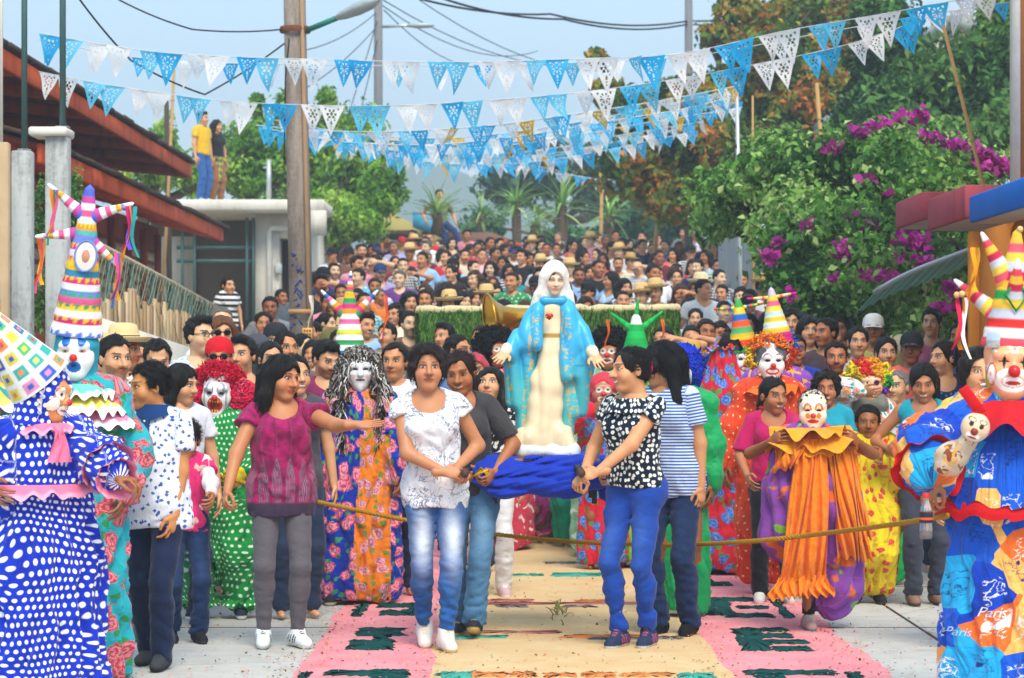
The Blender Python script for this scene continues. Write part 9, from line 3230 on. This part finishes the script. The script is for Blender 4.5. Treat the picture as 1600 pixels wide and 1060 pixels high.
# ------------------------------------------------------------------ grass covered platform, tuba
def platform_and_tuba():
	r = empty('grass_platform',(W(850,510,23)))
	tag(r,'large processional platform with green grass sides and cream rope trim carried above heads','platform')
	o = Vector(r.location)
	A,B = W(655,487,22.6),W(1058,484,23.4)
	dv = (B - A); dv.z = 0
	dep = Vector((0,1.3,0))
	th = 0.28
	cn = [A,B,B + dep,A + dep]
	m = MB()
	m.add([tuple(c - o + Vector((0,0,-th))) for c in cn] + [tuple(c - o - Vector((0,0,0.02))) for c in cn],[(0,3,2,1),(4,5,6,7),(0,1,5,4),(1,2,6,5),(2,3,7,6),(3,0,4,7)])
	m.build('box',simple('dark_green_side','#2c4a1e',0.9),r)
	rn = np.random.RandomState(5)
	P_,N_ = [],[]
	for a,b,n in ((A,B,9000),(A + dep,A,2200),(B,B + dep,2200)):
		t = rn.uniform(0,1,n)[:,None]
		p = np.array(a) * (1 - t) + np.array(b) * t + np.stack([np.zeros(n),np.zeros(n),rn.uniform(-th,0.0,n)],1)
		e = np.array(b - a); nn = np.array((e[1],-e[0],0)); nn = nn / np.linalg.norm(nn)
		P_.append(p + nn * rn.uniform(0,0.03,(n,1))); N_.append(np.tile(nn,(n,1)) + rn.normal(0,0.3,(n,3)))
	P_,N_ = np.concatenate(P_),np.concatenate(N_)
	N_ /= np.linalg.norm(N_,axis=1)[:,None]
	pal = np.array([lin(c) for c in ('#2f5c1c','#416f24','#54842e','#6a9a3c','#7fa850')],np.float32)[rn.randint(5,size=len(P_))]
	v,q,c = leaf_arrays(P_ - np.array(o),N_,0.085,0.12,pal,rn,droop=3.0)
	g_ = mobj('grass',np_mesh('grass',v,q,[LEAF],False,c),r)
	g_['kind'] = 'stuff'
	cream = simple('cream_trim','#d8c89a',0.8,0.2,var=0.25,scale=20,bump=0.8,bscale=25)
	for a,b in ((A,B),(B,B + dep),(B + dep,A + dep),(A + dep,A)):
		m = MB()
		n = 26
		m.tube([a.lerp(b,t / n) - o + Vector((0,0,0.012 + 0.008 * math.sin(t * 2.1))) for t in range(n + 1)],[0.040 + 0.008 * math.sin(t * 2.9) for t in range(n + 1)],8)
		m.build('cream_trim',cream,r,True)
	m = MB(); m.add([tuple(c - o + Vector((0,0,0.004))) for c in cn],[(0,1,2,3)]); m.build('top_cloth',simple('top_cloth','#c8bc94',0.9),r)
	for k in (0.12,0.88):
		m = MB(); c = A.lerp(B,0.5) + dep * k; m.tube([c - dv * 0.49 - o + Vector((0,0,-th - 0.04)),c + dv * 0.49 - o + Vector((0,0,-th - 0.04))],0.045,8); m.build('carrying_pole',BAMBOO,r,True)
	# tuba bell above the band
	d = 19.2
	t = empty('tuba',W(790,545,d))
	tag(t,'golden tuba with wide bell raised above the heads left of the statue','tuba')
	to = Vector(t.location)
	gg = Gr('brass')
	brass = gg.fin(gg.mix(gg.noise(gg.objpos(),9,3,0.5),(*lin('#b8862a'),1),(*lin('#d8a83a'),1)),0.25,0.5,0.9)
	ax = Vector((-0.95,-0.22,-0.12)).normalized()
	c0 = W(766,503,d) - to
	M = Matrix.Translation(c0) @ ax.to_track_quat('Z','Y').to_matrix().to_4x4()
	m = MB(); m.lathe([(0.225,0.0),(0.222,-0.012),(0.17,-0.05),(0.115,-0.12),(0.085,-0.22),(0.065,-0.36),(0.05,-0.5)],28,M); bl = m.build('bell',brass,t,True)
	m = MB(); m.tube([M @ Vector((0.224 * math.cos(a),0.224 * math.sin(a),0.002)) for a in np.linspace(0,6.2832,40)],0.009,6,False); m.build('bell_rim',brass,bl,True)
	m = MB(); e = M @ Vector((0,0,-0.48)); m.tube([e,e + Vector((0.10,0.05,-0.03)),e + Vector((0.16,0.08,-0.16)),e + Vector((0.12,0.06,-0.34)),e + Vector((-0.04,0.0,-0.42)),e + Vector((-0.16,-0.03,-0.33)),e + Vector((-0.15,-0.04,-0.15))],[0.05,0.048,0.044,0.040,0.036,0.03,0.026],12); m.build('main_tube',brass,t,True)
	for k in range(3):
		m = MB(); p0 = e + Vector((-0.06 + 0.045 * k,-0.07,-0.28)); m.tube([p0,p0 + Vector((0,0,0.16))],0.018,10); m.build('valve',brass,t,True)
	S = std_person
	S(800,560,19.4,'bandsman holding the golden tuba left of the statue','m','#c86a4a','short',yaw=-10,skin=2,fine=False,hands=lambda p: {-1: p.at(778,540,19.1),1: p.at(806,530,19.2)},elbow={-1: (-1,0,-0.6),1: (1,0,-0.6)})
# ------------------------------------------------------------------ bunting
def pennant_mesh(design,bend,seed):
	nu,nv = 22,24
	Wd,Hd = 0.225,0.27
	rn = np.random.RandomState(seed)
	def hole(x,z):
		"""x across from centre, z down from the top, in metres"""
		cz = 0.075
		r = math.hypot(x,z - cz)
		a = math.atan2(z - cz,x)
		if design == 0:
			if 0.018 < r < 0.048 and abs(((a / 6.2832 * 10) % 1) - 0.5) < 0.17:
				return True
			if r < 0.008:
				return True
		elif design == 1:
			if 0.012 < r < 0.044 and abs(((a / 6.2832 * 8) % 1) - 0.5) < 0.30 * (r / 0.044):
				return True
		else:
			for k in range(6):
				cx,cz2 = 0.034 * math.cos(k * 1.047),cz + 0.034 * math.sin(k * 1.047)
				if math.hypot(x - cx,(z - cz2)) < 0.012:
					return True
			if r < 0.014:
				return True
		for (hx,hz,hr) in ((0,0.155,0.011),(0,0.185,0.008),(-0.055,0.035,0.009),(0.055,0.035,0.009),(-0.03,0.128,0.008),(0.03,0.128,0.008),(0,0.21,0.005)):
			if abs(x - hx) / hr + abs(z - hz) / (hr * 1.7) < 1:
				return True
		return False
	idx,v,q = {},[],[]
	def vert(i,j):
		if (i,j) not in idx:
			f = j / nv
			half = Wd / 2 * (1 - f)
			x = -half + 2 * half * i / nu
			z = Hd * f
			y = bend * (f ** 1.5) * 0.10 + 0.018 * math.sin(x * 18 + seed) * f + 0.012 * math.sin(f * 6 + seed)
			tw = 0.5 * bend * f * x
			idx[(i,j)] = len(v)
			v.append((x,y + tw,-z))
		return idx[(i,j)]
	for j in range(nv):
		for i in range(nu):
			f = (j + 0.5) / nv
			half = Wd / 2 * (1 - f)
			x = -half + 2 * half * (i + 0.5) / nu
			if hole(x,Hd * f):
				continue
			q.append((vert(i,j),vert(i + 1,j),vert(i + 1,j + 1),vert(i,j + 1)))
	return np.array(v,np.float32),np.array(q,np.int32)
def mk_film(name,c):
	g = Gr(name)
	cc = (*lin(c),1)
	n = g.noise(g.objpos(),14,3,0.5)
	col = g.mix(1.0,cc,g.math('MULTIPLY_ADD',n,0.25,0.87),'MULTIPLY')
	g.fin(col,0.45,0.35)
	t = g.node('ShaderNodeBsdfTranslucent')
	g.set(t.inputs['Color'],col)
	ms = g.node('ShaderNodeMixShader')
	ms.inputs[0].default_value = 0.5
	g.nt.links.new(g.b.outputs[0],ms.inputs[1])
	g.nt.links.new(t.outputs[0],ms.inputs[2])
	g.nt.links.new(ms.outputs[0],g.out.inputs['Surface'])
	return g.mat
def bunting():
	films = {'b': mk_film('blue_film','#1fb2ec'),'l': mk_film('light_blue_film','#66cbf0'),'w': mk_film('white_film','#f0eff0'),'y': mk_film('yellow_film','#e0b030')}
	meshes = {}
	for ds in range(3):
		for bi,bend in enumerate((0.0,0.9,-0.8)):
			v,q = pennant_mesh(ds,bend,ds * 3 + bi)
			for c in films:
				meshes[(c,ds,bi)] = np_mesh('pennant',v,q,[films[c]],True)
	line = simple('bunting_line','#c8ccd0',0.6,0.3)
	rn = random.Random(5)
	strings = [
		('nearest high bunting string of large blue and white cut paper pennants',20.0,[(60,52),(250,82),(460,92),(700,97),(900,92),(1060,84),(1230,48),(1380,22),(1560,-12)],'bbww',1.0),
		('second near bunting string just behind the highest one',20.8,[(60,62),(240,93),(470,101),(720,103),(900,98),(1080,88),(1250,58),(1420,28),(1600,0)],'bw',0.8),
		('lower near bunting string with paired blue and white pennants',21.2,[(60,112),(170,133),(330,156),(470,164),(620,165),(790,155),(920,143),(1060,123),(1190,99),(1330,68),(1480,16)],'wwbb',1.0),
		('bunting string hanging at mid distance behind the pole',27,[(400,196),(480,203),(600,206),(760,197),(900,178),(1030,158),(1150,135)],'bbwy',0.95),
		('fourth bunting string sagging left of the orange tree',30,[(410,200),(540,222),(680,226),(820,212),(960,188),(1060,172),(1152,150)],'bbwb',0.95),
		('fifth bunting string with some yellow pennants',34,[(470,206),(600,226),(740,232),(880,215),(1010,192),(1160,168)],'bwyb',0.95),
		('sixth far bunting string before the distant hills',38,[(500,215),(620,236),(740,242),(860,232),(960,213),(1100,190)],'wbwb',1.0),
		('seventh far bunting string with twisted pennants',41,[(560,222),(660,238),(760,246),(860,240),(960,222),(1090,196)],'bbwy',1.0),
		('eighth far bunting string ending at the grey pole',44,[(520,228),(640,244),(770,250),(900,238),(1020,214),(1155,184)],'wbwb',1.0),
		('bunting string behind the fourth one with many white pennants',31.5,[(430,188),(560,210),(700,216),(850,200),(1000,172),(1152,140)],'wbby',1.0),
		('bunting string between the fifth and sixth one, pale blue',36,[(480,198),(620,220),(760,226),(900,206),(1040,178),(1156,160)],'bwbb',1.0),
		('low bunting string dipping deepest before the distant hill',40,[(560,232),(660,252),(760,258),(860,250),(960,232),(1080,206)],'wbyb',1.05),
		('far bunting string running down to the short bamboo pole',47,[(800,258),(880,272),(960,284),(1036,280)],'wwbb',0.95),
		('farthest bunting string low before the dark trees',48,[(780,246),(850,262),(920,278),(1010,283),(1060,276)],'bwby',0.9),
	]
	tot = 0
	for k,(lab,d,pts_,pattern,size) in enumerate(strings):
		P3 = [W(u,v,d + 0.25 * math.sin(i * 1.3)) for i,(u,v) in enumerate(pts_)]
		fine = []
		for i in range(len(P3) - 1):
			a,b,c,e = P3[max(i - 1,0)],P3[i],P3[i + 1],P3[min(i + 2,len(P3) - 1)]
			for t in np.linspace(0,1,30,endpoint=(i == len(P3) - 2)):
				fine.append(0.5 * ((2 * b) + (c - a) * t + (2 * a - 5 * b + 4 * c - e) * t * t + (3 * b - a - 3 * c + e) * t * t * t))
		root = empty('bunting',fine[0])
		tag(root,lab,'bunting','bunting strings across the street')
		m = MB(); m.tube([c - fine[0] for c in fine],0.0035 if d < 25 else 0.006,4); m.build('string',line,root,True)
		acc,nxt,i = 0.0,0.10,0
		for j in range(1,len(fine)):
			seg = (fine[j] - fine[j - 1]).length
			acc += seg
			if acc > nxt:
				c = pattern[i % len(pattern)]
				if c == 'b' and rn.random() < 0.4:
					c = 'l'
				if c == 'y' and rn.random() < 0.45:
					c = 'w'
				bi = rn.choice((0,0,1,2)) if d < 25 else rn.choice((0,1,2))
				o = mobj('pennant',meshes[(c,rn.randrange(3),bi)],root)
				dr = fine[j] - fine[j - 1]
				sl = math.atan2(dr.z,dr.x)
				sz = size * rn.uniform(0.92,1.08) * (1.0 if i % 2 else 0.88)
				yaw = rn.gauss(0,0.28 if d < 25 else 0.6)
				sw = rn.gauss(0.05,0.16 if d < 25 else 0.5)
				o.matrix_local = Matrix.Translation(fine[j] - fine[0]) @ Matrix.Rotation(-sl,4,'Y') @ Matrix.Rotation(yaw,4,'Z') @ Matrix.Rotation(sw,4,'X') @ Matrix.Scale(sz,4)
				tot += 1
				i += 1
				nxt += (0.38 if k == 1 else (0.15 if i % 2 else 0.26) * size * (1.0 if d < 25 else 1.05))
	return tot
# ------------------------------------------------------------------ build everything
ground_and_carpet()
hills()
buildings()
vegetation()
poles_and_wires()
front_people()
clowns()
middle_people()
crowd()
platform_and_tuba()
statue_and_litter()
bunting()
# the warm hazy air of the valley
hz = MB()
hz.box((-700,-80,-12),(700,680,75))
air = bpy.data.materials.new('hazy_air')
air.use_nodes = True
air.node_tree.nodes.clear()
_o = air.node_tree.nodes.new('ShaderNodeOutputMaterial')
_v = air.node_tree.nodes.new('ShaderNodeVolumePrincipled')
_v.inputs['Color'].default_value = (0.86,0.93,1.0,1)
_v.inputs['Density'].default_value = 0.0024
_v.inputs['Anisotropy'].default_value = 0.2
air.node_tree.links.new(_v.outputs[0],_o.inputs['Volume'])
struct(hz.build('haze',air),'stuff')
